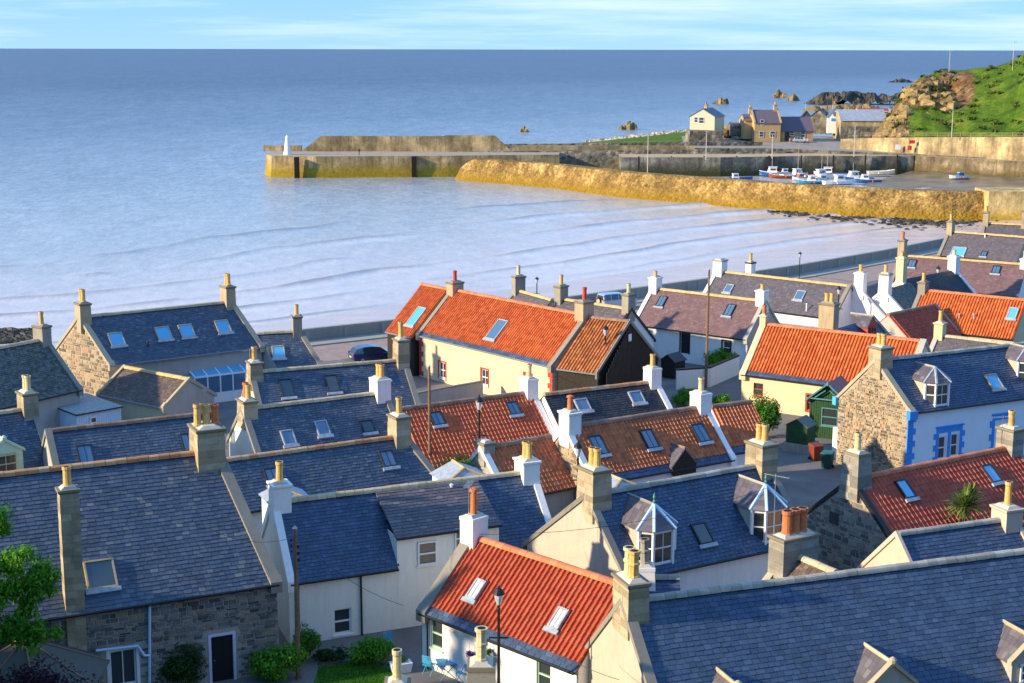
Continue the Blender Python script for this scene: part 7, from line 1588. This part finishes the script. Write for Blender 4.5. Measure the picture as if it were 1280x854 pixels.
def car(label, pos, rz, paint, L_=4.2, Wd=1.78, suv=False, spare=False):
    o = empty('parked_car', pos, rz); tag(o, label, 'car', 'parked cars'); w = Wd / 2; hb = .25 if suv else 0
    # stations along x (front +x): x, half width, sill z, belt z, roof z, roof half width
    H_ = 1.48 + hb; bl = .92 + hb * .6
    if suv: st = [(-2.1, .78, .45, bl - .02, bl), (-2.05, .86, .35, bl, H_ - .12), (-1.9, .88, .3, bl, H_ - .02), (-1.2, w, .3, bl, H_), (-.3, w, .28, bl, H_), (.45, w, .28, bl, H_ - .06), (1.0, w, .3, bl, bl + .06), (1.7, w * .97, .32, bl - .06, bl - .02), (2.0, w * .9, .38, bl - .15, bl - .12), (2.1, w * .8, .45, bl - .3, bl - .28)]
    else: st = [(-2.1, .72, .42, .80, .82), (-2.0, .82, .34, bl, bl + .03), (-1.65, .87, .3, bl, H_ - .16), (-1.1, w, .27, bl - .01, H_ - .02), (-.3, w, .25, bl - .03, H_), (.4, w, .25, bl - .05, H_ - .10), (1.05, w, .27, bl - .06, bl + .02), (1.6, w * .97, .3, .80, .84), (1.98, w * .88, .36, .66, .68), (2.1, w * .76, .42, .56, .57)]
    s_ = L_ / 4.2; b = MB(); gl = {}
    ring = lambda q: [(q[0] * s_, -q[1] * .92, q[2]), (q[0] * s_, -q[1], q[2] + .2), (q[0] * s_, -q[1] * .985, q[3]), (q[0] * s_, -q[1] * (.74 if q[4] - q[3] > .2 else .9), q[4]), (q[0] * s_, q[1] * (.74 if q[4] - q[3] > .2 else .9), q[4]), (q[0] * s_, q[1] * .985, q[3]), (q[0] * s_, q[1], q[2] + .2), (q[0] * s_, q[1] * .92, q[2])]
    for i in range(len(st) - 1):
        A, B = ring(st[i]), ring(st[i + 1]); hA, hB = st[i][4] - st[i][3], st[i + 1][4] - st[i + 1][3]
        for k in range(7):
            q = [A[k], B[k], B[k + 1], A[k + 1]]; glass = None
            if k in (2, 4) and hA > .2 and hB > .2: glass = 'side_window'
            elif k == 3 and ((hA > .2) != (hB > .2)): glass = 'windscreen' if i > 4 else 'rear_window'
            b.quad(q)
            if glass: gl.setdefault((glass, k), []).append(q)
    b.quad(ring(st[0])[::-1]); b.quad(ring(st[-1])); b.build('body', MATS[paint], o)
    for (nm, k), qs in gl.items():
        g = MB()
        for q in qs:
            v = [Vector(p) for p in q]; n = (v[1] - v[0]).cross(v[3] - v[0]).normalized(); c = sum(v, Vector()) / 4; n = n if n.dot(c - Vector((0, 0, .6))) > 0 else -n; g.quad([c + (p - c) * .90 + n * .012 for p in v])
        g.build(nm, MATS['glass_dark'], o)
    for sx in (1.32, -1.28):
        for sy in (-1, 1):
            M = Matrix.Translation((sx * s_, sy * (w - .12), .32)) @ Matrix.Rotation(R(90), 4, 'X'); t = MB(); t.lathe([(.2, -.11), (.32, -.10), (.33, 0), (.32, .10), (.2, .11)], n=16); wo = t.build('wheel', MATS['black_paint'], o, M); MB().lathe([(.19, -.118), (.19, .118)], n=12).build('rim', MATS['steel'], wo)
    for sy in (-1, 1):
        MB().box(1.98 * s_, 2.08 * s_, sy * .62 - .16, sy * .62 + .16, .60 + hb, .72 + hb).build('headlight', MATS['glass_pale'], o); MB().box(-2.10 * s_, -2.02 * s_, sy * .72 - .10, sy * .72 + .08, .72 + hb, .98 + hb).build('tail_light', MATS['tail_red'], o); MB().box(.72 * s_, .9 * s_, sy * (w + .02), sy * (w + .18) if sy > 0 else sy * (w + .02) + .0, .95 + hb, 1.06 + hb).build('mirror', MATS[paint], o) if False else None
    MB().box(-2.12 * s_, -2.085 * s_, -.26, .26, .55 + hb, .66 + hb).build('number_plate', MATS['plate_yellow'], o)
    if spare: M = Matrix.Translation((-2.16 * s_, .05, .95)) @ Matrix.Rotation(R(90), 4, 'Y'); sp = MB().lathe([(.2, -.1), (.36, -.08), (.36, .08), (.2, .1)], n=16).build('spare_wheel', MATS['black_paint'], o, M); MB().lathe([(.26, -.115), (.26, -.1)], n=14).build('spare_cover', MATS['frame_wood'], sp)
mat_plain('tail_red', (.5, .02, .02), .3); mat_plain('plate_yellow', (.75, .60, .05), .5)
def mat_car(name, c):
    m, nt, b = _new(name); b.inputs['Base Color'].default_value = (*c, 1); b.inputs['Roughness'].default_value = .3; b.inputs['Coat Weight'].default_value = 1.0; b.inputs['Coat Roughness'].default_value = .05; b.inputs['Metallic'].default_value = .2
mat_car('car_blue', (.01, .035, .13)); mat_car('car_silver', (.45, .48, .52)); mat_car('car_paleblue', (.36, .48, .60)); mat_car('car_red', (.4, .03, .03))
c1 = P(467, 452, 0); car('dark blue hatchback parked on the promenade by the annexe', (c1.x, c1.y, .01), R(24), 'car_blue')
c2 = P(771, 386, 0); car('pale blue off roader with spare wheel parked by the sea wall', (c2.x, c2.y, .01), R(28), 'car_paleblue', 4.2, 1.8, True, True)
car('silver estate car parked in front of the low sandstone building', on(1001, 178, hz), R(-5), 'car_silver', 4.5)
p = P(441, 449, 0); bo = MB().lathe([(.14, -.1), (.14, .75), (.17, .8), (.12, .88), (.13, .95), (.0, 1.05)], n=10).build('bollard', MATS['black_paint']); bo.location = (p.x, p.y, 0); tag(bo, 'small black bollard beside the parked blue car', 'bollard')

def mat_gloss(n, c): m = mat_plain(n, c, .35, var=.08)
for n, c in (('hull_white', (.75, .76, .78)), ('hull_blue', (.02, .10, .35)), ('hull_cyan', (.03, .28, .50)), ('hull_red', (.28, .05, .03)), ('hull_green', (.04, .22, .16)), ('buoy_orange', (.7, .2, .03)), ('hull_cream', (.70, .62, .45))): mat_gloss(n, c)
def boat(label, x, y, rz, L_, hull, cabin=None, mast=0.0, stripe=None, tilt=0.0, zofs=0.0, cabin_pos=.1):
    L_ *= 1.2; p = P(x, y, SEA + zofs); o = empty('moored_boat', (p.x, p.y, SEA + zofs), rz); o.rotation_euler = (tilt, 0, rz); tag(o, label, 'boat', 'small boats in the harbour'); w = L_ * .19; fb = L_ * .13
    st = [(-.5, .78, .0), (-.3, .95, -.02), (0, 1.0, 0), (.25, .82, .06), (.42, .42, .16), (.5, .03, .24)]; b = MB(); rg = []
    for t, k, sh in st: rg.append([(t * L_, -w * k, fb + sh * fb * 2), (t * L_, -w * k * .82, fb * .35), (t * L_ * .98, 0, -.12 if t < .4 else fb * .3), (t * L_, w * k * .82, fb * .35), (t * L_, w * k, fb + sh * fb * 2)])
    for i in range(5):
        for k in range(4): b.quad([rg[i][k], rg[i + 1][k], rg[i + 1][k + 1], rg[i][k + 1]])
    b.quad([rg[0][k] for k in range(5)]); b.build('hull', MATS[hull], o)
    d = MB()
    for i in range(5): d.quad([(rg[i][0][0], rg[i][0][1] * .92, rg[i][0][2] - .12), (rg[i + 1][0][0], rg[i + 1][0][1] * .92, rg[i + 1][0][2] - .12), (rg[i + 1][4][0], rg[i + 1][4][1] * .92, rg[i + 1][4][2] - .12), (rg[i][4][0], rg[i][4][1] * .92, rg[i][4][2] - .12)])
    d.build('deck', MATS['frame_wood' if cabin is None else 'hull_white'], o); g = MB()
    for k in (0, 4):
        for i in range(5): g.tube(rg[i][k], rg[i + 1][k], .06, n=5)
    g.build('gunwale', MATS[stripe or 'hull_white'], o)
    if cabin:
        cx = cabin_pos * L_; ch_ = L_ * .17; c = MB(); c.hexa([(cx - L_ * .13, -w * .62, fb * .8), (cx + L_ * .17, -w * .55, fb * .8), (cx + L_ * .17, w * .55, fb * .8), (cx - L_ * .13, w * .62, fb * .8), (cx - L_ * .12, -w * .52, fb + ch_), (cx + L_ * .10, -w * .45, fb + ch_), (cx + L_ * .10, w * .45, fb + ch_), (cx - L_ * .12, w * .52, fb + ch_)]); co = c.build('cabin', MATS[cabin], o)
        MB().box(cx - L_ * .09, cx + L_ * .07, -w * .60, w * .60, fb + ch_ * .45, fb + ch_ * .78).build('cabin_window', MATS['glass_dark'], co); MB().box(cx - L_ * .15, cx + L_ * .12, -w * .6, w * .6, fb + ch_ + .002, fb + ch_ + .08).build('cabin_roof', MATS['hull_white'], co)
    if mast: MB().tube((cabin_pos * L_ + .1, 0, fb), (cabin_pos * L_ + .1, 0, fb + mast), .06, .04, n=6).build('mast', MATS['frame_wood'], o)
    for s in (-1, 1): MB().lathe([(.02, -.2), (.14, -.1), (.14, .12), (.02, .2)], c=(-.15 * L_, s * (w + .08), fb * .55), n=8).build('fender', MATS['buoy_orange' if s > 0 else 'hull_white'], o)
boat('small blue boat with white wheelhouse moored apart at the left of the basin', 926, 226, R(5), 4.6, 'hull_blue', 'hull_white', cabin_pos=-.25, stripe='hull_blue'); boat('long navy and white boat at the left of the moored cluster', 969, 221, R(175), 6.6, 'hull_blue', 'hull_white', 5.5, 'hull_white'); boat('low red hulled boat tucked in the moored cluster', 977, 223, R(170), 5.2, 'hull_red', None, 0, 'hull_cream')
boat('white wheelhouse boat with blue trim in the middle of the cluster', 993, 222.5, R(20), 6.0, 'hull_white', 'hull_white', 7, 'hull_blue'); boat('bright cyan boat at the front of the cluster', 1011, 230, R(185), 5.0, 'hull_cyan', 'hull_white', 0, 'hull_white', cabin_pos=-.1); boat('white cabin cruiser behind the cyan boat', 1022, 224, R(15), 6.4, 'hull_white', 'hull_white', 6, 'buoy_orange')
boat('green trimmed white boat right of the cyan boat', 1030, 229.5, R(200), 5.6, 'hull_white', 'hull_white', 0, 'hull_green'); boat('tall white fishing boat at the back of the cluster', 1038, 222, R(170), 6.8, 'hull_white', 'hull_white', 6.5, 'hull_blue'); boat('pale white dinghy at the front right of the cluster', 1049, 231.5, R(10), 6.4, 'hull_white', 'hull_white', 0, 'hull_white', cabin_pos=.0)
boat('white and blue cabin boat at the right of the cluster', 1070, 227, R(190), 6.6, 'hull_blue', 'hull_white', 3.5, 'hull_white'); boat('blue sterned small boat last on the right of the cluster', 1084, 228.5, R(180), 5.2, 'hull_blue', 'hull_white', 0, 'hull_white'); boat('open cream rowing boat lying by the dark quay wall', 1101, 218.5, R(3), 5.6, 'hull_cream', None, 0, 'hull_white', zofs=.5)
boat('white speedboat stranded on the mud at the right', 1198, 224, R(195), 4.2, 'hull_white', 'hull_blue', 0, 'hull_white', .12, .85, -.1); boat('small blue boat moored against the quay behind the breakwater', 808, 218, R(0), 3.2, 'hull_blue', None, 0, 'hull_cyan'); boat('teal hulled small boat behind the red hulled one', 983, 219.5, R(185), 4.6, 'hull_green', 'hull_white', 0, 'hull_white')
boat('small white and orange boat between the wheelhouse boats', 1003, 225.5, R(190), 4.4, 'hull_white', 'buoy_orange', 0, 'hull_blue')
# harbour lamp standards and small things
for x, y0, y1, z, lab in ((882, 165, 199, 1.2, 'thin lamp standard on the inner quay below the pale green house'), (964.5, 168, 197, 1.2, 'thin lamp standard on the quay below the sandstone house'), (1067, 157, 195, 1.3, 'lamp standard near the end of the retaining wall'), (1189, 138, 171, 6.2, 'lamp standard on top of the retaining wall'), (809, 167, 217, 1.2, 'tall mast like post at the left end of the inner quay'), (1006, 128, 140, 3, 'thin post behind the harbour sheds')):
    p = P(x, y1, z); zt = z_at(x, y0, p.y); o = empty('lamp_standard', (p.x, p.y, z)); tag(o, lab, 'lamp post', 'harbour lamp standards'); MB().tube((0, 0, -.2), (0, 0, zt - z), .10, .06, n=6).build('post', MATS['mortar_cap'], o); MB().box(-.35, .35, -.12, .12, zt - z, zt - z + .15).build('lamp_head', MATS['lead'], o)
for x, y0, Y, z, lab in ((1187, 64, 436, 18.5, 'thin grey post on the skyline of the hill'), (1267, 53, 420, 21, 'grey street lamp on the hill path near the right edge')):
    p = PD(x, y0, Y); o = empty('lamp_standard', (p.x, p.y, z)); tag(o, lab, 'lamp post', 'harbour lamp standards'); MB().tube((0, 0, -3), (0, 0, p.z - z), .10, .06, n=6).build('post', MATS['mortar_cap'], o); MB().box(-.2, .7, -.12, .12, p.z - z, p.z - z + .14).build('lamp_head', MATS['lead'], o)
mat_plain('sign_red', (.65, .03, .03), .5)
for x, y, w_, h_, mt, lab in ((1122, 184, 1.3, 1.3, 'paint_white', 'white notice board in front of the retaining wall'), (1139.5, 177.5, 1.4, .8, 'sign_red', 'red sign high on the retaining wall'), (1136.5, 185, 1.0, 1.0, 'sign_red', 'red lifebuoy box on the retaining wall')):
    Yw = 380.6 + (1143 - x) * .12 - 1.0; p = PD(x, y, Yw); o = empty('notice_board', (p.x, p.y, p.z), 0); tag(o, lab, 'sign'); MB().box(-w_ / 2, w_ / 2, -.05, .05, -h_ / 2, h_ / 2).build('panel', MATS[mt], o); MB().box(-w_ / 2 - .04, w_ / 2 + .04, -.02, .06, -h_ / 2 - .04, h_ / 2 + .04).build('backing', MATS['frame_wood'], o)
    for s in (-.4, .4): MB().box(s * w_ - .04, s * w_ + .04, .06, .12, 1.2 - p.z, h_ / 2).build('post', MATS['frame_wood'], o)
p1 = P(694, 268.5, SEA)
for i, (dx, lab) in enumerate(((0, 'swimmer in the bay, the left of two dark heads'), (1.0, 'swimmer in the bay, the right of two dark heads'))):
    person(lab, (p1.x + dx, p1.y, SEA - 1.45), i * 2.0, ['cloth_black', 'cloth_black', 'skin', 'hair'])
